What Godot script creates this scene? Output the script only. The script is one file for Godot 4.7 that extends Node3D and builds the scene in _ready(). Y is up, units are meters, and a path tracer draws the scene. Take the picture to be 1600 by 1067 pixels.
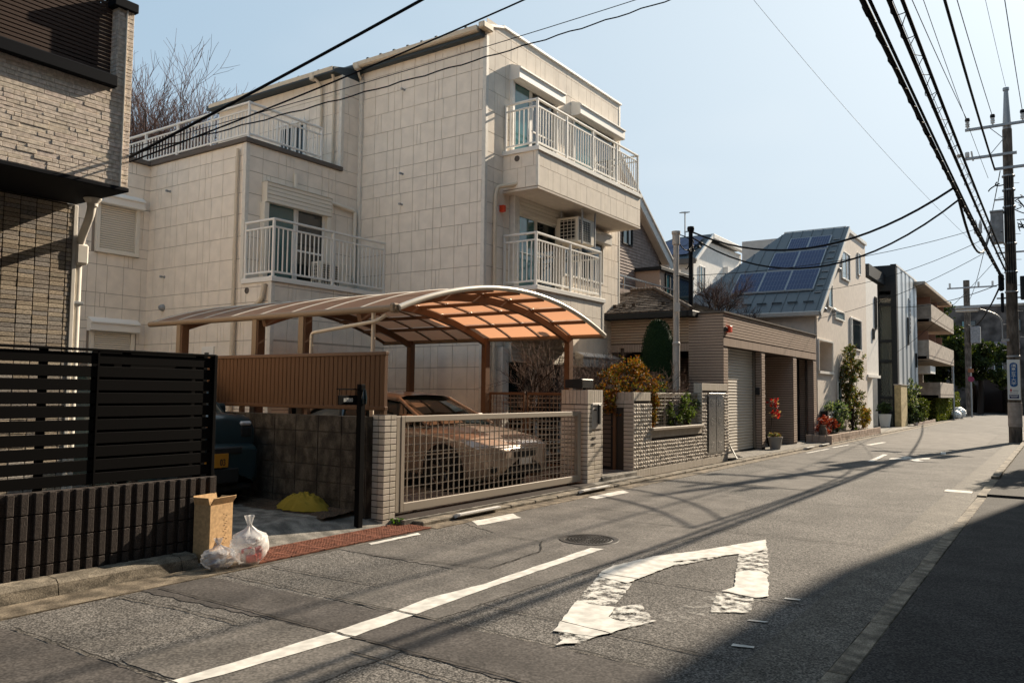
extends Node3D

# ---------- mesh builder: collects boxes, tubes, prisms ... in plain arrays ----------
class MB:
	var v := PackedVector3Array()
	var n := PackedVector3Array()
	var c := PackedColorArray()
	var uv := PackedVector2Array()
	var t := Transform3D()
	var col := Color(1, 1, 1)
	func put(p: Vector3, nn: Vector3) -> void:
		v.push_back(t * p)
		n.push_back((t.basis * nn).normalized())
		c.push_back(col)
		uv.push_back(Vector2(p.x, p.y))
	func tri(a: Vector3, b: Vector3, d: Vector3) -> void:
		var nn := (b - a).cross(d - a)
		if nn.length_squared() < 1e-16:
			return
		put(a, nn); put(d, nn); put(b, nn)
	func quad(a: Vector3, b: Vector3, d: Vector3, e: Vector3) -> void:
		var nn := (d - a).cross(e - b)
		if nn.length_squared() < 1e-18:
			return
		put(a, nn); put(d, nn); put(b, nn)
		put(a, nn); put(e, nn); put(d, nn)
	func quadn(p: Array, q: Array) -> void:
		for k in [0, 2, 1, 0, 3, 2]:
			put(p[k], q[k])
	func box(lo: Vector3, hi: Vector3, ch := 0.0) -> void:
		if ch <= 0.0:
			var p := [lo, Vector3(hi.x, lo.y, lo.z), Vector3(hi.x, hi.y, lo.z), Vector3(lo.x, hi.y, lo.z), Vector3(lo.x, lo.y, hi.z), Vector3(hi.x, lo.y, hi.z), hi, Vector3(lo.x, hi.y, hi.z)]
			quad(p[4], p[5], p[6], p[7]); quad(p[1], p[0], p[3], p[2]); quad(p[0], p[4], p[7], p[3])
			quad(p[5], p[1], p[2], p[6]); quad(p[7], p[6], p[2], p[3]); quad(p[0], p[1], p[5], p[4])
			return
		var m := (lo + hi) / 2.0
		var h := (hi - lo) / 2.0
		var k: float = min(ch, min(h.x, min(h.y, h.z)) * 0.9)
		for ax in 3:
			var a1 := (ax + 1) % 3
			var a2 := (ax + 2) % 3
			for s in [-1.0, 1.0]:
				var q := []
				for w in [[-1, -1], [1, -1], [1, 1], [-1, 1]]:
					var p := Vector3()
					p[ax] = s * h[ax]; p[a1] = w[0] * (h[a1] - k); p[a2] = w[1] * (h[a2] - k)
					q.append(m + p)
				if s < 0: q.reverse()
				quad(q[0], q[1], q[2], q[3])
			for s1 in [-1.0, 1.0]:
				for s2 in [-1.0, 1.0]:
					var e := []
					for w in [[-1, 0], [1, 0], [1, 1], [-1, 1]]:
						var p := Vector3()
						p[ax] = w[0] * (h[ax] - k)
						p[a1] = s1 * (h[a1] - (k if w[1] else 0.0)); p[a2] = s2 * (h[a2] - (0.0 if w[1] else k))
						e.append(m + p)
					if s1 * s2 < 0: e.reverse()
					quad(e[3], e[2], e[1], e[0])
		for sx in [-1.0, 1.0]:
			for sy in [-1.0, 1.0]:
				for sz in [-1.0, 1.0]:
					var a := m + Vector3(sx * h.x, sy * (h.y - k), sz * (h.z - k))
					var b := m + Vector3(sx * (h.x - k), sy * h.y, sz * (h.z - k))
					var d := m + Vector3(sx * (h.x - k), sy * (h.y - k), sz * h.z)
					if sx * sy * sz > 0: tri(a, b, d)
					else: tri(a, d, b)
	func bar(a: Vector3, b: Vector3, w: float, d: float, ch := 0.0, up := Vector3.UP) -> void:   # box along a-b
		var z := (b - a).normalized()
		var x := up.cross(z)
		if x.length() < 0.01: x = Vector3.RIGHT.cross(z)
		x = x.normalized()
		var old := t
		t = t * Transform3D(Basis(x, z.cross(x), z), (a + b) / 2.0)
		var l := a.distance_to(b) / 2.0
		box(Vector3(-w / 2, -d / 2, -l), Vector3(w / 2, d / 2, l), ch)
		t = old
	func tube(pts: Array, r0: float, r1: float, sides := 8, cap := true) -> void:
		var rings := []
		var ns := []
		var x := Vector3.ZERO
		var m := pts.size()
		for i in m:
			var d: Vector3 = (pts[min(i + 1, m - 1)] - pts[max(i - 1, 0)]).normalized()
			if x == Vector3.ZERO:
				x = d.cross(Vector3.UP if absf(d.y) < 0.9 else Vector3.RIGHT).normalized()
			else:
				x = (x - d * x.dot(d)).normalized()
			var y := d.cross(x)
			var r := lerpf(r0, r1, float(i) / max(1, m - 1))
			var ring := []
			var nr := []
			for s in sides:
				var q := x * cos(TAU * s / sides) + y * sin(TAU * s / sides)
				nr.append(q); ring.append(pts[i] + q * r)
			rings.append(ring); ns.append(nr)
		for i in m - 1:
			for s in sides:
				var s2 := (s + 1) % sides
				quadn([rings[i][s], rings[i][s2], rings[i + 1][s2], rings[i + 1][s]], [ns[i][s], ns[i][s2], ns[i + 1][s2], ns[i + 1][s]])
		if cap:
			for s in sides:
				var s2 := (s + 1) % sides
				tri(pts[0], rings[0][s2], rings[0][s]); tri(pts[m - 1], rings[m - 1][s], rings[m - 1][s2])
	func lathe(prof: Array, sides := 16) -> void:     # prof: [r, y] bottom to top, about the local y axis
		for i in prof.size() - 1:
			var p: Array = prof[i]
			var q: Array = prof[i + 1]
			var d := Vector2(q[0] - p[0], q[1] - p[1])
			var nr := d.y; var ny := -d.x
			for s in sides:
				var a := TAU * s / sides
				var b := TAU * (s + 1) / sides
				var ca := Vector3(cos(a), 0, -sin(a)); var cb := Vector3(cos(b), 0, -sin(b))
				var na := ca * nr + Vector3.UP * ny; var nb := cb * nr + Vector3.UP * ny
				quadn([ca * p[0] + Vector3.UP * p[1], cb * p[0] + Vector3.UP * p[1], cb * q[0] + Vector3.UP * q[1], ca * q[0] + Vector3.UP * q[1]], [na, nb, nb, na])
	func prism(poly: PackedVector2Array, z0: float, z1: float) -> void:   # polygon in local xy, from z0 to z1
		var pl := poly.duplicate()
		if Geometry2D.is_polygon_clockwise(pl): pl.reverse()
		var ix := Geometry2D.triangulate_polygon(pl)
		for i in range(0, ix.size(), 3):
			var a := pl[ix[i]]; var b := pl[ix[i + 1]]; var d := pl[ix[i + 2]]
			if (b - a).cross(d - a) < 0:
				var sw := b; b = d; d = sw
			tri(Vector3(a.x, a.y, z1), Vector3(b.x, b.y, z1), Vector3(d.x, d.y, z1))
			tri(Vector3(a.x, a.y, z0), Vector3(d.x, d.y, z0), Vector3(b.x, b.y, z0))
		for i in pl.size():
			var a := pl[i]; var b := pl[(i + 1) % pl.size()]
			quad(Vector3(a.x, a.y, z0), Vector3(b.x, b.y, z0), Vector3(b.x, b.y, z1), Vector3(a.x, a.y, z1))
	func grid(P: Array, flip := false) -> void:     # rows of points, smooth
		var R := P.size(); var C: int = P[0].size()
		var N := []
		for i in R:
			var row := []
			for j in C:
				var a: Vector3 = P[min(i + 1, R - 1)][j] - P[max(i - 1, 0)][j]
				var b: Vector3 = P[i][min(j + 1, C - 1)] - P[i][max(j - 1, 0)]
				var q := a.cross(b)
				row.append(-q if flip else q)
			N.append(row)
		for i in R - 1:
			for j in C - 1:
				var p := [P[i][j], P[i + 1][j], P[i + 1][j + 1], P[i][j + 1]]
				var q := [N[i][j], N[i + 1][j], N[i + 1][j + 1], N[i][j + 1]]
				if flip: p.reverse(); q.reverse()
				quadn(p, q)
	func mesh() -> ArrayMesh:
		var a := []
		a.resize(Mesh.ARRAY_MAX)
		a[Mesh.ARRAY_VERTEX] = v; a[Mesh.ARRAY_NORMAL] = n; a[Mesh.ARRAY_COLOR] = c; a[Mesh.ARRAY_TEX_UV] = uv
		var m := ArrayMesh.new()
		if v.size(): m.add_surface_from_arrays(Mesh.PRIMITIVE_TRIANGLES, a)
		return m

var rng := RandomNumberGenerator.new()
var tx := {}
var M := {}
const ID := Transform3D.IDENTITY

func V(x: float, y: float, z: float) -> Vector3: return Vector3(x, y, z)
func L(r: float, g: float, b: float) -> Color: return Color(r, g, b)
func rf(a: float, b: float) -> float: return rng.randf_range(a, b)

func obj(called: String, what, m: Material, parent: Node = self, at := Vector3.ZERO) -> MeshInstance3D:
	var o := MeshInstance3D.new()
	o.name = called
	o.mesh = what.mesh() if what is MB else what
	o.material_override = m
	o.position = at
	parent.add_child(o, true)
	return o
func tag(o: Node, label: String, category: String, group := "") -> Node:
	o.set_meta("label", label); o.set_meta("category", category)
	if group: o.set_meta("group", group)
	return o
func thing(called: String, label: String, category: String, at := Vector3.ZERO, turn := 0.0, group := "") -> Node3D:
	var o := Node3D.new()
	o.name = called; add_child(o, true)
	o.position = at; o.rotation.y = turn
	tag(o, label, category, group)
	return o
func struct(called: String, what, m: Material) -> MeshInstance3D:
	var o := obj(called, what, m)
	o.set_meta("kind", "structure")
	return o
func stuff(o: Node) -> Node:
	o.set_meta("kind", "stuff")
	return o
func bx(lo: Vector3, hi: Vector3, ch := 0.0) -> MB:
	var b := MB.new(); b.box(lo, hi, ch); return b
func tb(pts: Array, r: float, sides := 8) -> MB:
	var b := MB.new(); b.tube(pts, r, r, sides); return b

# ---------- materials ----------
func noise_tex(freq: float, kind: int, lo: float, hi: float, size := 512, oct := 1, p0 := 0.0, p1 := 1.0, sd := 1) -> NoiseTexture2D:
	var f := FastNoiseLite.new()
	f.seed = sd; f.noise_type = kind; f.frequency = freq
	f.fractal_type = FastNoiseLite.FRACTAL_FBM if oct > 1 else FastNoiseLite.FRACTAL_NONE
	f.fractal_octaves = oct
	var g := Gradient.new()
	g.offsets = PackedFloat32Array([p0, p1]); g.colors = PackedColorArray([Color(lo, lo, lo), Color(hi, hi, hi)])
	var t := NoiseTexture2D.new()
	t.width = size; t.height = size; t.seamless = true; t.noise = f; t.color_ramp = g
	return t
func mt(called: String, c: Color, rough := 0.8, o := {}) -> StandardMaterial3D:
	var m := StandardMaterial3D.new()
	m.resource_name = called
	m.albedo_color = c.linear_to_srgb()
	m.roughness = rough
	m.metallic = o.get("metal", 0.0)
	m.metallic_specular = o.get("spec", 0.3)
	m.vertex_color_use_as_albedo = o.get("vc", false)
	if o.has("tex"):
		m.albedo_texture = tx[o.tex]
		m.uv1_triplanar = true; m.uv1_world_triplanar = o.get("world", true)
		m.uv1_scale = o.ts if o.ts is Vector3 else Vector3.ONE * o.ts
	if o.has("bump"):
		m.heightmap_enabled = true; m.heightmap_texture = tx[o.bump]; m.heightmap_scale = o.bh
		m.uv1_triplanar = true; m.uv1_world_triplanar = o.get("world", true)
		if not o.has("tex"): m.uv1_scale = o.ts if o.ts is Vector3 else Vector3.ONE * o.ts
	if o.has("det"):
		m.detail_enabled = true; m.detail_albedo = tx[o.det]; m.detail_blend_mode = BaseMaterial3D.BLEND_MODE_MUL
		m.detail_uv_layer = BaseMaterial3D.DETAIL_UV_2
		m.uv2_triplanar = true; m.uv2_world_triplanar = true
		m.uv2_scale = o.ds if o.ds is Vector3 else Vector3.ONE * o.ds
	if o.has("back"):
		m.backlight_enabled = true; m.backlight = o.back.linear_to_srgb()
	if o.has("coat"):
		m.clearcoat_enabled = true; m.clearcoat = o.coat; m.clearcoat_roughness = 0.05
	if o.has("alpha"):
		m.transparency = BaseMaterial3D.TRANSPARENCY_ALPHA
		m.albedo_color.a = o.alpha
	M[called] = m
	return m
func materials() -> void:
	var VAL := FastNoiseLite.TYPE_VALUE
	var SIM := FastNoiseLite.TYPE_SIMPLEX_SMOOTH
	tx.speck = noise_tex(0.42, VAL, 0.36, 1.0, 1024, 2, 0.22, 0.78, 3)
	tx.speckfine = noise_tex(0.45, VAL, 0.62, 1.0, 512, 2, 0.15, 0.85, 5)
	tx.blotch = noise_tex(0.012, SIM, 0.66, 1.0, 512, 4, 0.2, 0.75, 7)
	tx.soft = noise_tex(0.015, SIM, 0.84, 1.0, 512, 4, 0.2, 0.8, 9)
	tx.faint = noise_tex(0.02, SIM, 0.955, 1.0, 512, 4, 0.2, 0.8, 21)
	tx.grime = noise_tex(0.02, SIM, 0.45, 1.0, 512, 5, 0.12, 0.55, 11)
	tx.streak = noise_tex(0.03, SIM, 0.72, 1.0, 512, 3, 0.15, 0.6, 13)
	tx.rough = noise_tex(0.12, SIM, 0.0, 1.0, 512, 3, 0.0, 1.0, 15)
	tx.pits = noise_tex(0.3, VAL, 0.0, 1.0, 512, 2, 0.0, 1.0, 17)
	tx.worn = noise_tex(0.03, SIM, 0.0, 1.0, 512, 5, 0.3, 0.6, 19)
	for q in [["wornpaint", 0.30, 0.62], ["faintpaint", 0.48, 0.90]]:
		tx[q[0]] = noise_tex(0.012, SIM, 1.0, 1.0, 1024, 8, q[1], q[2], 23)
		tx[q[0]].noise.fractal_gain = 0.72
		tx[q[0]].color_ramp.colors = PackedColorArray([Color(0.9, 0.9, 0.9, 0), Color(1, 1, 1, 0.95 if q[0] == "wornpaint" else 0.55)])
	# ground
	mt("asphalt", L(0.275, 0.252, 0.228), 0.9, {"tex": "speck", "ts": 0.3, "bump": "pits", "bh": 0.25, "det": "soft", "ds": 0.11})
	mt("asphalt_smooth", L(0.135, 0.12, 0.11), 0.88, {"tex": "speckfine", "ts": 0.4, "bump": "pits", "bh": 0.12, "det": "soft", "ds": 0.2})
	mt("asphalt_mid", L(0.215, 0.195, 0.175), 0.88, {"tex": "speckfine", "ts": 0.4, "bump": "pits", "bh": 0.12, "det": "soft", "ds": 0.2})
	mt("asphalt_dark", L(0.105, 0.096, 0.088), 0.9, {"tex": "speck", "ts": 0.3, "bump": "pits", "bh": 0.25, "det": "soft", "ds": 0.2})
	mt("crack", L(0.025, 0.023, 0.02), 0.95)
	mt("concrete", L(0.40, 0.365, 0.315), 0.85, {"tex": "speckfine", "ts": 0.8, "bump": "pits", "bh": 0.1, "det": "blotch", "ds": 0.6})
	mt("concrete_dark", L(0.20, 0.178, 0.15), 0.85, {"tex": "speckfine", "ts": 0.8, "bump": "pits", "bh": 0.1, "det": "blotch", "ds": 0.4})
	mt("gutter_concrete", L(0.28, 0.25, 0.21), 0.85, {"tex": "speck", "ts": 0.3, "bump": "pits", "bh": 0.2, "det": "soft", "ds": 0.3})
	mt("apron", L(0.34, 0.275, 0.20), 0.85, {"tex": "speckfine", "ts": 0.7, "det": "blotch", "ds": 0.6})
	mt("kerb", L(0.40, 0.34, 0.26), 0.85, {"tex": "speckfine", "ts": 0.8, "bump": "pits", "bh": 0.15, "det": "blotch", "ds": V(0.7, 2.0, 0.7)})
	mt("earth", L(0.16, 0.11, 0.075), 0.95, {"tex": "speck", "ts": 0.5, "bump": "rough", "bh": 1.0})
	mt("ground", L(0.27, 0.24, 0.20), 0.95, {"tex": "speckfine", "ts": 0.4, "det": "soft", "ds": 0.05})
	mt("road_paint", L(0.66, 0.63, 0.575), 0.85, {"tex": "soft", "ts": 0.9})
	for q in [["paint_worn", "wornpaint", 0.6], ["paint_faint", "faintpaint", 0.55]]:
		mt(q[0], L(0.60, 0.575, 0.525), 0.9, {"tex": q[1], "ts": q[2], "alpha": 1.0})
	mt("rust", L(0.27, 0.105, 0.065), 0.8, {"tex": "blotch", "ts": 2.0})
	mt("iron", L(0.075, 0.07, 0.065), 0.55, {"tex": "speckfine", "ts": 1.0, "metal": 0.4})
	# buildings
	mt("siding", L(0.86, 0.765, 0.65), 0.8, {"tex": "faint", "ts": 0.25})
	mt("siding_joint", L(0.30, 0.25, 0.205), 0.9)
	mt("trim_white", L(0.74, 0.69, 0.61), 0.5, {"tex": "faint", "ts": 0.7})
	mt("alu_white", L(0.80, 0.77, 0.715), 0.42)
	mt("soffit", L(0.70, 0.62, 0.53), 0.8, {"tex": "faint", "ts": 0.5})
	mt("gutter_cream", L(0.66, 0.56, 0.43), 0.5, {"tex": "faint", "ts": 0.6})
	mt("roof_metal", L(0.045, 0.06, 0.07), 0.45)
	mt("coping", L(0.14, 0.12, 0.105), 0.85, {"spec": 0.12})
	mt("pane", L(0.03, 0.10, 0.10), 0.04, {"spec": 0.9})
	mt("pane_dark", L(0.006, 0.014, 0.016), 0.05, {"spec": 0.75})
	mt("pane_teal", L(0.05, 0.17, 0.18), 0.05, {"spec": 0.9})
	mt("shutter_cream", L(0.74, 0.68, 0.58), 0.55)
	mt("red_plastic", L(0.75, 0.08, 0.03), 0.4)
	mt("dark_plastic", L(0.03, 0.03, 0.03), 0.5)
	mt("black_alu", L(0.005, 0.0045, 0.0045), 0.75, {"spec": 0.15})
	mt("black_trim", L(0.012, 0.013, 0.016), 0.65, {"spec": 0.15})
	mt("ribbed_block", L(0.085, 0.069, 0.061), 0.9, {"tex": "speckfine", "ts": 1.0, "bump": "pits", "bh": 0.12})
	mt("stone_cladding", L(0.84, 0.73, 0.63), 0.9, {"tex": "soft", "ts": 2.5, "bump": "rough", "bh": 0.18, "vc": true})
	mt("tile_beige", L(1, 1, 1), 0.8, {"tex": "streak", "ts": V(2.0, 6.0, 2.0), "bump": "rough", "bh": 0.15, "vc": true})
	mt("brown_slat", L(0.12, 0.062, 0.032), 0.6, {"spec": 0.25})
	mt("louver_brown", L(0.075, 0.048, 0.038), 0.5)
	mt("grey_block", L(0.15, 0.125, 0.098), 0.95, {"tex": "speckfine", "ts": 0.9, "bump": "pits", "bh": 0.15, "det": "blotch", "ds": V(0.8, 0.5, 0.8)})
	mt("mortar", L(0.05, 0.042, 0.035), 0.95)
	mt("gate_tile", L(0.60, 0.53, 0.45), 0.75, {"tex": "faint", "ts": 1.5, "vc": true})
	mt("split_tile", L(0.63, 0.56, 0.485), 0.85, {"tex": "faint", "ts": 2.5, "bump": "rough", "bh": 0.2, "vc": true})
	mt("tile_joint", L(0.055, 0.045, 0.038), 0.9)
	mt("gate_bronze", L(0.34, 0.29, 0.235), 0.6)
	mt("carport_frame", L(0.145, 0.083, 0.05), 0.5)
	mt("carport_post", L(0.24, 0.175, 0.115), 0.5)
	mt("carport_edge", L(0.66, 0.60, 0.51), 0.3, {"metal": 0.2})
	mt("smoke_panel", L(0.21, 0.13, 0.088), 0.4, {"back": L(0.72, 0.36, 0.2)})
	mt("brick_brown", L(0.47, 0.365, 0.295), 0.85, {"tex": "faint", "ts": 1.4, "vc": true, "spec": 0.25})
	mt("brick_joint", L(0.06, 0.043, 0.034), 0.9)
	mt("roller", L(0.62, 0.565, 0.49), 0.5)
	mt("steel", L(0.33, 0.31, 0.285), 0.24, {"metal": 0.9})
	mt("grey_paint", L(0.52, 0.47, 0.42), 0.5, {"tex": "faint", "ts": 0.6})
	mt("roof_tile", L(0.125, 0.098, 0.08), 0.85, {"tex": "blotch", "ts": 0.8, "vc": true})
	mt("clapboard", L(0.36, 0.285, 0.25), 0.8, {"tex": "soft", "ts": 0.5})
	mt("stucco", L(0.72, 0.64, 0.565), 0.92, {"tex": "faint", "ts": 0.3, "bump": "rough", "bh": 0.15})
	mt("stucco_white", L(0.8, 0.765, 0.715), 0.9, {"tex": "faint", "ts": 0.3})
	mt("roof_grey", L(0.135, 0.15, 0.16), 0.6, {"spec": 0.3})
	mt("solar_cell", L(0.016, 0.04, 0.11), 0.35, {"spec": 0.28})
	mt("solar_frame", L(0.30, 0.32, 0.34), 0.5)
	mt("charcoal", L(0.022, 0.024, 0.026), 0.6)
	mt("stripe_light", L(0.68, 0.69, 0.69), 0.35, {"metal": 0.3})
	mt("stripe_dark", L(0.23, 0.25, 0.265), 0.35, {"metal": 0.3})
	mt("curtain", L(0.30, 0.27, 0.2), 0.9)
	mt("ochre", L(0.55, 0.43, 0.23), 0.9, {"tex": "soft", "ts": 0.6})
	mt("apt_concrete", L(0.46, 0.38, 0.31), 0.85, {"tex": "soft", "ts": 0.3})
	mt("apt_brown", L(0.17, 0.095, 0.065), 0.85)
	mt("far_brown", L(0.16, 0.13, 0.115), 0.9, {"tex": "blotch", "ts": 0.1})
	mt("pane_painted_sky", L(0.26, 0.34, 0.37), 0.06, {"spec": 0.9})  # light blue sky reflection is put into the glass colour
	mt("painted_shade", L(0.045, 0.032, 0.026), 0.9, {"tex": "speckfine", "ts": 0.8})  # dark brown that paints shade on the floor at the gate
	# poles and cables
	mt("pole_concrete", L(0.21, 0.172, 0.14), 0.85, {"tex": "soft", "ts": V(1.0, 0.25, 1.0), "det": "blotch", "ds": V(1.0, 0.3, 1.0)})
	mt("zinc", L(0.33, 0.34, 0.35), 0.5, {"metal": 0.4})
	mt("cable", L(0.014, 0.015, 0.018), 0.6, {"spec": 0.15})
	mt("porcelain", L(0.6, 0.58, 0.55), 0.3)
	mt("transformer", L(0.33, 0.33, 0.335), 0.5, {"tex": "soft", "ts": 0.6})
	# plants
	mt("bark", L(0.045, 0.034, 0.028), 0.95)
	mt("twig", L(0.085, 0.052, 0.045), 0.95)
	mt("twig_pale", L(0.13, 0.085, 0.065), 0.95)
	mt("leaf", L(1, 1, 1), 0.6, {"vc": true, "back": L(0.55, 0.6, 0.2)})
	mt("leaf_dark", L(1, 1, 1), 0.65, {"vc": true})
	# small things
	mt("kraft", L(0.56, 0.365, 0.19), 0.85, {"tex": "soft", "ts": 3.0})
	mt("kraft_mark", L(0.12, 0.07, 0.04), 0.9)
	mt("plastic_bag", L(0.88, 0.86, 0.83), 0.4, {"alpha": 0.5})
	mt("plastic_bag_clear", L(0.8, 0.8, 0.82), 0.3, {"alpha": 0.4})
	mt("tarp", L(0.25, 0.18, 0.022), 0.85)
	mt("car_brown", L(0.40, 0.315, 0.255), 0.28, {"metal": 0.3, "coat": 0.8})
	mt("car_teal", L(0.022, 0.042, 0.048), 0.3, {"coat": 0.5})
	mt("chrome", L(0.7, 0.7, 0.7), 0.12, {"metal": 1.0})
	mt("tyre", L(0.012, 0.012, 0.012), 0.85)
	mt("rim", L(0.13, 0.11, 0.10), 0.35, {"metal": 0.7})
	mt("lens", L(0.55, 0.55, 0.56), 0.08, {"spec": 0.9})
	mt("plate_yellow", L(0.55, 0.24, 0.03), 0.5)
	mt("white_plastic", L(0.78, 0.76, 0.72), 0.4)
	mt("sign_blue", L(0.02, 0.10, 0.28), 0.5)
	mt("sign_white", L(0.74, 0.74, 0.71), 0.5)
	mt("sign_navy", L(0.015, 0.03, 0.11), 0.5)
	mt("red", L(0.45, 0.02, 0.02), 0.5)

const ZX := Basis(Vector3(0, 0, 1), Vector3(0, 1, 0), Vector3(-1, 0, 0))    # local x is world z, local z is world -x
# ---------- camera, sky, sun ----------
const SUN := Vector3(1.0, 0.585, 0.177)
func sky_and_camera() -> void:
	var cam := Camera3D.new()
	cam.name = "camera"
	var r := Vector3(0.56442645, 0.01110415, 0.82540867)
	var u := Vector3(-0.05826436, 0.99795161, 0.02641666)
	var f := Vector3(0.82342458, 0.06300217, -0.56391726)
	cam.transform = Transform3D(Basis(r, u, -f), V(0, 1.55, 0))
	cam.fov = 46.06; cam.near = 0.05; cam.far = 900.0; cam.current = true
	add_child(cam)
	var e := Environment.new()
	e.background_mode = Environment.BG_SKY
	e.tonemap_mode = Environment.TONE_MAPPER_LINEAR
	e.tonemap_exposure = 1.95
	e.sdfgi_enabled = true; e.ssao_enabled = true; e.ssil_enabled = true
	var im := Image.create(512, 256, false, Image.FORMAT_RGBAF)
	var s := SUN.normalized()
	var f1 := FastNoiseLite.new()
	f1.seed = 4; f1.frequency = 2.2; f1.fractal_octaves = 3
	for y in 256:
		for x in 512:
			var az := TAU * (x + 0.5) / 512.0
			var el := PI / 2 - PI * (y + 0.5) / 256.0
			var d := V(sin(az) * cos(el), sin(el), -cos(az) * cos(el))
			var g := acos(clampf(d.dot(s), -1, 1))
			var up: float = max(0.0, d.y)
			var c := L(0.19, 0.29, 0.395).lerp(L(0.265, 0.365, 0.44), exp(-up * 2.2))
			var hz := exp(-up * 6.0)
			c = c.lerp(L(0.56, 0.56, 0.53), 0.62 * hz)
			var near := exp(-pow(g / 0.85, 2.0))
			c = c.lerp(L(0.52, 0.56, 0.585), clampf(near * 1.15, 0.0, 1.0))
			c = c + L(1.0, 0.93, 0.82) * (0.9 * exp(-g / 0.11))
			var w := smoothstep(0.28, 0.62, f1.get_noise_3d(d.x * 0.8, d.y * 5.0, d.z * 1.4)) * exp(-up * 3.0)
			c = c.lerp(L(0.62, 0.62, 0.61), 0.22 * w)
			c = c * L(0.75, 0.795, 0.835)
			if d.y < 0: c = L(0.30, 0.28, 0.25)
			im.set_pixel(x, y, Color(c.r, c.g, c.b, 1))
	var sm := PanoramaSkyMaterial.new()
	sm.panorama = ImageTexture.create_from_image(im)
	sm.energy_multiplier = 1.0
	var sk := Sky.new(); sk.sky_material = sm
	e.sky = sk
	var w := WorldEnvironment.new(); w.name = "daylight"; w.environment = e
	add_child(w)
	var sun := DirectionalLight3D.new()
	sun.name = "sun"
	sun.light_energy = 1.6; sun.light_color = Color(1.0, 0.935, 0.84); sun.light_angular_distance = 0.5
	sun.shadow_enabled = true
	sun.basis = Basis.looking_at(-s)
	add_child(sun)

func sheet(x0: float, x1: float, z0: float, z1: float, y: float) -> MB:
	var b := MB.new()
	b.quad(V(x0, y, z1), V(x1, y, z1), V(x1, y, z0), V(x0, y, z0))
	return b
func jag(poly: Array, amt := 0.018, step := 0.09) -> PackedVector2Array:   # outline with a slightly ragged edge
	var o := PackedVector2Array()
	for i in poly.size():
		var a := Vector2(poly[i][0], poly[i][1]); var b := Vector2(poly[(i + 1) % poly.size()][0], poly[(i + 1) % poly.size()][1])
		var k: int = max(1, int(a.distance_to(b) / step))
		for j in k:
			o.push_back(a.lerp(b, float(j) / k) + Vector2(rf(-amt, amt), rf(-amt, amt)))
	return o
func flat(poly: PackedVector2Array, y: float) -> MB:
	var b := MB.new()
	var ix := Geometry2D.triangulate_polygon(poly)
	for i in range(0, ix.size(), 3):
		var p := poly[ix[i]]; var q := poly[ix[i + 1]]; var r := poly[ix[i + 2]]
		if (q - p).cross(r - p) > 0:
			var s := q; q = r; r = s
		b.tri(V(p.x, y, p.y), V(q.x, y, q.y), V(r.x, y, r.y))
	return b
func crack(b: MB, pts: Array, w := 0.012, y := 0.0125) -> void:
	for i in pts.size() - 1:
		var a := Vector2(pts[i][0], pts[i][1]); var d := Vector2(pts[i + 1][0], pts[i + 1][1])
		var k: int = max(1, int(a.distance_to(d) / 0.06))
		var sd := (d - a).normalized().orthogonal()
		var prev := a; var pw := w * 0.5
		for j in range(1, k + 1):
			var q := a.lerp(d, float(j) / k) + sd * rf(-0.008, 0.008)
			var nw := w * rf(0.3, 0.75)
			b.quad(V(prev.x + sd.x * pw, y, prev.y + sd.y * pw), V(q.x + sd.x * nw, y, q.y + sd.y * nw), V(q.x - sd.x * nw, y, q.y - sd.y * nw), V(prev.x - sd.x * pw, y, prev.y - sd.y * pw))
			prev = q; pw = nw

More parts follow.
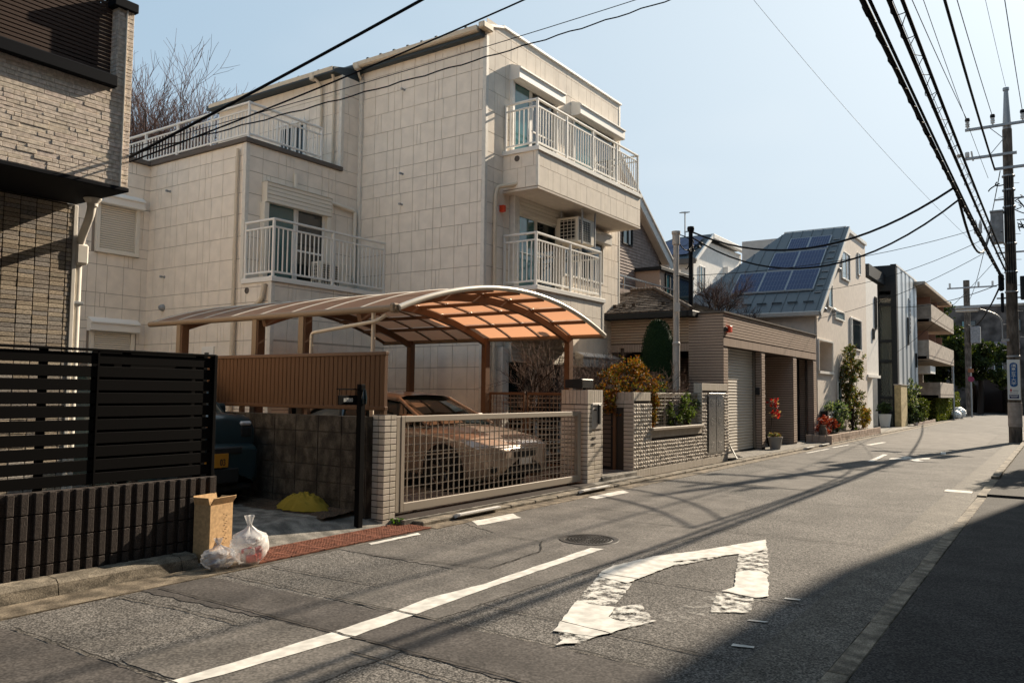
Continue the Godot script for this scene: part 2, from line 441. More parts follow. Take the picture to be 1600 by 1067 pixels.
func setting() -> void:
	struct("ground", sheet(-150, 420, -260, 160, -0.06), M.ground)
	struct("road", sheet(-30, 86, -6.0, -1.57, 0.0), M.asphalt)
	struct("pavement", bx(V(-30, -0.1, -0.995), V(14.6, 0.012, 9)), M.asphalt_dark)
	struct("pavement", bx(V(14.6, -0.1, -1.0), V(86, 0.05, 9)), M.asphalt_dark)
	# road patches of smoother, darker asphalt with their ragged cuts
	var P := [
		["asphalt_smooth", [[-6, -5.75], [2.5, -5.68], [2.57, -3.9], [2.62, -1.6], [-6, -1.6]]],
		["asphalt_smooth", [[3.56, -5.86], [4.15, -5.84], [4.27, -3.74], [4.28, -1.95], [4.0, -1.62], [3.62, -1.65], [3.69, -3.8]]],
		["asphalt_mid", [[2.6, -4.47], [3.66, -4.45], [3.69, -3.3], [2.62, -3.3]]],
		["asphalt_mid", [[4.26, -4.5], [5.6, -4.42], [5.62, -5.86], [6.3, -5.8], [6.5, -5.0], [7.3, -5.2], [7.6, -5.86], [13.0, -5.86], [12.2, -4.0], [9.6, -3.2], [7.3, -3.42], [5.9, -3.5], [4.28, -3.55]]],
		["asphalt_mid", [[14.0, -5.2], [18.3, -5.0], [18.2, -3.1], [13.6, -3.3]]],
		["asphalt_mid", [[26.0, -5.6], [40.0, -5.4], [39.0, -2.2], [27.0, -2.0]]]]
	for p in P:
		struct("road_patch", flat(jag(p[1]), 0.004), M[p[0]])
	var cr := MB.new()
	for p in [[[3.36, -5.81], [3.44, -5.16], [3.45, -4.5]], [[4.7, -5.73], [4.76, -4.5]], [[4.79, -3.54], [4.77, -2.85], [4.72, -2.43], [4.66, -1.6]], [[3.48, -3.51], [3.47, -3.06], [3.45, -2.5], [3.42, -1.6]],
			[[6.22, -3.5], [6.22, -2.3], [6.16, -1.6]], [[5.59, -5.45], [5.64, -5.09], [5.8, -4.18], [6.7, -4.23], [7.16, -4.5], [7.18, -4.94]], [[8.9, -4.8], [9.0, -2.9], [9.05, -1.6]], [[3.66, -1.65], [3.69, -3.3], [3.69, -5.8]], [[2.6, -1.7], [2.57, -4.0], [2.54, -5.6]],
			[[4.28, -5.8], [4.3, -4.2], [4.3, -2.0]], [[9.6, -5.6], [9.65, -4.2]], [[12.0, -4.4], [12.1, -1.6]], [[12.9, -5.8], [16.6, -3.6], [16.7, -1.7]], [[17.9, -5.6], [18.2, -2.0]], [[23.6, -5.8], [23.9, -1.8]], [[30.1, -5.8], [30.4, -1.8]], [[36.0, -5.9], [36.5, -1.8]]]:
		crack(cr, p)
	struct("road_crack", cr, M.crack)
	# painted markings, worn through in places
	struct("white_line_marking", flat(jag([[-3, -4.02], [2.59, -3.93], [3.57, -3.89], [4.33, -3.91], [4.69, -3.96], [5.3, -3.885], [7.17, -3.93], [7.19, -3.8], [5.2, -3.78], [4.28, -3.74], [3.71, -3.72], [2.8, -3.79], [2.6, -3.83], [-3, -3.86]], 0.006, 0.12), 0.008), M.road_paint)
	var parts := {"road_paint": [
		[[8.72, -2.65], [7.66, -3.01], [7.2, -3.23], [6.55, -3.36], [6.29, -3.34], [6.1, -3.27], [6.02, -2.95], [6.18, -2.965], [6.5, -2.95], [6.96, -2.93], [7.05, -3.0], [7.3, -2.86], [7.77, -2.63], [7.72, -2.56], [8.2, -2.49]],
		[[6.95, -2.38], [6.44, -2.21], [6.25, -2.25], [6.18, -1.97], [6.30, -1.90], [6.6, -1.99], [7.05, -2.13], [7.15, -2.25]],
		[[5.25, -3.0], [4.54, -2.76], [4.59, -2.49], [4.72, -2.44], [4.95, -2.4], [5.05, -2.63], [5.3, -2.70]], [[4.44, -2.62], [4.30, -2.60], [4.41, -2.515], [4.47, -2.53]]],
		"paint_worn": [[[6.12, -3.28], [5.2, -2.99], [5.25, -2.70], [6.05, -2.93]], [[7.78, -2.63], [6.90, -2.36], [7.02, -2.11], [8.3, -2.51], [8.2, -2.49]], [[6.2, -2.27], [5.6, -2.1], [5.75, -1.86], [6.2, -1.98]], [[4.6, -2.77], [4.42, -2.63], [4.42, -2.5], [4.62, -2.48]], [[5.3, -2.7], [5.0, -2.6], [4.9, -2.4], [5.15, -2.32], [5.5, -2.6]], [[7.6, -3.0], [6.9, -3.15], [6.9, -2.9], [7.6, -2.7]]],
		"paint_faint": [[[6.2, -2.27], [5.0, -2.38], [4.72, -2.44], [5.7, -2.0], [6.2, -1.9]]]}
	var lift := 0.0085
	for k in ["paint_faint", "paint_worn", "road_paint"]:
		for q in parts[k]:
			struct("diamond_marking", flat(jag(q, 0.007, 0.05), lift), M[k])
			lift += 0.0004
	for q in [[[21.6, -3.55], [22.4, -2.75], [22.9, -2.78], [22.1, -3.58]], [[22.9, -3.5], [23.0, -3.3], [21.5, -2.75], [21.3, -2.9]], [[24.6, -2.75], [25.6, -2.85], [25.6, -2.73], [24.6, -2.62]], [[20.6, -3.85], [23.4, -3.98], [23.4, -3.86], [20.6, -3.73]],
			[[15.0, -1.64], [15.35, -1.64], [15.3, -1.24], [14.98, -1.24]], [[7.35, -1.08], [7.62, -1.08], [7.62, -1.0], [7.3, -1.0]], [[6.3, -1.78], [6.34, -1.78], [6.36, -1.68], [6.32, -1.68]], [[5.55, -1.82], [5.59, -1.82], [5.62, -1.7], [5.58, -1.7]], [[4.95, -1.72], [4.99, -1.72], [5.02, -1.6], [4.98, -1.6]],
			[[27.5, -5.2], [29.6, -5.05], [29.5, -4.9], [27.4, -5.02]], [[22.4, -5.75], [24.6, -5.68], [24.6, -5.6], [22.4, -5.66]], [[25.2, -5.72], [27.2, -5.66], [27.2, -5.58], [25.2, -5.63]], [[7.75, -5.86], [8.55, -5.82], [8.35, -5.55], [7.55, -5.62]], [[10.6, -5.86], [11.7, -5.84], [11.5, -5.62], [10.5, -5.66]], [[6.0, -5.84], [6.75, -5.84], [6.7, -5.76], [5.95, -5.76]],
			[[46, -2.0], [48.5, -2.0], [48.5, -1.8], [46, -1.8]], [[49.5, -2.0], [52, -2.0], [52, -1.8], [49.5, -1.8]]]:
		struct("white_marking", flat(jag(q, 0.01, 0.1), 0.008), M.road_paint)
	# right-hand gutter and flush kerb
	var gut := struct("gutter", bx(V(-30, -0.05, -1.565), V(86, 0.006, -1.13)), M.gutter_concrete)
	var kb := Node3D.new(); kb.name = "kerb"; add_child(kb, true); kb.set_meta("kind", "structure")
	var x := -1.2
	var stone := bx(V(0.004, -0.1, -1.126), V(0.596, 0.016, -1.0), 0.006).mesh()
	while x < 46.0:
		var s := obj("kerb_stone", stone, M.kerb, kb, V(x, rf(-0.002, 0.003) + (0.03 if x > 14.0 else 0.0) + (0.05 if x > 17.0 else 0.0), rf(-0.004, 0.004)))
		x += 0.6
	# left-hand kerb: raised before the fence, dropped across the drives
	var kl := Node3D.new(); kl.name = "kerb"; add_child(kl, true); kl.set_meta("kind", "structure")
	x = -3.0
	while x < 4.2:
		var w: float = min(1.02, 4.3 - x)
		var b := MB.new()
		b.t = Transform3D(ZX, Vector3.ZERO)
		b.prism(PackedVector2Array([Vector2(-6.4, -0.1), Vector2(-6.4, 0.125), Vector2(-6.25, 0.12), Vector2(-6.215, 0.09), Vector2(-6.18, -0.1)]), -(x + w - 0.004), -(x + 0.004))
		obj("kerb_stone", b, M.kerb, kl)
		x += w
	x = 7.12
	while x < 56.0:
		obj("kerb_stone", bx(V(x + 0.004, -0.1, -6.26), V(x + 0.596, 0.05 + rf(-0.004, 0.004), -6.09), 0.012), M.kerb, kl)
		x += 0.6
	struct("gutter", bx(V(-30, -0.05, -6.18), V(4.66, 0.010, -5.85)), M.apron)
	struct("gutter", bx(V(7.1, -0.05, -6.09), V(60, 0.008, -5.86)), M.apron)
	struct("gutter", bx(V(4.66, -0.06, -6.42), V(7.12, 0.002, -5.86)), M.concrete_dark)
	# drives and forecourts
	var dr := MB.new()
	dr.quad(V(4.62, 0.016, -6.42), V(6.86, 0.016, -6.42), V(6.86, 0.14, -6.9), V(4.62, 0.14, -6.9))
	struct("driveway_ramp", dr, M.concrete)
	struct("driveway", sheet(1.0, 6.35, -17, -6.9, 0.14), M.concrete)
	var strip := MB.new()
	var rows := []
	for i in 14:
		var rw := []
		for j in 40:
			rw.append(V(lerpf(6.22, 6.78, i / 13.0) + (rf(-0.03, 0.03) if i == 0 else 0.0), 0.135 + rf(0.0, 0.03) * sin(PI * i / 13.0) + (0.03 if i > 8 else 0.0), lerpf(-6.75, -13.5, j / 39.0)))
		rows.append(rw)
	strip.grid(rows, true)
	tag(stuff(obj("earth", strip, M.earth)), "strip of brown earth and dead leaves along the concrete block wall", "earth")
	struct("carport_floor", bx(V(7.0, -0.1, -13.6), V(13.37, 0.07, -6.26)), M.concrete)
	struct("gate_shade_strip", bx(V(7.08, 0.0, -6.64), V(11.64, 0.075, -6.30)), M.painted_shade)  # dark strip painting the shade between gate and kerb
	struct("garden_ground", bx(V(12.1, -0.1, -9.9), V(19.1, 0.1, -6.85)), M.earth)
	struct("forecourt", bx(V(18.55, -0.1, -9.6), V(28.4, 0.055, -6.26)), M.concrete)
	struct("forecourt", bx(V(36.0, -0.1, -9.0), V(54, 0.04, -6.26)), M.concrete)
	struct("step", bx(V(12.12, 0, -7.7), V(13.47, 0.14, -6.42), 0.012), M.concrete)
	# manhole
	var mh := thing("manhole_cover", "round cast iron manhole cover set in the asphalt beyond the white line", "manhole cover", V(7.57, 0, -4.17))
	var lid := MB.new()
	lid.lathe([[0.0, 0.009], [0.245, 0.009], [0.25, 0.003]], 40)
	for i in 6:
		for j in (8 + i * 6):
			var a := TAU * j / (8 + i * 6)
			lid.t = Transform3D(Basis(Vector3.UP, a), Vector3.ZERO)
			lid.box(V(0.035 + i * 0.036, 0.008, -0.007), V(0.055 + i * 0.036, 0.014, 0.007))
	obj("lid", lid, M.iron, mh)
	var ring := MB.new()
	ring.lathe([[0.262, 0.004], [0.262, 0.011], [0.315, 0.011], [0.32, 0.004]], 40)
	obj("rim", ring, M.iron, mh)
	# rust red drain gratings in front of the drive
	x = 4.68
	for k in 6:
		var places := ["nearest the rubbish bags", "second from the rubbish bags", "third from the rubbish bags", "third from the tiled gate pillar", "second from the tiled gate pillar", "below the tiled gate pillar"]
		var g := thing("drain_grating", "rust red steel drain grating across the drive, " + places[k], "drain grating", V(x, 0.006, -6.4), 0, "drain gratings across the drive")
		var fr := MB.new()
		fr.box(V(0, 0, 0), V(0.39, 0.014, 0.02)); fr.box(V(0, 0, 0.46), V(0.39, 0.014, 0.48)); fr.box(V(0, 0, 0.02), V(0.02, 0.014, 0.46)); fr.box(V(0.37, 0, 0.02), V(0.39, 0.014, 0.46))
		obj("frame", fr, M.rust, g)
		var bars := MB.new()
		for i in 9: bars.box(V(0.036 + i * 0.0385, 0, 0.02), V(0.05 + i * 0.0385, 0.011, 0.46))
		for i in 11: bars.box(V(0.02, 0.001, 0.05 + i * 0.038), V(0.37, 0.013, 0.062 + i * 0.038))
		obj("bars", bars, M.rust, g)
		x += 0.4
	# white ramps over the kerb
	for a in [[7.72, -6.03, "white kerb ramp in front of the lattice gate, near its left end"], [10.75, -6.03, "white kerb ramp in front of the lattice gate, near its right end"], [23.6, -6.0, "white kerb ramp in front of the garage, nearer the roller shutter"], [25.4, -6.0, "white kerb ramp in front of the garage, nearer the planter"]]:
		var kr := MB.new()
		kr.t = Transform3D(Basis(Vector3.UP, -PI / 2), V(a[0], 0.006, a[1]))
		kr.prism(PackedVector2Array([Vector2(-0.16, 0), Vector2(-0.16, 0.02), Vector2(-0.04, 0.075), Vector2(0.02, 0.075), Vector2(0.02, 0.055), Vector2(-0.1, 0.0)]), -0.85, 0.0)
		tag(obj("kerb_ramp", kr, M.white_plastic), a[2], "kerb ramp", "kerb ramps")
	var weed := MB.new()
	for i in 60: leafq(weed, V(7.0 + rf(-0.09, 0.09), 0.02 + rf(0, 0.06), -6.36 + rf(-0.05, 0.05)), 0.03, L(0.1, 0.2, 0.03))
	tag(obj("weed", weed, M.leaf), "small green weed at the foot of the left gate pillar", "weed")

func leafq(b: MB, p: Vector3, s: float, c: Color) -> void:       # one folded leaf
	var d := V(rf(-1, 1), rf(-0.6, 1), rf(-1, 1)).normalized()
	var e := d.cross(V(rf(-1, 1), rf(-1, 1), rf(-1, 1))).normalized()
	var k := rf(0.7, 1.3)
	b.col = c * rf(0.65, 1.3)
	var up := d.cross(e) * s * 0.15
	b.tri(p, p + (d * 0.55 + e * 0.32) * s * k + up, p + d * s * k)
	b.tri(p, p + d * s * k, p + (d * 0.55 - e * 0.32) * s * k + up)

# ---------- walls made of separate siding panels ----------
func wall_t(x: float, y: float, z: float, face: String) -> Transform3D:    # local x runs along the wall, local z points out of it
	if face == "S": return Transform3D(Basis.IDENTITY, V(x, y, z))
	return Transform3D(Basis(V(0, 0, 1), V(0, 1, 0), V(-1, 0, 0)), V(x, y, z))   # "W": along +z, out towards -x
func cut(rects: Array, h: Rect2) -> Array:
	var o := []
	for r in rects:
		if not r.intersects(h):
			o.append(r); continue
		var i: Rect2 = r.intersection(h)
		if i.position.y > r.position.y: o.append(Rect2(r.position.x, r.position.y, r.size.x, i.position.y - r.position.y))
		if i.end.y < r.end.y: o.append(Rect2(r.position.x, i.end.y, r.size.x, r.end.y - i.end.y))
		if i.position.x > r.position.x: o.append(Rect2(r.position.x, i.position.y, i.position.x - r.position.x, i.size.y))
		if i.end.x < r.end.x: o.append(Rect2(i.end.x, i.position.y, r.end.x - i.end.x, i.size.y))
	return o
const ROWS := [0.06, 0.25, 0.70, 1.15, 1.60, 2.06, 2.52, 2.97, 3.28, 3.58, 4.19, 4.65, 5.11, 5.55, 6.01, 6.32, 6.63, 7.06, 7.52, 7.97, 8.42, 8.88, 9.33, 9.7]
var n_panels := 0
var spare := MB.new()
func siding(parent: Node, t: Transform3D, w: float, y0: float, y1: float, holes := [], phase := 0.0, rest: MB = null) -> void:
	# one panel per cell of the joint grid, each with its own off-centre groove
	var row := 0
	for i in ROWS.size() - 1:
		var a: float = max(ROWS[i], y0); var b: float = min(ROWS[i + 1], y1)
		row += 1
		if b - a < 0.02: continue
		var x := -phase
		var k := row
		while x < w:
			var sp: float = [0.205, 0.40, 0.24, 0.41][(k * 7 + row * 3) % 4]
			k += 1
			var pieces := [Rect2(x, a, sp, b - a), Rect2(x + sp, a, 0.605 - sp, b - a)]
			if (k + row) % 5 == 0: pieces = [Rect2(x, a, 0.10, b - a), Rect2(x + 0.10, a, 0.10, b - a), Rect2(x + 0.2, a, 0.405, b - a)]
			var cells := []
			for p in pieces:
				var q: Rect2 = p.intersection(Rect2(0, 0, w, 20)) if p.intersects(Rect2(0, 0, w, 20)) else Rect2()
				if q.size.x > 0.015: cells.append(q)
			for h in holes: cells = cut(cells, h)
			var m := MB.new()
			var many := n_panels >= 298 or rest != null
			if many: m = rest if rest else spare
			m.t = t
			var d := rf(0.010, 0.0135)
			for c in cells:
				if c.size.x > 0.014 and c.size.y > 0.014:
					m.box(V(c.position.x + 0.0045, c.position.y + 0.0055, 0.0), V(c.end.x - 0.0045, c.end.y - 0.0055, d))
			if not many and m.v.size():
				n_panels += 1
				obj("siding_panel", m, M.siding, parent)
			x += 0.605

func sash_window(parent: Node, t: Transform3D, r: Rect2, glass: Material, split := 0.5, rails := 0.0, frame: Material = M.alu_white, depth := 0.05) -> void:
	# window > pane; local rect r on the wall, frame stands in the opening
	var f := MB.new()
	f.t = t
	var w := 0.05
	var a := r.position; var b := r.end
	f.box(V(a.x, a.y, 0.0), V(a.x + w, b.y, depth), 0.004); f.box(V(b.x - w, a.y, 0.0), V(b.x, b.y, depth), 0.004)
	f.box(V(a.x + w, a.y, 0.0), V(b.x - w, a.y + w, depth), 0.004); f.box(V(a.x + w, b.y - w, 0.0), V(b.x - w, b.y, depth), 0.004)
	var mx := lerpf(a.x, b.x, split)
	if split > 0.0:
		f.box(V(mx - 0.035, a.y + w, 0.0), V(mx + 0.035, b.y - w, 0.042), 0.004)
		f.box(V(mx + 0.05, a.y + w, 0.0), V(mx + 0.09, b.y - w, 0.034), 0.004)
	if rails > 0.0: f.box(V(mx, a.y + rails - 0.02, 0.0), V(b.x - w, a.y + rails + 0.02, 0.034), 0.003)
	var o := obj("window", f, frame, parent)
	for k in (2 if split > 0.0 else 1):
		var g := MB.new()
		g.t = t
		var x0 := a.x + w if k == 0 else mx + 0.03
		var x1 := (mx - 0.03 if split > 0.0 else b.x - w) if k == 0 else b.x - w
		g.box(V(x0, a.y + w, 0.004), V(x1, b.y - w, 0.022 - 0.008 * k))
		obj("pane", g, glass if k == 0 else M.pane_dark, o)
func shutter_box(parent: Node, t: Transform3D, r: Rect2, d: float, slanted := true) -> void:
	var b := MB.new()
	if slanted:     # housing that hangs out from the wall with a sloping top
		b.t = t * Transform3D(ZX, Vector3.ZERO)
		var y0 := r.position.y; var y1 := r.end.y
		b.prism(PackedVector2Array([Vector2(0, y0), Vector2(0, y1), Vector2(d * 0.2, y1), Vector2(d, y1 - 0.1), Vector2(d, y1 - 0.13), Vector2(d - 0.03, y1 - 0.14), Vector2(d - 0.03, y0 + 0.02), Vector2(d - 0.06, y0)]), -r.end.x, -r.position.x)
	else:
		b.t = t
		var n: int = max(3, int(r.size.y / 0.075))
		for i in n:
			var y0 := r.position.y + r.size.y * i / n
			b.box(V(r.position.x, y0 + 0.004, 0), V(r.end.x, y0 + r.size.y / n - 0.003, d - (0.004 if i % 2 else 0.0)), 0.006)
		b.box(V(r.position.x - 0.012, r.position.y, 0), V(r.position.x, r.end.y + 0.01, d + 0.008)); b.box(V(r.end.x, r.position.y, 0), V(r.end.x + 0.012, r.end.y + 0.01, d + 0.008))
		b.box(V(r.position.x - 0.012, r.end.y, 0), V(r.end.x + 0.012, r.end.y + 0.015, d + 0.015))
	obj("shutter_box", b, M.shutter_cream if not slanted else M.alu_white, parent)
func railing(called: String, label: String, runs: Array, y0: float, y1: float, posts: int, gap := 0.115, gate := true) -> void:
	# runs: pairs of (x, z) corner points; top rail, middle rail, bottom rail, posts and balusters
	var o := thing(called, label, "railing", V(runs[0][0], y0, runs[0][1]))
	var org := o.position
	for i in runs.size() - 1:
		var a := V(runs[i][0], 0, runs[i][1]) - V(org.x, 0, org.z); var b := V(runs[i + 1][0], 0, runs[i + 1][1]) - V(org.x, 0, org.z)
		var d := (b - a).normalized()
		var h := y1 - y0
		var up := Vector3.UP
		var top := MB.new(); top.bar(a + up * (h - 0.02) - d * 0.03, b + up * (h - 0.02) + d * 0.03, 0.055, 0.045, 0.008); obj("top_rail", top, M.alu_white, o)
		var mid := MB.new(); mid.bar(a + up * (h - 0.17), b + up * (h - 0.17), 0.03, 0.035, 0.005); obj("rail", mid, M.alu_white, o)
		var bot := MB.new(); bot.bar(a + up * 0.10, b + up * 0.10, 0.03, 0.04, 0.005); obj("rail", bot, M.alu_white, o)
		var l := a.distance_to(b)
		var np: int = max(1, int(round(l / (1.3 if posts == 0 else l / posts))))
		for j in range(1 if i > 0 else 0, np + 1):
			var p := a + d * (l * j / np)
			var m := MB.new(); m.bar(p, p + up * (h - 0.04), 0.05, 0.05, 0.006, d); m.box(p + V(-0.05, 0, -0.05), p + V(0.05, 0.012, 0.05)); obj("post", m, M.alu_white, o)
		var n := int(l / gap)
		for j in range(1, n):
			var p := a + d * (l * j / n)
			var m := MB.new(); m.bar(p + up * 0.11, p + up * (h - 0.18), 0.022, 0.022, 0.003, d); obj("baluster", m, M.alu_white, o)

func pipe(called: String, label: String, pts: Array, r: float, m: Material, parent: Node) -> MeshInstance3D:
	var b := MB.new()
	b.tube(round_path(pts, 0.07), r, r, 10)
	for i in range(1, pts.size() - 1): pass
	var o := obj(called, b, m, parent)
	if label: o.set_meta("label", label)
	return o
func round_path(pts: Array, r: float) -> Array:
	var o := [pts[0]]
	for i in range(1, pts.size() - 1):
		var a: Vector3 = (pts[i - 1] - pts[i]).normalized(); var b: Vector3 = (pts[i + 1] - pts[i]).normalized()
		for k in 5:
			var t := k / 4.0
			var p: Vector3 = pts[i] + a * r; var q: Vector3 = pts[i] + b * r
			o.append(p.lerp(pts[i], t).lerp(pts[i].lerp(q, t), t))
	o.append(pts[-1])
	return o
func vent(parent: Node, p: Vector3) -> void:      # small hooded pipe on a wall facing -x
	var b := MB.new()
	b.t = Transform3D(Basis(V(0, 0, 1), V(-1, 0, 0), V(0, -1, 0)), p)
	b.lathe([[0.035, 0.0], [0.035, 0.012], [0.018, 0.014], [0.018, 0.07], [0.026, 0.07], [0.026, 0.12], [0.0, 0.125]], 10)
	obj("wall_hook", b, M.zinc, parent)

func aircon(called: String, label: String, at: Vector3, s: Vector3) -> Node3D:     # outdoor unit; s = size, fan grille on +z, fins on -x
	var o := thing(called, label, "air conditioner", at)
	obj("casing", bx(V(0, 0, 0), s, 0.015), M.shutter_cream, o)
	var g := MB.new()
	for i in 9: g.box(V(s.x * 0.06, s.y * (0.12 + i * 0.09), s.z), V(s.x * 0.66, s.y * (0.12 + i * 0.09) + 0.008, s.z + 0.012))
	for i in 7: g.box(V(s.x * (0.06 + i * 0.1), s.y * 0.1, s.z + 0.001), V(s.x * (0.06 + i * 0.1) + 0.006, s.y * 0.88, s.z + 0.013))
	obj("grille", g, M.dark_plastic, o)
	var f := MB.new()
	f.box(V(-0.003, s.y * 0.12, s.z * 0.2), V(0.0, s.y * 0.9, s.z * 0.88))
	obj("fin_panel", f, M.charcoal, o)
	var gr := MB.new()
	for i in 6: gr.box(V(-0.012, s.y * (0.14 + i * 0.14), s.z * 0.2), V(-0.003, s.y * (0.14 + i * 0.14) + 0.012, s.z * 0.88))
	for i in 5: gr.box(V(-0.014, s.y * 0.12, s.z * (0.2 + i * 0.165)), V(-0.004, s.y * 0.9, s.z * (0.2 + i * 0.165) + 0.01))
	obj("fin_guard", gr, M.shutter_cream, o)
	return o

func white_house() -> void:
	var h := thing("white_house", "cream three storey house clad in large rectangular panels with balconies above the carport", "house", Vector3.ZERO)
	var core := MB.new()
	core.box(V(13.37, 0, -18.2), V(19.6, 9.15, -9.9)); obj("wall", core, M.siding_joint, h)
	obj("wall", bx(V(12.76, 0, -18.2), V(13.37, 8.85, -13.59)), M.siding_joint, h)
	obj("wall", bx(V(10.19, 0, -17.0), V(12.76, 6.6, -13.59)), M.siding_joint, h)
	obj("wall", bx(V(10.19, 0, -13.59), V(13.37, 3.68, -12.69)), M.siding_joint, h)
	obj("wall", bx(V(5.6, 0, -21), V(12.76, 6.6, -17.0)), M.siding_joint, h)
	# joined panels wherever the 300 separate ones would not be seen closely
	var rest := spare
	var tS := wall_t(13.37, 0, -9.9, "S")
	var H3 := [Rect2(0.92, 6.70, 1.86, 2.02), Rect2(3.62, 6.70, 2.3, 2.02), Rect2(1.04, 3.8, 1.95, 2.18), Rect2(3.14, 4.36, 2.12, 1.3), Rect2(0.8, 0.2, 2.4, 2.35), Rect2(3.9, 0.9, 1.9, 1.5)]
	siding(h, tS, 6.23, 2.5, 9.5, H3, 0.3)
	siding(h, wall_t(13.37, 0, -13.59, "W"), 3.69, 3.0, 9.12, [], 0.12)
	siding(h, wall_t(10.19, 0, -13.59, "S"), 3.18, 3.7, 6.58, [Rect2(0.5, 3.75, 1.62, 2.0)], 0.2)
	siding(h, wall_t(10.19, 0, -17.0, "W"), 3.41, 2.2, 6.58, [], 0.35)
	siding(h, wall_t(10.19, 0, -12.69, "S"), 3.18, 2.5, 3.66, [], 0.2)
	siding(h, wall_t(12.76, 0, -18.2, "W"), 4.61, 6.6, 8.85, [Rect2(2.5, 7.1, 0.95, 0.85)], 0.1, rest)
	siding(h, wall_t(12.76, 0, -13.59, "S"), 0.61, 6.3, 8.85, [], 0.0, rest)
	siding(h, wall_t(5.6, 0, -17.0, "S"), 4.59, 2.2, 6.58, [Rect2(3.3, 4.45, 1.05, 1.1), Rect2(3.28, 1.7, 1.1, 1.1)], 0.2, rest)
	siding(h, tS, 6.23, 0.06, 2.5, H3, 0.3, rest)
	siding(h, wall_t(13.37, 0, -13.59, "W"), 3.69, 0.06, 3.0, [], 0.12, rest)
	siding(h, wall_t(10.19, 0, -17.0, "W"), 4.31, 0.06, 2.2, [Rect2(2.2, 1.3, 0.4, 1.1)], 0.35, rest)
	siding(h, wall_t(10.19, 0, -13.59, "W"), 0.9, 2.2, 3.66, [], 0.1, rest)
	siding(h, wall_t(10.19, 0, -12.69, "S"), 3.18, 0.06, 2.5, [Rect2(0.5, 0.1, 1.7, 2.1)], 0.2, rest)
	# corner trims
	for a in [[13.37, -9.9, 0.1, 9.12], [13.37, -13.59 + 0.06, 6.6, 9.0], [10.19, -13.59, 3.7, 6.58], [10.19, -12.69, 0.1, 3.66], [12.76, -13.59, 6.6, 8.85]]:
		obj("corner_trim", bx(V(a[0] - 0.02, a[2], a[1] - 0.075), V(a[0] + 0.075, a[3], a[1] + 0.02), 0.006), M.trim_white, h)
	obj("corner_trim", bx(V(19.53, 0.1, -9.97), V(19.62, 9.45, -9.88), 0.006), M.trim_white, h)
	obj("corner_trim", bx(V(13.29, 0.1, -13.58), V(13.365, 8.9, -13.48), 0.006), M.trim_white, h)
	# the low shed roof with its cream gutters, snow hooks and the front coping
	var rf0 := MB.new()
	rf0.t = Transform3D(Basis.IDENTITY, Vector3.ZERO)
	rf0.prism(PackedVector2Array([Vector2(13.22, 9.13), Vector2(13.22, 9.27), Vector2(13.3, 9.34), Vector2(14.1, 9.56), Vector2(19.62, 9.56), Vector2(19.62, 9.1)]), -18.4, -9.94)
	var rr := obj("roof", rf0, M.roof_metal, h)
	obj("soffit", bx(V(13.2, 9.07, -13.59), V(13.38, 9.128, -9.93)), M.roof_metal, h)
	for i in 9: obj("snow_hook", bx(V(13.32, 9.33, -13.4 + i * 0.42), V(13.37, 9.42, -13.34 + i * 0.42)), M.roof_metal, rr)
	var fr := MB.new()
	fr.prism(PackedVector2Array([Vector2(13.37, 9.1), Vector2(13.37, 9.3), Vector2(14.0, 9.5), Vector2(19.6, 9.5), Vector2(19.6, 9.1)]), -9.95, -9.895)
	obj("parapet", fr, M.siding, h)
	var cp := MB.new()
	cp.box(V(13.95, 9.5, -10.02), V(19.65, 9.56, -9.85), 0.008); cp.t = Transform3D(Basis(V(0, 0, 1), deg_to_rad(17.6)), V(13.3, 9.27, 0)); cp.box(V(-0.02, 0, -10.02), V(0.7, 0.06, -9.85), 0.008)
	obj("coping", cp, M.alu_white, h)
	var cap := MB.new()
	cap.box(V(13.14, 9.2, -9.96), V(13.5, 9.34, -9.80), 0.02)
	obj("eaves_cap", cap, M.gutter_cream, h)
	for a in [[13.16, 9.2, -13.62, -9.97], [12.55, 8.93, -18.3, -13.65]]:
		var g := MB.new()
		g.t = Transform3D(ZX, Vector3.ZERO)
		g.t = Transform3D.IDENTITY
		g.prism(PackedVector2Array([Vector2(a[0] - 0.06, a[1] + 0.06), Vector2(a[0] - 0.055, a[1] - 0.03), Vector2(a[0] - 0.02, a[1] - 0.06), Vector2(a[0] + 0.05, a[1] - 0.06), Vector2(a[0] + 0.06, a[1] + 0.05)]), a[2], a[3])
		obj("gutter", g, M.gutter_cream, h)
	for z in [-13.5, -14.35]:
		var hp := MB.new()
		var gx := 13.16 if z > -13.6 else 12.55
		var gy := 9.2 if z > -13.6 else 8.93
		hp.box(V(gx - 0.075, gy - 0.12, z - 0.07), V(gx + 0.07, gy + 0.065, z + 0.07), 0.02); obj("rain_head", hp, M.gutter_cream, h)
	pipe("downpipe", "", [V(13.16, 9.12, -13.5), V(13.2, 8.95, -13.5), V(13.28, 8.9, -13.52)], 0.03, M.gutter_cream, h)
	pipe("downpipe", "", [V(12.55, 8.85, -14.3), V(12.66, 8.7, -14.2), V(12.69, 8.5, -14.2), V(12.69, 6.72, -14.2), V(12.69, 6.68, -14.5)], 0.034, M.gutter_cream, h)
	pipe("downpipe", "", [V(12.6, 8.85, -13.75), V(12.69, 8.7, -13.78), V(12.69, 6.7, -13.78)], 0.034, M.gutter_cream, h)
	var rr2 := MB.new()
	rr2.prism(PackedVector2Array([Vector2(12.5, 8.86), Vector2(12.5, 8.97), Vector2(13.4, 9.2), Vector2(13.4, 8.86)]), -18.4, -13.6); var r2 := obj("roof", rr2, M.roof_metal, h)
	for i in 6: obj("snow_hook", bx(V(12.62, 9.0, -17.8 + i * 0.7), V(12.67, 9.08, -17.74 + i * 0.7)), M.roof_metal, r2)
	# roof terrace copings
	var tc := MB.new()
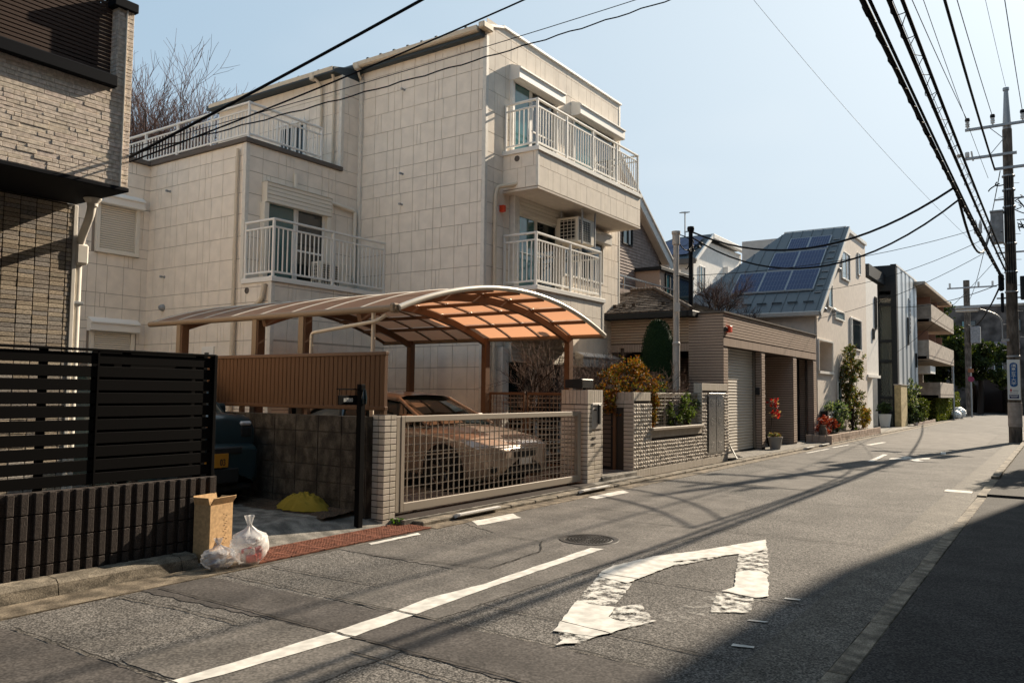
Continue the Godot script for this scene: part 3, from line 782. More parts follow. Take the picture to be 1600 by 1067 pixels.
	tc.box(V(10.13, 6.58, -17.0), V(10.32, 6.68, -13.53), 0.01); tc.box(V(10.32, 6.58, -13.72), V(12.8, 6.68, -13.53), 0.01); tc.box(V(5.5, 6.58, -17.08), V(10.13, 6.68, -16.92), 0.01)
	obj("coping", tc, M.coping, h)
	railing("terrace_railing", "white railing around the roof terrace of the cream house", [[10.25, -18.6], [10.25, -13.62], [12.2, -13.62]], 6.68, 7.45, 0)
	# wing: wall details
	pipe("downpipe", "", [V(10.12, 6.45, -13.78), V(10.12, 5.0, -13.78), V(10.12, 3.5, -13.78), V(10.12, 3.1, -13.78)], 0.035, M.gutter_cream, h)
	pipe("downpipe", "", [V(10.12, 3.62, -12.82), V(10.1, 3.3, -12.86), V(10.1, 3.12, -13.2), V(10.1, 3.05, -13.72), V(10.1, 0.2, -13.78)], 0.05, M.gutter_cream, h)
	for p in [V(10.19, 5.9, -16.2), V(10.19, 4.0, -16.3), V(13.37, 8.4, -12.2), V(13.37, 6.45, -12.2), V(13.37, 5.75, -12.2)]: vent(h, p)
	var hood := MB.new()
	hood.t = Transform3D(Basis(V(0, 0, 1), V(-1, 0, 0), V(0, -1, 0)), V(10.19, 3.32, -16.3))
	hood.lathe([[0.075, 0.0], [0.075, 0.04], [0.065, 0.08], [0.04, 0.11], [0.0, 0.12]], 14); obj("vent_hood", hood, M.zinc, h)
	for q in [V(10.18, 3.52, -13.42), V(14.02, 6.55, -9.52)]:
		var ov := MB.new()
		ov.t = Transform3D(Basis(V(0, 0, 1), V(-1, 0, 0), V(0, -1, 0)), q)
		ov.lathe([[0.065, 0.0], [0.065, 0.012], [0.045, 0.014], [0.045, 0.004], [0.0, 0.004]], 14); obj("drain_eye", ov, M.coping, h)
	# second floor wing: shuttered balcony window
	var tw := wall_t(10.19, 0, -13.59, "S")
	sash_window(h, tw, Rect2(0.5, 3.8, 1.6, 1.75), M.pane, 0.48, 0.75)
	shutter_box(h, tw, Rect2(0.42, 5.42, 1.78, 0.42), 0.16, false)
	obj("shutter_rail", bx(V(10.57, 3.8, -13.59), V(10.69, 5.42, -13.45), 0.006), M.shutter_cream, h); obj("shutter_rail", bx(V(12.29, 3.8, -13.59), V(12.41, 5.42, -13.45), 0.006), M.shutter_cream, h)
	pipe("pipe_cover", "", [V(11.42, 6.2, -13.53), V(11.42, 5.85, -13.53), V(13.2, 5.72, -13.53), V(13.2, 4.1, -13.53)], 0.045, M.shutter_cream, h)
	obj("ledge", bx(V(10.15, 3.66, -12.8), V(13.37, 3.76, -12.64), 0.006), M.alu_white, h); obj("ledge", bx(V(10.15, 3.66, -13.59), V(10.3, 3.76, -12.8), 0.006), M.alu_white, h)
	railing("balcony_railing", "white railing of the small balcony on the wing above the carport", [[10.22, -13.55], [10.22, -12.7], [13.33, -12.7]], 3.76, 4.92, 0)
	aircon("air_conditioner", "beige air conditioner unit standing on the small wing balcony", V(11.75, 3.76, -13.35), V(0.8, 0.56, 0.3))
	# rear block: two shuttered windows beside the dark house
	var tb2 := wall_t(5.6, 0, -17.0, "S")
	for a in [[4.45, 5.5, 3.36, 0.98], [1.75, 2.75, 3.33, 1.0]]:
		var fr2 := MB.new(); fr2.t = tb2
		var x0: float = a[2]; var x1: float = a[2] + a[3]
		fr2.box(V(x0, a[0], 0), V(x0 + 0.09, a[1], 0.07), 0.006); fr2.box(V(x1 - 0.09, a[0], 0), V(x1, a[1], 0.07), 0.006); fr2.box(V(x0, a[0], 0), V(x1, a[0] + 0.07, 0.08), 0.006)
		var wf := obj("shuttered_window", fr2, M.shutter_cream, h)
		for i in 20:
			var sl := MB.new(); sl.t = tb2
			var y: float = a[0] + 0.07 + i * (a[1] - a[0] - 0.07) / 20.0
			sl.box(V(x0 + 0.09, y, 0), V(x1 - 0.09, y + 0.038, 0.03), 0.01); obj("slat", sl, M.shutter_cream, wf)
		shutter_box(h, tb2, Rect2(x0 - 0.05, a[1], a[3] + 0.1, 0.3), 0.2)
	# rear third floor: window behind white bars
	var tr := wall_t(12.76, 0, -18.2, "W")
	sash_window(h, tr, Rect2(2.5, 7.1, 0.95, 0.85), M.pane_dark, 0.5)
	var gb := MB.new(); gb.t = tr
	for i in 8: gb.box(V(2.45 + i * 0.14, 7.02, 0.09), V(2.475 + i * 0.14, 8.05, 0.105))
	for y in [7.08, 7.95]: gb.box(V(2.42, y, 0.085), V(3.48, y + 0.03, 0.112))
	obj("window_bars", gb, M.alu_white, h)
	var sl2 := MB.new(); sl2.t = wall_t(10.19, 0, -17.0, "W"); sl2.box(V(2.2, 1.3, 0), V(2.6, 2.42, 0.05), 0.006); obj("window", sl2, M.alu_white, h)
	var sp := MB.new(); sp.t = wall_t(10.19, 0, -17.0, "W"); sp.box(V(2.31, 1.4, 0.05), V(2.46, 2.3, 0.054)); obj("pane", sp, M.pane_dark, h)
	# front: third floor
	var b3 := MB.new()
	b3.box(V(14.03, 5.88, -9.9), V(19.0, 6.66, -9.0)); obj("balcony", b3, M.siding_joint, h)
	var r2b := MB.new()
	siding_band(h, wall_t(14.03, 0, -9.0, "S"), 4.97, [5.9, 6.34, 6.66])
	siding_band(h, wall_t(14.03, 0, -9.9, "W"), 0.9, [5.9, 6.34, 6.66])
	obj("soffit", bx(V(14.02, 5.84, -9.9), V(19.01, 5.885, -8.985), 0.004), M.soffit, h)
	obj("ledge", bx(V(13.98, 6.655, -9.12), V(19.04, 6.75, -8.95), 0.006), M.alu_white, h); obj("ledge", bx(V(13.98, 6.655, -9.9), V(14.12, 6.75, -9.12), 0.006), M.alu_white, h)
	obj("corner_trim", bx(V(14.012, 5.9, -9.04), V(14.07, 6.655, -8.98), 0.004), M.trim_white, h)
	railing("balcony_railing", "white railing of the long top floor balcony of the cream house", [[14.06, -9.85], [14.06, -9.04], [18.95, -9.04], [18.95, -9.85]], 6.75, 7.8, 0)
	sash_window(h, tS, Rect2(0.95, 6.72, 1.8, 1.75), M.pane_teal, 0.4, 0.8); sash_window(h, tS, Rect2(3.65, 6.72, 2.2, 1.75), M.pane_teal, 0.5, 0.8)
	shutter_box(h, tS, Rect2(0.86, 8.42, 1.98, 0.36), 0.31); shutter_box(h, tS, Rect2(3.56, 8.42, 2.45, 0.36), 0.31)
	obj("shutter_rail", bx(V(14.25, 6.7, -9.9), V(14.33, 8.44, -9.8), 0.005), M.alu_white, h); obj("shutter_rail", bx(V(16.1, 6.7, -9.9), V(16.18, 8.44, -9.8), 0.005), M.alu_white, h)
	# front: second floor
	sash_window(h, tS, Rect2(1.14, 3.8, 1.75, 1.72), M.pane_teal, 0.45, 0.95)
	shutter_box(h, tS, Rect2(1.1, 5.5, 1.85, 0.42), 0.16, false)
	obj("shutter_rail", bx(V(14.28, 3.78, -9.9), V(14.47, 5.9, -9.74), 0.006), M.trim_white, h); obj("shutter_rail", bx(V(16.3, 3.78, -9.9), V(16.44, 5.5, -9.76), 0.006), M.trim_white, h)
	sash_window(h, tS, Rect2(3.18, 4.38, 2.06, 1.2), M.pane_dark, 0.4)
	shutter_box(h, tS, Rect2(3.1, 5.42, 2.3, 0.36), 0.24)
	obj("balcony", bx(V(14.03, 2.86, -9.9), V(16.97, 3.7, -9.0)), M.siding_joint, h)
	siding_band(h, wall_t(14.03, 0, -9.0, "S"), 2.94, [2.88, 3.3, 3.7])
	siding_band(h, wall_t(14.03, 0, -9.9, "W"), 0.9, [2.88, 3.3, 3.7])
	obj("ledge", bx(V(13.98, 3.695, -9.12), V(17.02, 3.79, -8.95), 0.006), M.alu_white, h); obj("ledge", bx(V(13.98, 3.695, -9.9), V(14.12, 3.79, -9.12), 0.006), M.alu_white, h)
	obj("corner_trim", bx(V(16.9, 2.88, -9.04), V(16.985, 3.695, -8.975), 0.004), M.trim_white, h)
	railing("balcony_railing", "white railing of the lower front balcony right above the carport roof", [[14.06, -9.85], [14.06, -9.04], [16.9, -9.04], [16.9, -9.85]], 3.79, 4.93, 0)
	var ac := aircon("air_conditioner", "cream air conditioner unit hung under the top balcony", V(16.05, 5.05, -9.78), V(0.82, 0.6, 0.62))
	for xz in [[0.1, 0.1], [0.72, 0.1], [0.1, 0.66], [0.72, 0.66]]:
		var hb := MB.new(); hb.bar(V(xz[0], -0.04, xz[1]), V(xz[0], 0.79, xz[1]), 0.04, 0.02); obj("hanger", hb, M.zinc, ac)
	pipe("downpipe", "", [V(14.62, 6.5, -9.05), V(14.4, 6.2, -9.1), V(13.98, 5.98, -9.6), V(13.75, 5.92, -9.83), V(13.68, 5.7, -9.84), V(13.68, 0.3, -9.84)], 0.045, M.gutter_cream, h)
	obj("alarm_lamp", bx(V(13.9, 5.42, -9.9), V(14.0, 5.56, -9.78), 0.01), M.red_plastic, h)
	# front: ground floor behind the garden
	sash_window(h, tS, Rect2(0.85, 0.35, 2.3, 1.9), M.pane_dark, 0.5)
	shutter_box(h, tS, Rect2(0.8, 2.2, 2.4, 0.42), 0.18, false)
	obj("shutter_rail", bx(V(13.85, 0.3, -9.9), V(14.08, 2.5, -9.72), 0.006), M.trim_white, h); obj("shutter_rail", bx(V(16.55, 0.3, -9.9), V(16.72, 2.5, -9.72), 0.006), M.trim_white, h)
	sash_window(h, tS, Rect2(3.95, 0.95, 1.8, 1.25), M.pane_dark, 0.5)
	shutter_box(h, tS, Rect2(3.85, 2.18, 2.0, 0.38), 0.26)
	# ground floor of the recess under the carport
	var td := wall_t(10.19, 0, -12.69, "S")
	sash_window(h, td, Rect2(0.5, 0.1, 1.7, 2.1), M.pane_dark, 0.5, 0.0, M.coping)
	var vh := MB.new()
	vh.t = Transform3D(Basis(V(0, 0, 1), V(-1, 0, 0), V(0, -1, 0)), V(13.36, 2.05, -13.0))
	vh.lathe([[0.17, 0.0], [0.17, 0.05], [0.14, 0.08], [0.0, 0.09]], 20); obj("wall_lamp", vh, M.charcoal, h)
	stuff(obj("siding_panels", rest, M.siding, h))
func siding_band(h: Node, t: Transform3D, w: float, ys: Array) -> void:
	for i in ys.size() - 1:
		var x := 0.0
		var k := i
		while x < w - 0.02:
			var pw: float = min([0.4, 0.2, 0.3, 0.3][k % 4], w - x)
			k += 1
			var m := MB.new(); m.t = t
			m.box(V(x + 0.0035, ys[i] + 0.004, 0), V(x + pw - 0.0035, ys[i + 1] - 0.004, rf(0.011, 0.015)))
			obj("fascia_panel", m, M.siding, h)
			x += pw

# ---------- the dark-trimmed house on the left, its fence and the things at the kerb ----------
func left_house() -> void:
	var h := thing("corner_house", "house with pale split stone upper storey, black louvred balcony and tiled ground floor", "house")
	obj("upper_wall", bx(V(-6, 3.5, -14), V(4.262, 4.44, -7.512)), M.stone_cladding, h)
	obj("pier", bx(V(4.1, 4.4, -8.4), V(4.262, 5.27, -7.512)), M.stone_cladding, h)
	var st := MB.new()          # courses of split stone, every stone with its own depth
	for face in 2:
		var y := 3.502
		while y < 5.26:
			var hh := rf(0.034, 0.046)
			var x := 1.9 if face == 0 else 0.0
			var xe := 4.262 if face == 0 else 0.62
			if face == 0 and y > 4.40: x = 4.1
			if face == 1 and y < 4.5: y += hh; continue
			while x < xe - 0.005:
				var w: float = min(rf(0.05, 0.26), xe - x)
				if xe - x - w < 0.04: w = xe - x
				var g := rf(0.88, 1.08)
				st.col = Color(g, g * rf(0.97, 1.01), g * rf(0.94, 1.0))
				var d := rf(0.0045, 0.0085) if rng.randf() > 0.08 else 0.003
				if face == 0: st.box(V(x + 0.0015, y + 0.002, -7.512), V(x + w - 0.0015, y + hh - 0.0025, -7.512 + d), 0.004)
				else: st.box(V(4.10 - d, y + 0.003, -8.12 + x), V(4.11, y + hh - 0.003, -8.12 + x + w - 0.002), 0.003)
				x += w
			y += hh
	stuff(obj("split_stone", st, M.stone_cladding, h))
	obj("panel_joint", bx(V(4.176, 3.5, -7.52), V(4.182, 5.26, -7.484)), M.trim_white, h)
	obj("balcony_trim", bx(V(-6, 4.44, -7.60), V(4.085, 4.555, -7.44), 0.008), M.black_trim, h)
	obj("pier_cap", bx(V(4.04, 5.255, -8.5), V(4.285, 5.35, -7.47), 0.008), M.black_trim, h)
	obj("balcony_post", bx(V(3.93, 4.555, -7.68), V(3.98, 6.0, -7.63)), M.black_trim, h)
	obj("back_wall", bx(V(-6, 4.44, -14), V(3.6, 6.9, -9.6)), M.stone_cladding, h)
	obj("roof", bx(V(-6.2, 6.9, -14.3), V(3.9, 7.05, -9.3)), M.black_trim, h)
	obj("side_cladding", bx(V(4.25, 0.1, -14.0), V(4.268, 3.46, -8.61)), M.stone_cladding, h); obj("side_cladding", bx(V(4.25, 3.5, -14.0), V(4.268, 4.44, -7.53)), M.stone_cladding, h)
	for i in 34:
		obj("slat", bx(V(-3, 4.575 + i * 0.0395, -7.615), V(4.09, 4.575 + i * 0.0395 + 0.031, -7.60), 0.003), M.louver_brown, h)
	obj("louver_backing", bx(V(-3, 4.56, -7.76), V(4.0, 5.9, -7.70)), M.black_trim, h)
	var bk := MB.new()
	for x in [0.6, 1.6, 2.55, 3.45]: bk.box(V(x, 4.56, -7.66), V(x + 0.05, 5.9, -7.615))
	obj("louver_support", bk, M.black_trim, h)
	obj("soffit", bx(V(-6, 3.462, -8.5), V(4.275, 3.5, -7.50), 0.006), M.black_trim, h)
	obj("lower_wall", bx(V(-6, 0, -14), V(4.262, 3.462, -8.512)), M.tile_joint, h)
	var n := 0
	var more := MB.new()
	for r in 66:
		for cidx in 10:
			var x1: float = 4.25 - (0.0 if cidx == 0 else 0.06 + (cidx - 1) * 0.152)
			var x0: float = max(x1 - (0.054 if cidx == 0 else 0.146), 2.7)
			var y: float = 3.45 - (r + 1) * 0.0455
			if x1 < 2.75: continue
			var b := MB.new()
			var g := rf(0.72, 1.12)
			var tone: Color = [L(0.50, 0.41, 0.31), L(0.45, 0.39, 0.33), L(0.56, 0.47, 0.36), L(0.40, 0.36, 0.32)][rng.randi() % 4]
			var many := r > 32 or n >= 298
			if many: b = more
			b.col = tone * g
			b.box(V(x0 + 0.001, y + 0.0025, -8.512), V(x1 - 0.001, y + 0.042, -8.512 + rf(0.008, 0.012)), 0.003)
			if not many:
				n += 1
				obj("tile", b, M.tile_beige, h)
	stuff(obj("tile_courses", more, M.tile_beige, h))
	obj("corner_trim", bx(V(4.255, 0.1, -8.60), V(4.30, 3.46, -8.495), 0.006), M.trim_white, h)
	var dp := pipe("downpipe", "", [V(4.22, 3.47, -8.06), V(4.22, 3.3, -8.1), V(4.345, 3.12, -8.50), V(4.345, 2.95, -8.55), V(4.345, 0.15, -8.55)], 0.042, M.trim_white, h)
	var fu := MB.new(); fu.t.origin = V(4.22, 3.38, -8.07); fu.lathe([[0.05, 0], [0.052, 0.03], [0.085, 0.075], [0.085, 0.085]], 14); obj("funnel", fu, M.trim_white, dp)
	obj("joint_box", bx(V(4.285, 2.84, -8.62), V(4.42, 3.06, -8.47), 0.02), M.trim_white, dp)
	obj("bracket", bx(V(4.29, 2.42, -8.61), V(4.40, 2.45, -8.50), 0.004), M.zinc, dp)

func left_fence() -> void:
	var w := thing("fence_wall", "low dark brown wall of vertically ribbed blocks under the black slat fence", "wall")
	obj("core", bx(V(-6, 0.02, -6.53), V(4.585, 0.735, -6.45)), M.crack, w)
	var kinds := []
	for k in 3:
		var b := MB.new()
		b.box(V(0.0015, 0.0025, -0.05), V(0.3985, 0.1885, -0.002))
		for i in 4: b.box(V(0.012 + i * 0.0995 + rf(-0.001, 0.001), 0.0045, -0.004), V(0.064 + i * 0.0995 + rf(-0.001, 0.001), 0.1865, 0.030 + rf(-0.002, 0.002)), 0.004)
		kinds.append(b.mesh())
	for r in 4:
		for c in 7:
			var h := 0.1905 if r < 3 else 0.17
			var o := obj("block", kinds[(r * 3 + c) % 3], M.ribbed_block, w, V(4.2 - c * 0.4, 0.02 + r * 0.191, -6.412))
			if r == 3: o.scale.y = 0.86
	# end face
	obj("end_block", bx(V(4.586, 0.02, -6.53), V(4.6, 0.735, -6.415), 0.004), M.ribbed_block, w)
	obj("base", bx(V(2.0, 0.0, -6.45), V(4.62, 0.03, -6.38), 0.004), M.kerb, w)
	var f := thing("slat_fence", "black slatted fence standing on the low ribbed wall in front of the tiled house", "fence")
	for i in 10:
		obj("slat", bx(V(1.2, 0.775 + i * 0.1075, -6.475), V(4.56, 0.775 + i * 0.1075 + 0.088, -6.458), 0.003), M.black_alu, f)
	obj("top_rail", bx(V(1.2, 1.845, -6.50), V(4.58, 1.865, -6.445), 0.004), M.black_alu, f)
	for x in [1.3, 2.15, 3.05, 3.72, 4.42]:
		obj("post", bx(V(x, 0.735, -6.53), V(x + 0.05, 1.85, -6.476), 0.003), M.black_alu, f)
	obj("end_post", bx(V(4.555, 0.735, -6.515), V(4.59, 1.86, -6.44), 0.004), M.black_alu, f)
	obj("joint_strip", bx(V(3.475, 0.76, -6.458), V(3.49, 1.85, -6.449)), M.black_alu, f)
	# second layer behind the right-hand bay: boards shut the gaps
	for i in 10:
		obj("backing_slat", bx(V(3.48, 0.835 + i * 0.1075 - 0.03 * (i / 10.0), -6.56), V(4.56, 0.835 + i * 0.1075 + 0.062, -6.548), 0.003), M.black_alu, f)

func kerb_things() -> void:
	# tall kraft cardboard box, flaps open
	var k := thing("cardboard_box", "tall open cardboard box standing at the end of the ribbed wall", "box", V(4.47, 0.035, -6.26), 0.22)
	var b := MB.new()
	var T := 0.006
	b.box(V(-0.14, 0, 0.085), V(0.14, 0.50, 0.085 + T)); b.box(V(-0.14, 0, -0.09), V(0.14, 0.50, -0.084)); b.box(V(-0.14, 0, -0.084), V(-0.134, 0.5, 0.085)); b.box(V(0.134, 0, -0.084), V(0.14, 0.5, 0.085)); b.box(V(-0.134, 0, -0.084), V(0.134, 0.006, 0.085))
	obj("box_wall", b, M.kraft, k)
	for q in [[V(0.0, 0.5, 0.088), Basis(V(1, 0, 0), 0.55), 0.28, 0.075], [V(0.0, 0.5, -0.087), Basis(V(1, 0, 0), -0.25), 0.28, 0.075], [V(0.137, 0.5, 0), Basis(V(0, 1, 0), PI / 2) * Basis(V(1, 0, 0), 0.9), 0.165, 0.07], [V(-0.137, 0.5, 0), Basis(V(0, 1, 0), -PI / 2) * Basis(V(1, 0, 0), 0.35), 0.165, 0.07]]:
		var fl := MB.new(); fl.t = Transform3D(q[1], q[0])
		fl.box(V(-q[2] / 2, 0, -0.003), V(q[2] / 2, q[3], 0.003)); obj("flap", fl, M.kraft, k)
	var pr := MB.new()
	for i in 16: pr.box(V(0.02 + 0.016 * (i % 3), 0.15 + 0.017 * i, 0.0912), V(0.03 + 0.016 * (i % 3) + rf(0.004, 0.016), 0.156 + 0.017 * i, 0.0918))
	pr.prism(PackedVector2Array([Vector2(-0.1, 0.12), Vector2(-0.02, 0.15), Vector2(-0.055, 0.22)]), 0.0911, 0.0917); pr.box(V(-0.11, 0.1, 0.0911), V(0.11, 0.104, 0.0917))
	obj("print", pr, M.kraft_mark, k)
	obj("base_flap", bx(V(-0.13, 0.0, 0.092), V(0.02, 0.11, 0.15), 0.004), M.kraft, k)
	bag("rubbish_bag", "small clear rubbish bag of crumpled plastic beside the cardboard box", V(4.36, 0.0, -6.02), V(0.14, 0.105, 0.12), M.plastic_bag_clear, 21, [L(0.05, 0.05, 0.12), L(0.4, 0.35, 0.3), L(0.08, 0.05, 0.04), L(0.5, 0.5, 0.5)])
	bag("rubbish_bag", "large milky rubbish bag tied at the top, with red packaging showing through", V(4.64, 0.0, -5.97), V(0.165, 0.17, 0.14), M.plastic_bag, 22, [L(0.6, 0.08, 0.05), L(0.5, 0.06, 0.04), L(0.6, 0.5, 0.45)])
	var sh := MB.new()
	sh.quad(V(18.56, 0.05, -6.30), V(18.98, 0.05, -6.42), V(18.80, 0.22, -6.52), V(18.57, 0.52, -6.55)); sh.quad(V(18.57, 0.52, -6.56), V(18.80, 0.22, -6.53), V(18.98, 0.05, -6.43), V(18.56, 0.05, -6.31)); sh.tri(V(18.98, 0.05, -6.42), V(19.05, 0.05, -6.3), V(18.85, 0.16, -6.46))
	tag(obj("plastic_sheet", sh, M.white_plastic), "white plastic sheet leaning on the right end of the split tile wall", "plastic sheet")
	for a in [[66.0, -6.15, "white rubbish bags on the kerb before the hedge, the larger heap", 0.5], [64.6, -6.2, "grey rubbish bag on the kerb before the hedge, left of the white heap", 0.36]]:
		bag("rubbish_bag", a[2], V(a[0], 0.02, a[1]), V(a[3], a[3] * 0.8, a[3] * 0.8), M.white_plastic, 24 + int(a[0]), [], 2.6)
	# yellow tarpaulin lying on the drive
	var tp := MB.new()
	var nz := FastNoiseLite.new(); nz.seed = 8; nz.frequency = 3.6; nz.fractal_octaves = 4; nz.fractal_type = FastNoiseLite.FRACTAL_RIDGED
	var rows := []
	for i in 21:
		var rw := []
		for j in 41:
			var a := TAU * j / 40.0
			var r := (i / 20.0) * (1.0 + 0.22 * nz.get_noise_2d(cos(a) * 0.5, sin(a) * 0.5))
			var p := V(cos(a) * r * 0.24, 0, sin(a) * r * 0.36)
			p.y = max(0.004, 0.15 * (1.0 - pow(i / 20.0, 2.6)) + 0.07 * nz.get_noise_2d(p.x * 2.0 + 3.0, p.z * 2.0 + 1.0) * (1.0 - i / 22.0))
			rw.append(p + V(6.55, 0.15, -7.45))
		rows.append(rw)
	tp.grid(rows, true)
	tag(obj("tarpaulin", tp, M.tarp), "crumpled mustard yellow tarpaulin heaped at the foot of the block wall", "tarpaulin")

func bag(called: String, label: String, at: Vector3, s: Vector3, m: Material, sd: int, inside: Array, loose := 1.0) -> void:
	var o := thing(called, label, "rubbish bag", at)
	var nz := FastNoiseLite.new(); nz.seed = sd; nz.frequency = 1.7; nz.fractal_octaves = 3; nz.fractal_type = FastNoiseLite.FRACTAL_RIDGED
	var b := MB.new()
	var rows := []
	for i in 23:
		var v := i / 22.0
		var rw := []
		for j in 33:
			var a := TAU * j / 32.0
			var r: float = pow(sin(PI * clampf(v * 0.93 + 0.04, 0, 1)), 0.55) if v < 0.8 or loose > 1.5 else lerpf(pow(sin(PI * (0.8 * 0.93 + 0.04)), 0.55), 0.10, pow((v - 0.8) / 0.2, 0.6))
			var d := V(cos(a) * r, 0, sin(a) * r)
			var k := 1.0 + 0.16 * loose * nz.get_noise_3d(d.x * 1.6, v * 3.0, d.z * 1.6) + (0.08 * sin(a * 9 + sd) if v > 0.7 else 0.0)
			rw.append(V(d.x * s.x * k, 2.0 * s.y * (v if v > 0.06 else 0.004) * (1.0 + 0.06 * nz.get_noise_2d(cos(a), sin(a))), d.z * s.z * k))
		rows.append(rw)
	for k in (4 if loose < 1.5 else 0):
		var rw2 := []
		for j in 33:
			var a := TAU * j / 32.0
			var q := 0.10 + 0.16 * k / 3.0 + 0.07 * sin(a * 3 + sd)
			rw2.append(V(cos(a) * s.x * q, 2.0 * s.y * (1.0 + 0.07 * (k + 1)), sin(a) * s.z * q))
		rows.append(rw2)
	b.grid(rows, true)
	obj("film", b, m, o)
	var i := 0
	for c in inside:
		for k in 2:
			var q := MB.new()
			q.t = Transform3D(Basis.from_euler(V(rf(-0.3, 0.3), rf(0, 3), rf(-0.3, 0.3))), V(rf(-0.4, 0.4) * s.x, s.y * rf(0.38, 0.75), rf(0.0, 0.5) * s.z))
			q.box(V(-0.28 * s.x, -0.2 * s.y, -0.18 * s.z), V(0.28 * s.x, 0.2 * s.y, 0.18 * s.z), 0.01)
			var mm := mt("rubbish_%d_%d" % [sd, i], c, 0.7)
			i += 1
			obj("packaging", q, mm, o)

func block_wall() -> void:
	var w := thing("block_wall", "grey concrete block wall along the drive under the brown ribbed screen", "wall")
	obj("core", bx(V(6.76, 0.05, -13.6), V(6.86, 1.245, -6.66)), M.mortar, w)
	var kinds := []
	for k in 3: kinds.append(bx(V(-0.012 - 0.0, 0.004, 0.004), V(0.0, 0.197, 0.396), 0.003).mesh())
	for r in 6:
		for c in 11:
			obj("block", kinds[(r + c) % 3], M.grey_block, w, V(6.76 + rf(-0.002, 0.002), 0.05 + r * 0.2, -7.06 - c * 0.4))
	obj("end_block", bx(V(6.755, 0.05, -6.66), V(6.87, 1.248, -6.645)), M.grey_block, w)
	var s := thing("ribbed_screen", "brown vertical slat screen standing above the concrete block wall", "screen")
	for i in 47:
		obj("slat", bx(V(6.90, 1.36, -6.60 - i * 0.078), V(6.918, 1.97, -6.60 - i * 0.078 + 0.071), 0.004), M.brown_slat, s)
	obj("backing", bx(V(6.918, 1.36, -10.25), V(6.93, 1.97, -6.54)), M.brown_slat, s)
	obj("top_rail", bx(V(6.885, 1.965, -10.26), V(6.945, 2.01, -6.50), 0.006), M.carport_frame, s)
	obj("bottom_rail", bx(V(6.885, 1.32, -10.26), V(6.945, 1.365, -6.50), 0.006), M.brown_slat, s)
	for z in [-6.58, -7.9, -9.2]: obj("post", bx(V(6.932, 1.2, z - 0.03), V(6.982, 1.98, z + 0.03)), M.carport_frame, s)
	# black name post
	var p := thing("name_post", "black post with a hanging name plate between the drive and the gate pillar", "name post", V(6.5, 0.02, -6.5))
	obj("post", bx(V(-0.035, 0, -0.035), V(0.04, 1.60, 0.035), 0.006), M.black_alu, p)
	obj("arm", bx(V(-0.36, 1.535, -0.01), V(-0.03, 1.55, 0.01)), M.black_alu, p)
	var pl := obj("name_plate", bx(V(-0.345, 1.37, -0.006), V(-0.06, 1.475, 0.006), 0.003), M.black_alu, p)
	for x in [-0.33, -0.08]: obj("hanger", bx(V(x, 1.47, -0.003), V(x + 0.008, 1.54, 0.003)), M.black_alu, pl)
	text(pl, "KATANO", 0.042, V(-0.2, 1.423, 0.0075), M.sign_white, 0.6)
	var lp := MB.new(); lp.t = Transform3D(Basis.IDENTITY, V(-0.0, 1.44, 0.05)); lp.lathe([[0.0, -0.07], [0.03, -0.06], [0.035, 0.0], [0.02, 0.1], [0.0, 0.11]], 10); obj("lamp", lp, M.pane_dark, p)
	obj("hook", bx(V(-0.075, 0.42, -0.01), V(-0.03, 0.435, 0.01)), M.black_alu, p)

func text(parent: Node, what: String, size: float, at: Vector3, m: Material, squeeze := 1.0, serif := false) -> MeshInstance3D:
	var t := TextMesh.new()
	var f := SystemFont.new(); f.font_names = PackedStringArray(["Droid Serif" if serif else "Droid Sans"]); f.font_weight = 700
	t.font = f; t.text = what; t.font_size = 64; t.pixel_size = size / 46.0; t.depth = 0.001
	var o := obj("lettering", t, m, parent, at)
	o.scale.x = squeeze
	return o

func tiled_box(parent: Node, lo: Vector3, hi: Vector3, row := 0.0715, len := 0.24, soldier := true, faces := "WS") -> int:
	# small border tiles on the two seen faces of a gate pillar or wall; the top course stands upright
	var n := 0
	obj("wall", bx(lo, hi), M.tile_joint, parent)
	for f in faces:
		var t := wall_t(lo.x, lo.y, hi.z, "S") if f == "S" else wall_t(lo.x, lo.y, lo.z, "W")
		var w: float = hi.x - lo.x if f == "S" else hi.z - lo.z
		var h := hi.y - lo.y
		var hs := h - (0.235 if soldier else 0.0)
		var r := 0
		while (r + 1) * row <= hs + row * 0.7:
			var y1: float = min((r + 1) * row - 0.009, hs - 0.006)
			var x := 0.0
			while x < w - 0.01:
				var x1: float = min(x + len, w)
				if w - x1 < 0.03: x1 = w
				tile(parent, t, x, x1, r * row, y1, w)
				n += 1
				x = x1
			r += 1
		if soldier:
			var x := 0.0
			while x < w - 0.005:
				var x1: float = min(x + row, w)
				if w - x1 < 0.02: x1 = w
				tile(parent, t, x, x1, hs, h, w); n += 1
				x = x1
	return n
func tile(parent: Node, t: Transform3D, x0: float, x1: float, y0: float, y1: float, w: float) -> void:
	var b := MB.new(); b.t = t
	var g := rf(0.88, 1.1)
	b.col = Color(g, g * rf(0.98, 1.01), g * rf(0.95, 1.0))
	b.box(V(x0 + (0.003 if x0 > 0.001 else -0.006), y0 + 0.002, -0.005), V(x1 - (0.003 if x1 < w - 0.001 else -0.006), y1, rf(0.006, 0.009)), 0.002)
	obj("tile", b, M.gate_tile, parent)

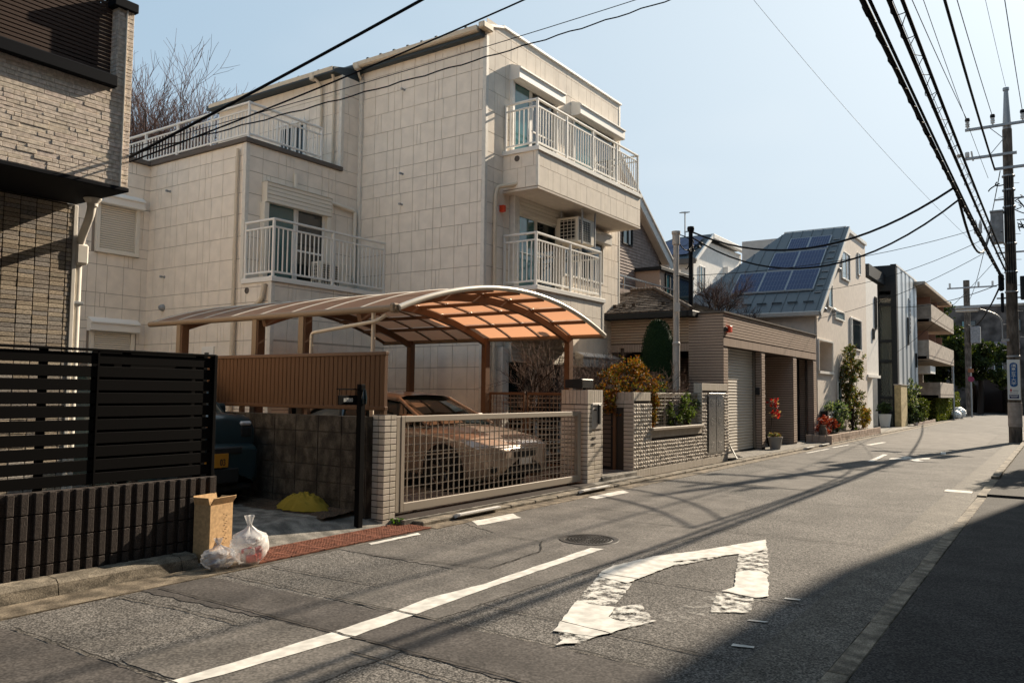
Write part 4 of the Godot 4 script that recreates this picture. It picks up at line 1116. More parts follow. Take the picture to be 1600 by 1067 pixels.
# ---------- gate, pillars, tiled wall, carport ----------
func gate() -> void:
	var p := thing("gate_pillar", "slim tiled pillar left of the sliding lattice gate", "pillar")
	tiled_box(p, V(6.86, 0.0, -6.66), V(7.05, 1.27, -6.47), 0.0715, 0.1, false)
	var gt := thing("lattice_gate", "wide bronze sliding lattice gate closing the carport", "gate", V(0, 0, -6.55))
	obj("post", bx(V(7.12, 0.11, -0.045), V(7.20, 1.25, 0.03), 0.006), M.gate_bronze, gt); obj("post", bx(V(7.202, 0.11, -0.03), V(7.27, 1.25, 0.035), 0.006), M.gate_bronze, gt)
	obj("post", bx(V(11.46, 0.11, -0.03), V(11.56, 1.25, 0.03), 0.006), M.gate_bronze, gt)
	obj("top_rail", bx(V(7.27, 1.175, -0.03), V(11.46, 1.25, 0.03), 0.006), M.gate_bronze, gt)
	obj("bottom_rail", bx(V(7.27, 0.11, -0.03), V(11.46, 0.215, 0.03), 0.006), M.gate_bronze, gt)
	var vb := tb([V(0, 0.2, 0.008), V(0, 1.19, 0.008)], 0.0085, 6).mesh()
	for i in 37: obj("bar", vb, M.gate_bronze, gt, V(7.345 + i * 0.1125, 0, 0))
	for i in 9:
		obj("cross_bar", tb([V(7.26, 0.295 + i * 0.101, -0.006), V(11.47, 0.295 + i * 0.101, -0.006)], 0.0075, 6), M.gate_bronze, gt)
	obj("guide_rail", bx(V(7.3, 0.75, -0.045), V(11.46, 0.765, -0.02)), M.gate_bronze, gt)
	obj("track", bx(V(7.1, 0.05, -0.03), V(11.6, 0.062, 0.02)), M.coping, gt)
	for x in [7.5, 11.2]:
		var wl := MB.new(); wl.t = Transform3D(Basis(V(1, 0, 0), PI / 2), V(x, 0.09, 0)); wl.lathe([[0, -0.012], [0.028, -0.012], [0.028, 0.012], [0, 0.012]], 12); obj("wheel", wl, M.coping, gt)
	# right pillar with letter box and intercom
	var q := thing("gate_pillar", "tiled pillar right of the lattice gate carrying a letter box and a bell panel", "pillar")
	tiled_box(q, V(11.66, 0.0, -6.95), V(12.17, 1.6, -6.46))
	var mb := thing("letter_box", "brushed steel letter box on top of the right gate pillar", "letter box", V(11.80, 1.6, -6.62))
	obj("stem", bx(V(0.02, 0, -0.02), V(0.05, 0.03, 0.02)), M.charcoal, mb)
	var bd := MB.new(); bd.t = Transform3D(ZX, Vector3.ZERO)
	bd.prism(PackedVector2Array([Vector2(-0.26, 0.03), Vector2(-0.26, 0.17), Vector2(0.04, 0.185), Vector2(0.06, 0.175), Vector2(0.055, 0.03)]), -0.22, 0.16)
	obj("body", bd, M.charcoal, mb)
	obj("front_flap", bx(V(-0.158, 0.035, 0.06), V(0.218, 0.178, 0.072), 0.01), M.steel, mb)
	var ip := obj("bell_panel", bx(V(11.80, 0.95, -6.462), V(12.13, 1.38, -6.44), 0.006), M.grey_paint, q)
	obj("slot", bx(V(11.83, 1.33, -6.44), V(11.93, 1.35, -6.434)), M.dark_plastic, ip); obj("slot", bx(V(11.83, 1.26, -6.44), V(11.93, 1.28, -6.434)), M.dark_plastic, ip)
	obj("intercom", bx(V(11.965, 1.03, -6.44), V(12.03, 1.36, -6.405), 0.01), M.dark_plastic, ip)
	obj("slot", bx(V(11.8, 0.80, -6.452), V(11.92, 0.82, -6.442)), M.dark_plastic, ip); obj("slot", bx(V(11.8, 0.70, -6.452), V(11.92, 0.72, -6.442)), M.dark_plastic, ip)
	# split-face tiled wall with its planter opening and meter cabinet
	var w := thing("tile_wall", "grey split tile garden wall with a planter opening and a raised right end", "wall")
	var X0 := 13.47
	var rects := [[X0, 0.0, 14.21, 1.57], [14.21, 0.0, 16.87, 0.86], [16.87, 0.0, 18.5, 1.79]]
	obj("wall", bx(V(X0, 0, -6.68), V(14.21, 1.565, -6.512)), M.tile_joint, w); obj("wall", bx(V(14.21, 0, -6.68), V(16.87, 0.845, -6.512)), M.tile_joint, w)
	obj("wall", bx(V(16.87, 0, -6.68), V(18.5, 1.785, -6.512)), M.tile_joint, w)
	var sp := MB.new()
	var row := 0.0715
	for r in 26:
		for c in 51:
			var x0 := X0 + c * 0.1; var y0 := 0.15 + r * row
			var top := 1.57 if x0 < 14.2 else (0.86 if x0 < 16.85 else 1.79)
			if y0 + row > top - 0.16: continue
			if x0 > 17.15 and x0 < 18.25 and y0 > 0.15 and y0 < 1.57: continue
			var g := rf(0.8, 1.12)
			sp.col = Color(g, g * 0.99, g * 0.97)
			var a := V(x0 + 0.003, y0 + 0.003, -6.512); var b := V(x0 + 0.097, y0 + row - 0.005, -6.512)
			var pk := V(lerpf(a.x, b.x, rf(0.3, 0.7)), lerpf(a.y, b.y, rf(0.35, 0.7)), -6.512 + rf(0.016, 0.032))
			var d := rf(0.006, 0.012)
			var c0 := V(a.x, a.y, -6.512 + d); var c1 := V(b.x, a.y, -6.512 + rf(0.006, 0.012)); var c2 := V(b.x, b.y, -6.512 + rf(0.006, 0.012)); var c3 := V(a.x, b.y, -6.512 + d)
			sp.tri(c0, c1, pk); sp.tri(c1, c2, pk); sp.tri(c2, c3, pk); sp.tri(c3, c0, pk)
			sp.quad(V(a.x, a.y, -6.52), V(b.x, a.y, -6.52), c1, c0); sp.quad(c3, c2, V(b.x, b.y, -6.52), V(a.x, b.y, -6.52)); sp.quad(V(a.x, a.y, -6.52), c0, c3, V(a.x, b.y, -6.52)); sp.quad(c1, V(b.x, a.y, -6.52), V(b.x, b.y, -6.52), c2)
	stuff(obj("split_tiles", sp, M.split_tile, w))
	for a in rects:      # upright coping and foot courses
		var x: float = a[0]
		while x < a[2] - 0.02:
			for yy in [[a[3] - 0.155, a[3] + 0.006], [0.0, 0.148]]:
				var b := MB.new(); var g := rf(0.9, 1.08); b.col = Color(g, g, g * 0.98)
				b.box(V(x + 0.002, yy[0], -6.52 if yy[0] < 0.1 else -6.69), V(min(x + row, a[2]) - 0.002, yy[1] - 0.003, -6.498), 0.003)
				obj("soldier_tile", b, M.gate_tile, w)
			x += row
	for a in [[X0, 0.0, 1.57], [16.87, 0.86, 1.79]]:     # end faces towards the gate
		var tt := wall_t(a[0], 0, -6.68 if a[0] > 15 else -7.9, "W")
		var wd := 0.18 if a[0] > 15 else 1.4
		if a[0] < 15: obj("wall", bx(V(13.47, 0, -7.9), V(13.62, 1.565, -6.68)), M.tile_joint, w)
		var y: float = a[1]
		while y < a[2] - 0.2:
			var x := 0.0
			while x < wd - 0.01:
				var x1: float = min(x + 0.24, wd)
				if a[0] > 15 or not (x < 1.05 and x1 > 0.1 and y < 1.26): tile(w, tt, x, x1, y, y + 0.0625, wd)
				x = x1
			y += row
		var x := 0.0
		while x < wd - 0.02:
			tile(w, tt, x, min(x + row, wd), a[2] - 0.155, a[2], wd); x += row
	var dr := obj("door", bx(V(13.44, 0.14, -7.85), V(13.462, 1.25, -6.9), 0.004), M.charcoal, w)
	obj("door_frame", bx(V(13.42, 0.14, -6.90), V(13.462, 1.30, -6.84), 0.004), M.carport_frame, w); obj("door_frame", bx(V(13.42, 1.25, -7.9), V(13.462, 1.30, -6.90), 0.004), M.carport_frame, w)
	for i in 12: obj("door_slat", bx(V(13.432, 0.2 + i * 0.086, -7.8), V(13.44, 0.27 + i * 0.086, -6.95), 0.003), M.coping, dr)
	# planter opening: sill, metal lattice
	obj("sill", bx(V(14.21, 0.845, -6.75), V(16.87, 0.90, -6.44), 0.006), M.gate_bronze, w)
	var lat := thing("planter_lattice", "bronze wire lattice panel in the opening of the tile wall", "lattice", V(14.21, 0.9, -6.62))
	obj("frame", bx(V(0, 0.62, -0.02), V(2.66, 0.67, 0.02), 0.004), M.gate_bronze, lat)
	obj("frame", bx(V(0, 0.0, -0.015), V(2.66, 0.03, 0.015)), M.gate_bronze, lat)
	for x in [0.0, 0.9, 2.62]: obj("post", bx(V(x, 0.03, -0.015), V(x + 0.035, 0.62, 0.015)), M.gate_bronze, lat)
	for i in 33: obj("bar", tb([V(0.08 + i * 0.077, 0.02, 0), V(0.08 + i * 0.077, 0.63, 0)], 0.006, 5), M.gate_bronze, lat)
	for i in 8: obj("cross_bar", tb([V(0.02, 0.08 + i * 0.073, 0.01), V(2.64, 0.08 + i * 0.073, 0.01)], 0.006, 5), M.gate_bronze, lat)
	var mc := thing("meter_cabinet", "tall stainless steel meter cabinet with two doors set in the tile wall", "cabinet", V(17.22, 0.25, -6.505))
	obj("frame", bx(V(-0.03, -0.03, -0.02), V(1.0, 1.30, 0.012), 0.004), M.steel, mc)
	for k in 2:
		var d := obj("door", bx(V(0.01 + k * 0.485, 0.01, 0.012), V(0.475 + k * 0.485, 1.26, 0.026), 0.006), M.steel, mc)
		for y0 in [0.1, 0.62, 1.05]:
			for i in 5: obj("louver", bx(V(0.14 + k * 0.485, y0 + i * 0.03, 0.026), V(0.34 + k * 0.485, y0 + i * 0.03 + 0.012, 0.036)), M.steel, d)
	obj("hood", bx(V(-0.04, 1.30, -0.02), V(1.01, 1.33, 0.06), 0.004), M.steel, mc)

func carport() -> void:
	var c := thing("carport", "arched carport with brown translucent panels and a white front arch", "carport")
	var x0 := 7.32; var x1 := 12.72
	var yl := 2.58; var rise := 0.50
	var arc := func(s: float, off := 0.0) -> Vector2:       # s 0..1 across the roof
		var half := (x1 - x0) / 2.0
		var R := (half * half + rise * rise) / (2.0 * rise)
		var a0 := asin(half / R)
		var a := lerpf(-a0, a0, s)
		return Vector2((x0 + x1) / 2.0 + sin(a) * (R + off), yl + rise - R + cos(a) * (R + off))
	var zs := []
	for i in 9: zs.append(-6.74 - i * 0.66)
	var NP := 8
	# panels
	for i in 8:
		for k in NP:
			var m := MB.new()
			var up := []; var dn := []
			for j in 5:
				var s := (k + 0.02 + 0.96 * j / 4.0) / NP
				var u: Vector2 = arc.call(s, 0.012); var d: Vector2 = arc.call(s, 0.004)
				up.append([V(u.x, u.y, zs[i] - 0.012), V(u.x, u.y, zs[i + 1] + 0.012)]); dn.append([V(d.x, d.y, zs[i] - 0.012), V(d.x, d.y, zs[i + 1] + 0.012)])
			m.grid(up, false)
			obj("roof_panel", m, M.smoke_panel, c)
	for i in 9:     # light caps over thin rafters
		var pts := []; var pb := []
		for j in 25:
			var u: Vector2 = arc.call(j / 24.0, 0.016); var d: Vector2 = arc.call(j / 24.0, -0.012)
			pts.append(V(u.x, u.y, zs[i])); pb.append(V(d.x, d.y, zs[i]))
		if i > 0:
			obj("rafter_cap", tb(pts, 0.011, 6), M.carport_edge, c)
			obj("rafter", tb(pb, 0.014, 6), M.carport_frame, c)
	for k in range(1, NP):
		var u: Vector2 = arc.call(k / float(NP), -0.03)
		obj("purlin", bx(V(u.x - 0.024, u.y - 0.03, zs[8]), V(u.x + 0.024, u.y + 0.026, zs[0])), M.carport_frame, c)
	# white edge arch at the street end, tubes along the eaves
	var e := []
	for j in 33:
		var u: Vector2 = arc.call(j / 32.0, -0.005)
		e.append(V(u.x, u.y, zs[0] + 0.03))
	obj("edge_arch", tb(e, 0.038, 10), M.carport_edge, c)
	var e2 := []
	for q in e: e2.append(V(q.x, q.y, zs[8] - 0.03))
	obj("edge_arch", tb(e2, 0.034, 10), M.carport_frame, c)
	for x in [x0, x1]: obj("eaves_beam", tb([V(x, yl - 0.01, zs[8] - 0.05), V(x, yl - 0.01, zs[0] + 0.03)], 0.044, 10), M.carport_post, c)
	obj("end_cap", bx(V(x0 - 0.06, yl - 0.07, zs[0] - 0.08), V(x0 + 0.06, yl + 0.05, zs[0] + 0.01), 0.02), M.carport_post, c)
	for z in [-7.42, -9.3, -11.25]:
		var b := MB.new()
		var prev := Vector2()
		for j in 21:
			var u: Vector2 = arc.call(j / 20.0, -0.1)
			if j: b.bar(V(prev.x, prev.y, z), V(u.x, u.y, z), 0.07, 0.11)
			prev = u
		obj("arch_beam", b, M.carport_frame, c)
		var rp := MB.new(); rp.box(V(12.6, 0.0, z - 0.06), V(12.76, 2.6, z + 0.05), 0.012); obj("post", rp, M.carport_frame, c)
	for z in [-8.45, -9.43, -11.25]:
		obj("post", bx(V(7.31, 0.0, z - 0.06), V(7.45, 2.55, z + 0.06), 0.012), M.carport_frame, c)
		obj("post_cover", bx(V(7.298, 0.0, z - 0.058), V(7.308, 2.55, z + 0.04)), M.carport_post, c)
	obj("rain_pipe", tb(round_path([V(7.36, 2.5, -6.95), V(7.3, 2.42, -7.05), V(7.22, 2.3, -8.15), V(7.22, 0.1, -8.2)], 0.05), 0.024, 8), M.gutter_cream, c)
	obj("rain_pipe", tb([V(7.34, 2.55, -7.15), V(7.34, 0.1, -7.15)], 0.027, 8), M.gutter_cream, c)
	# low lattice between carport and garden
	var lt := thing("garden_lattice", "low brown lattice fence between the carport and the bare garden shrubs", "lattice fence", V(12.72, 0.1, -9.22))
	for a in [[0.0, 0.82], [0.88, 1.74]]:
		obj("rail", bx(V(-0.02, 1.40, a[0]), V(0.02, 1.45, a[1]), 0.004), M.carport_frame, lt); obj("rail", bx(V(-0.02, 0.1, a[0]), V(0.02, 0.14, a[1])), M.carport_frame, lt)
		for z in [a[0], a[1] - 0.03]: obj("stile", bx(V(-0.02, 0.0, z), V(0.02, 1.40, z + 0.03)), M.carport_frame, lt)
		for i in 9: obj("bar", tb([V(0, 0.12, a[0] + 0.08 + i * 0.082), V(0, 1.42, a[0] + 0.08 + i * 0.082)], 0.007, 5), M.carport_frame, lt)
		for i in 15: obj("cross_bar", tb([V(0.008, 0.18 + i * 0.083, a[0] + 0.02), V(0.008, 0.18 + i * 0.083, a[1] - 0.02)], 0.007, 5), M.gate_bronze, lt)

# ---------- cars ----------
func loft(st: Array, prof: Callable) -> MB:
	var rows := []
	for s in st: rows.append(prof.call(s))
	var b := MB.new()
	b.grid(rows, true)
	for e in [0, rows.size() - 1]:
		var r: Array = rows[e]
		var m: Vector3 = Vector3.ZERO
		for p in r: m += p
		m /= r.size()
		for j in r.size() - 1:
			if e == 0: b.tri(m, r[j + 1], r[j])
			else: b.tri(m, r[j], r[j + 1])
	return b
func wheel(parent: Node, at: Vector3, r: float, w: float, side: float) -> void:
	var t := MB.new()
	t.t = Transform3D(Basis(V(0, 0, 1), V(side, 0, 0), V(0, side, 0)) if side > 0 else Basis(V(0, 0, 1), V(-1, 0, 0), V(0, -1, 0)), at)
	t.lathe([[r * 0.66, w * 0.48], [r * 0.7, w * 0.5], [r * 0.93, w * 0.48], [r, w * 0.36], [r, -w * 0.4], [r * 0.6, -w * 0.5]], 28)
	var o := obj("wheel", t, M.tyre, parent)
	var m := MB.new()
	m.t = t.t
	m.lathe([[r * 0.68, w * 0.46], [r * 0.63, w * 0.38], [r * 0.6, w * 0.1]], 28); m.lathe([[r * 0.14, w * 0.46], [0.0, w * 0.47]], 12); m.lathe([[r * 0.6, w * 0.06], [0.0, w * 0.06]], 20)
	var base := m.t
	for i in 10:
		m.t = base * Transform3D(Basis(V(0, 1, 0), TAU * i / 10.0), Vector3.ZERO)
		m.box(V(-0.014, w * 0.3, 0.02), V(0.014, w * 0.44, r * 0.65), 0.004)
	obj("rim", m, M.rim, o)
func sedan() -> void:
	var c := thing("parked_car", "bronze sedan parked nose to the street behind the lattice gate", "car", V(10.28, 0.07, -9.05))
	var st := [[2.27, 0.50, 0.38, 0.60, 0.63], [2.22, 0.70, 0.25, 0.66, 0.70], [2.10, 0.82, 0.19, 0.71, 0.755], [1.85, 0.90, 0.17, 0.775, 0.83], [1.40, 0.92, 0.17, 0.86, 0.915], [1.0, 0.92, 0.17, 0.90, 0.955], [0.85, 0.92, 0.17, 0.91, 0.96], [-0.9, 0.92, 0.17, 0.95, 0.97], [-1.7, 0.91, 0.2, 0.97, 1.01], [-2.1, 0.87, 0.24, 0.97, 1.03], [-2.25, 0.78, 0.3, 0.92, 0.98], [-2.3, 0.66, 0.42, 0.85, 0.9]]
	var prof := func(s: Array) -> Array:
		var z: float = s[0]; var w: float = s[1]; var yb: float = s[2]; var ye: float = s[3]; var yt: float = s[4]
		var pts := [V(w * 0.82, yb, z), V(w * 0.95, yb + 0.05, z), V(w * 0.985, lerpf(yb, ye, 0.35), z), V(w, lerpf(yb, ye, 0.62), z), V(w * 0.985, lerpf(yb, ye, 0.68), z), V(w * 0.985, lerpf(yb, ye, 0.86), z), V(w * 0.955, lerpf(yb, ye, 0.97), z), V(w * 0.90, ye + 0.012, z), V(w * 0.66, lerpf(ye, yt, 0.66), z), V(w * 0.60, lerpf(ye, yt, 0.9), z), V(w * 0.3, yt, z), V(0, yt + 0.008, z)]
		var o := []
		for p in pts: o.append(V(-p.x, p.y, p.z))
		pts.reverse()
		for i in range(1, pts.size()): o.append(pts[i])
		return o
	obj("body", loft(st, prof), M.car_brown, c)
	# cabin: glass house, roof and pillars
	var cs := [[1.02, 0.80, 0.955], [0.22, 0.60, 1.385], [-0.35, 0.62, 1.435], [-1.0, 0.61, 1.40], [-1.35, 0.58, 1.33], [-2.0, 0.72, 1.02]]
	var gp := func(s: Array) -> Array:
		var k: float = clampf((s[2] - 0.955) / 0.42, 0, 1)
		var wb := 0.845
		return [V(-wb, 0.93, s[0] + (0.0 if k < 0.1 else 0.0)), V(-lerpf(wb, s[1], k) - 0.005, s[2] - 0.03 * k, s[0]), V(-s[1] * 0.8, s[2] + 0.01, s[0]), V(0, s[2] + 0.025, s[0]), V(s[1] * 0.8, s[2] + 0.01, s[0]), V(lerpf(wb, s[1], k) + 0.005, s[2] - 0.03 * k, s[0]), V(wb, 0.93, s[0])]
	obj("glass", loft(cs, gp), M.pane_dark, c)
	var rs := MB.new()
	var rows := []
	for s in [[0.27, 0.60, 1.385], [-0.05, 0.63, 1.425], [-0.35, 0.635, 1.447], [-1.0, 0.625, 1.412], [-1.32, 0.6, 1.345]]:
		rows.append([V(-s[1] - 0.045, s[2] - 0.075, s[0]), V(-s[1] - 0.012, s[2] - 0.012, s[0]), V(-s[1] * 0.8, s[2] + 0.02, s[0]), V(0, s[2] + 0.036, s[0]), V(s[1] * 0.8, s[2] + 0.02, s[0]), V(s[1] + 0.012, s[2] - 0.012, s[0]), V(s[1] + 0.045, s[2] - 0.075, s[0])])
	rs.grid(rows, true)
	obj("roof", rs, M.car_brown, c)
	for sx in [-1, 1]:
		for a in [[V(0.84, 0.955, 1.04), V(0.63, 1.375, 0.24), 0.05], [V(0.845, 0.95, -0.4), V(0.665, 1.37, -0.42), 0.06], [V(0.82, 1.0, -1.95), V(0.63, 1.32, -1.34), 0.09], [V(0.66, 1.36, 0.24), V(0.67, 1.39, -0.4), 0.03], [V(0.67, 1.39, -0.4), V(0.65, 1.31, -1.34), 0.03]]:
			var b := MB.new(); b.bar(V(a[0].x * sx, a[0].y, a[0].z), V(a[1].x * sx, a[1].y, a[1].z), a[2], 0.05, 0.01); obj("pillar", b, M.car_brown, c)
		var mr := MB.new(); mr.box(V(0.90 * sx - 0.10, 0.99, 0.62), V(0.90 * sx + 0.10, 1.12, 0.76), 0.03); mr.bar(V(0.83 * sx, 0.97, 0.7), V(0.88 * sx, 1.01, 0.7), 0.05, 0.03); obj("mirror", mr, M.car_brown, c)
		for z in [1.40, -1.38]:
			var wa := MB.new()
			wa.t = Transform3D(Basis(V(0, 0, 1), V(sx, 0, 0), V(0, sx, 0)) if sx > 0 else Basis(V(0, 0, 1), V(-1, 0, 0), V(0, -1, 0)), V(0.915 * sx, 0.33, z)); wa.lathe([[0.375, -0.1], [0.375, 0.008], [0.0, 0.008]], 28); obj("wheel_arch", wa, M.tyre, c)
			wheel(c, V(0.85 * sx, 0.325, z), 0.325, 0.22, sx)
		var hl := MB.new()
		hl.grid([[V(0.32 * sx, 0.645, 2.235), V(0.50 * sx, 0.655, 2.205), V(0.72 * sx, 0.70, 2.12), V(0.86 * sx, 0.76, 1.93), V(0.905 * sx, 0.785, 1.75)], [V(0.34 * sx, 0.575, 2.262), V(0.50 * sx, 0.575, 2.245), V(0.72 * sx, 0.59, 2.175), V(0.875 * sx, 0.655, 1.975), V(0.912 * sx, 0.74, 1.76)]], sx > 0)
		obj("headlight", hl, M.lens, c)
		var hd := MB.new(); hd.box(V(0.60 * sx - 0.05, 0.60, 2.12), V(0.60 * sx + 0.05, 0.66, 2.20), 0.02); obj("lamp", hd, M.dark_plastic, c)
		obj("fog_recess", bx(V(0.62 * sx - 0.13, 0.30, 2.15), V(0.62 * sx + 0.13, 0.40, 2.225), 0.02), M.dark_plastic, c)
		obj("door_handle", bx(V(0.905 * sx - 0.02, 0.80, -0.28), V(0.905 * sx + 0.02, 0.825, -0.10), 0.008), M.car_brown, c)
		var sill := MB.new(); sill.box(V(0.86 * sx - 0.05, 0.15, -1.0), V(0.86 * sx + 0.055, 0.24, 1.0), 0.02); obj("sill", sill, M.dark_plastic, c)
	obj("grille", bx(V(-0.30, 0.50, 2.22), V(0.30, 0.62, 2.285), 0.02), M.dark_plastic, c)
	obj("lower_intake", bx(V(-0.48, 0.24, 2.15), V(0.48, 0.36, 2.262), 0.02), M.dark_plastic, c)
	obj("chrome_strip", bx(V(-0.36, 0.625, 2.235), V(0.36, 0.645, 2.28), 0.006), M.chrome, c)
	obj("number_plate", bx(V(-0.165, 0.40, 2.275), V(0.165, 0.5, 2.29), 0.004), M.white_plastic, c)

func kei_car() -> void:
	var c := thing("parked_car", "dull teal boxy small car parked deep in the drive behind the black fence", "car", V(5.88, 0.14, -10.05))
	var st := [[1.70, 0.68, 0.30, 0.55, 0.56], [1.69, 0.70, 0.28, 0.62, 0.64], [1.66, 0.715, 0.26, 0.74, 0.76]]
	var prof := func(s: Array) -> Array:
		var z: float = s[0]; var w: float = s[1]; var yb: float = s[2]; var ye: float = s[3]; var yt: float = s[4]
		var pts := [V(w * 0.9, yb, z), V(w * 0.98, yb + 0.04, z), V(w, lerpf(yb, ye, 0.5), z), V(w * 0.99, ye - 0.05, z), V(w * 0.94, ye, z), V(w * 0.5, yt, z), V(0, yt, z)]
		var o := []
		for p in pts: o.append(V(-p.x, p.y, p.z))
		pts.reverse()
		for i in range(1, pts.size()): o.append(pts[i])
		return o
	var body := [[1.70, 0.66, 0.30, 0.66, 0.67], [1.685, 0.705, 0.25, 0.70, 0.71], [1.60, 0.735, 0.22, 0.72, 0.73], [1.59, 0.70, 0.22, 0.745, 0.75], [1.60, 0.70, 0.22, 0.80, 0.80], [1.585, 0.715, 0.22, 0.98, 1.02], [1.53, 0.72, 0.22, 1.05, 1.09], [1.40, 0.735, 0.22, 1.08, 1.12], [0.85, 0.74, 0.22, 1.10, 1.14], [-1.6, 0.74, 0.22, 1.12, 1.14], [-1.68, 0.7, 0.25, 1.1, 1.1]]
	obj("body", loft(body, prof), M.car_teal, c)
	var cab := [[0.92, 0.66, 1.10], [0.45, 0.60, 1.56], [-1.4, 0.61, 1.58], [-1.62, 0.66, 1.10]]
	var gp := func(s: Array) -> Array:
		return [V(-0.70, 1.06, s[0]), V(-s[1], s[2], s[0]), V(0, s[2] + 0.02, s[0]), V(s[1], s[2], s[0]), V(0.70, 1.06, s[0])]
	obj("glass", loft(cab, gp), M.pane_dark, c)
	obj("roof", bx(V(-0.64, 1.55, -1.5), V(0.64, 1.63, 0.5), 0.04), M.car_teal, c)
	for sx in [-1, 1]:
		var pb := MB.new(); pb.bar(V(0.69 * sx, 1.08, 0.96), V(0.62 * sx, 1.56, 0.46), 0.06, 0.06, 0.01); obj("pillar", pb, M.car_teal, c)
		obj("headlight", bx(V(0.58 * sx - 0.085, 0.955, 1.50), V(0.58 * sx + 0.085, 1.012, 1.612), 0.02), M.lens, c)
		obj("headlight_surround", bx(V(0.59 * sx - 0.09, 0.81, 1.50), V(0.59 * sx + 0.09, 0.95, 1.608), 0.02), M.dark_plastic, c)
		for z in [1.15, -1.1]: wheel(c, V(0.66 * sx, 0.29, z), 0.29, 0.17, sx)
		obj("mirror", bx(V(0.82 * sx - 0.07, 1.08, 0.66), V(0.82 * sx + 0.07, 1.22, 0.78), 0.03), M.car_teal, c)
	obj("upper_grille", bx(V(-0.46, 0.62, 1.66), V(0.46, 0.71, 1.712), 0.015), M.dark_plastic, c)
	obj("lower_grille", bx(V(-0.42, 0.27, 1.64), V(0.42, 0.46, 1.715), 0.02), M.dark_plastic, c)
	obj("bumper_lip", bx(V(-0.66, 0.16, 1.48), V(0.66, 0.26, 1.66), 0.03), M.dark_plastic, c)
	var em := MB.new(); em.t = Transform3D(Basis(V(1, 0, 0), PI / 2), V(0.02, 0.90, 1.605)); em.lathe([[0.055, -0.004], [0.06, 0.004], [0.045, 0.006], [0.043, -0.002]], 20); obj("badge", em, M.chrome, c)
	var pl := obj("number_plate", bx(V(-0.08, 0.47, 1.712), V(0.25, 0.635, 1.722), 0.003), M.plate_yellow, c)
	text(pl, "03", 0.075, V(0.17, 0.53, 1.7235), M.dark_plastic, 0.7)

# ---------- trees, shrubs, leaves ----------
var rmin := 0.0032
func branches(b: MB, p: Vector3, d: Vector3, len: float, r: float, depth: int, tw: MB, spread: float, lift: float, tips: Array) -> void:
	var pts := [p]
	var q := p
	var dd := d
	var k := 4 if depth > 1 else 3
	for i in k:
		dd = (dd + V(rf(-1, 1), rf(-1, 1), rf(-1, 1)) * 0.13 + Vector3.UP * lift * 0.25).normalized()
		q += dd * len / k
		pts.append(q)
	(b if depth > 1 else tw).tube(pts, r, r * 0.62, 5 if depth > 2 else (4 if depth > 1 else 3), false)
	if depth == 0:
		tips.append(q); return
	var n := 3 + rng.randi() % 2
	for i in n:
		var at: Vector3 = pts[k - (i % 3) if depth > 0 else k]
		var ax := dd.cross(V(rf(-1, 1), rf(-1, 1), rf(-1, 1))).normalized()
		var nd := dd.rotated(ax, rf(0.35, 1.0) * spread)
		branches(b, at, (nd + Vector3.UP * lift * 0.3).normalized(), len * rf(0.55, 0.82), max(rmin, r * 0.56), depth - 1, tw, spread, lift, tips)
func bare_plant(called: String, label: String, cat: String, at: Vector3, h: float, stems: int, r: float, depth: int, spread: float, lift: float, m: Material, group := "", lean := Vector3.ZERO) -> Array:
	var o := thing(called, label, cat, at, 0.0, group)
	var b := MB.new(); var tw := MB.new()
	var tips := []
	for i in stems:
		var a := TAU * i / stems + rf(-0.4, 0.4)
		var d := (V(cos(a), 0, sin(a)) * (0.38 if stems > 1 else 0.05) * spread + Vector3.UP + lean).normalized()
		branches(b, V(cos(a), 0, sin(a)) * (0.04 if stems > 1 else 0.0), d, h * 0.42, r, depth, tw, spread, lift, tips)
	obj("trunk", b, M.bark, o)
	stuff(obj("twigs", tw, m, o))
	return tips
func leafy(o: Node, pts: Array, n: int, s: float, rad: float, cols: Array, called := "crown", m: Material = null) -> void:
	var b := MB.new()
	for i in n:
		var p: Vector3 = pts[rng.randi() % pts.size()]
		var c: Color = cols[rng.randi() % cols.size()]
		leafq(b, p + V(rf(-1, 1), rf(-1, 1), rf(-1, 1)).normalized() * rad * rng.randf(), s, c)
	stuff(obj(called, b, m if m else M.leaf, o))
func blob(b: MB, c: Vector3, s: Vector3, sd: int, rough := 0.2) -> void:
	var nz := FastNoiseLite.new(); nz.seed = sd; nz.frequency = 1.3
	var rows := []
	for i in 13:
		var rw := []
		for j in 21:
			var a := TAU * j / 20.0; var e := -PI / 2 + PI * i / 12.0
			var d := V(cos(a) * cos(e), sin(e), sin(a) * cos(e))
			rw.append(c + d * s * (1.0 + rough * nz.get_noise_3dv(d * 1.5 + c)))
		rows.append(rw)
	b.grid(rows, true)
func shrub(called: String, label: String, cat: String, at: Vector3, s: Vector3, n: int, leaf: float, cols: Array, clumps := 9, stem := true, group := "") -> Node3D:
	# stems up into many clumps of leaves with gaps between them
	var o := thing(called, label, cat, at, 0.0, group)
	var pts := []
	var st := MB.new()
	for i in clumps:
		var y := s.y * (0.2 + 1.75 * (i + 0.5) / clumps)
		var k: float = sqrt(max(0.05, 1.0 - pow(y / s.y - 1.0, 2.0)))
		var a := rf(0, TAU)
		var c := V(cos(a) * s.x * k * rf(0.25, 0.85), y, sin(a) * s.z * k * rf(0.25, 0.85))
		if stem: st.tube([V(rf(-0.03, 0.03), 0, rf(-0.03, 0.03)), V(c.x * 0.35, y * 0.55, c.z * 0.35), c], 0.012, 0.004, 4, false)
		for j in 14: pts.append(c + V(rf(-1, 1), rf(-1, 1), rf(-1, 1)) * V(s.x, s.y, s.z) * 0.24)
	if stem: obj("stem", st, M.bark, o)
	leafy(o, pts, n, leaf, leaf * 1.3, cols)
	return o

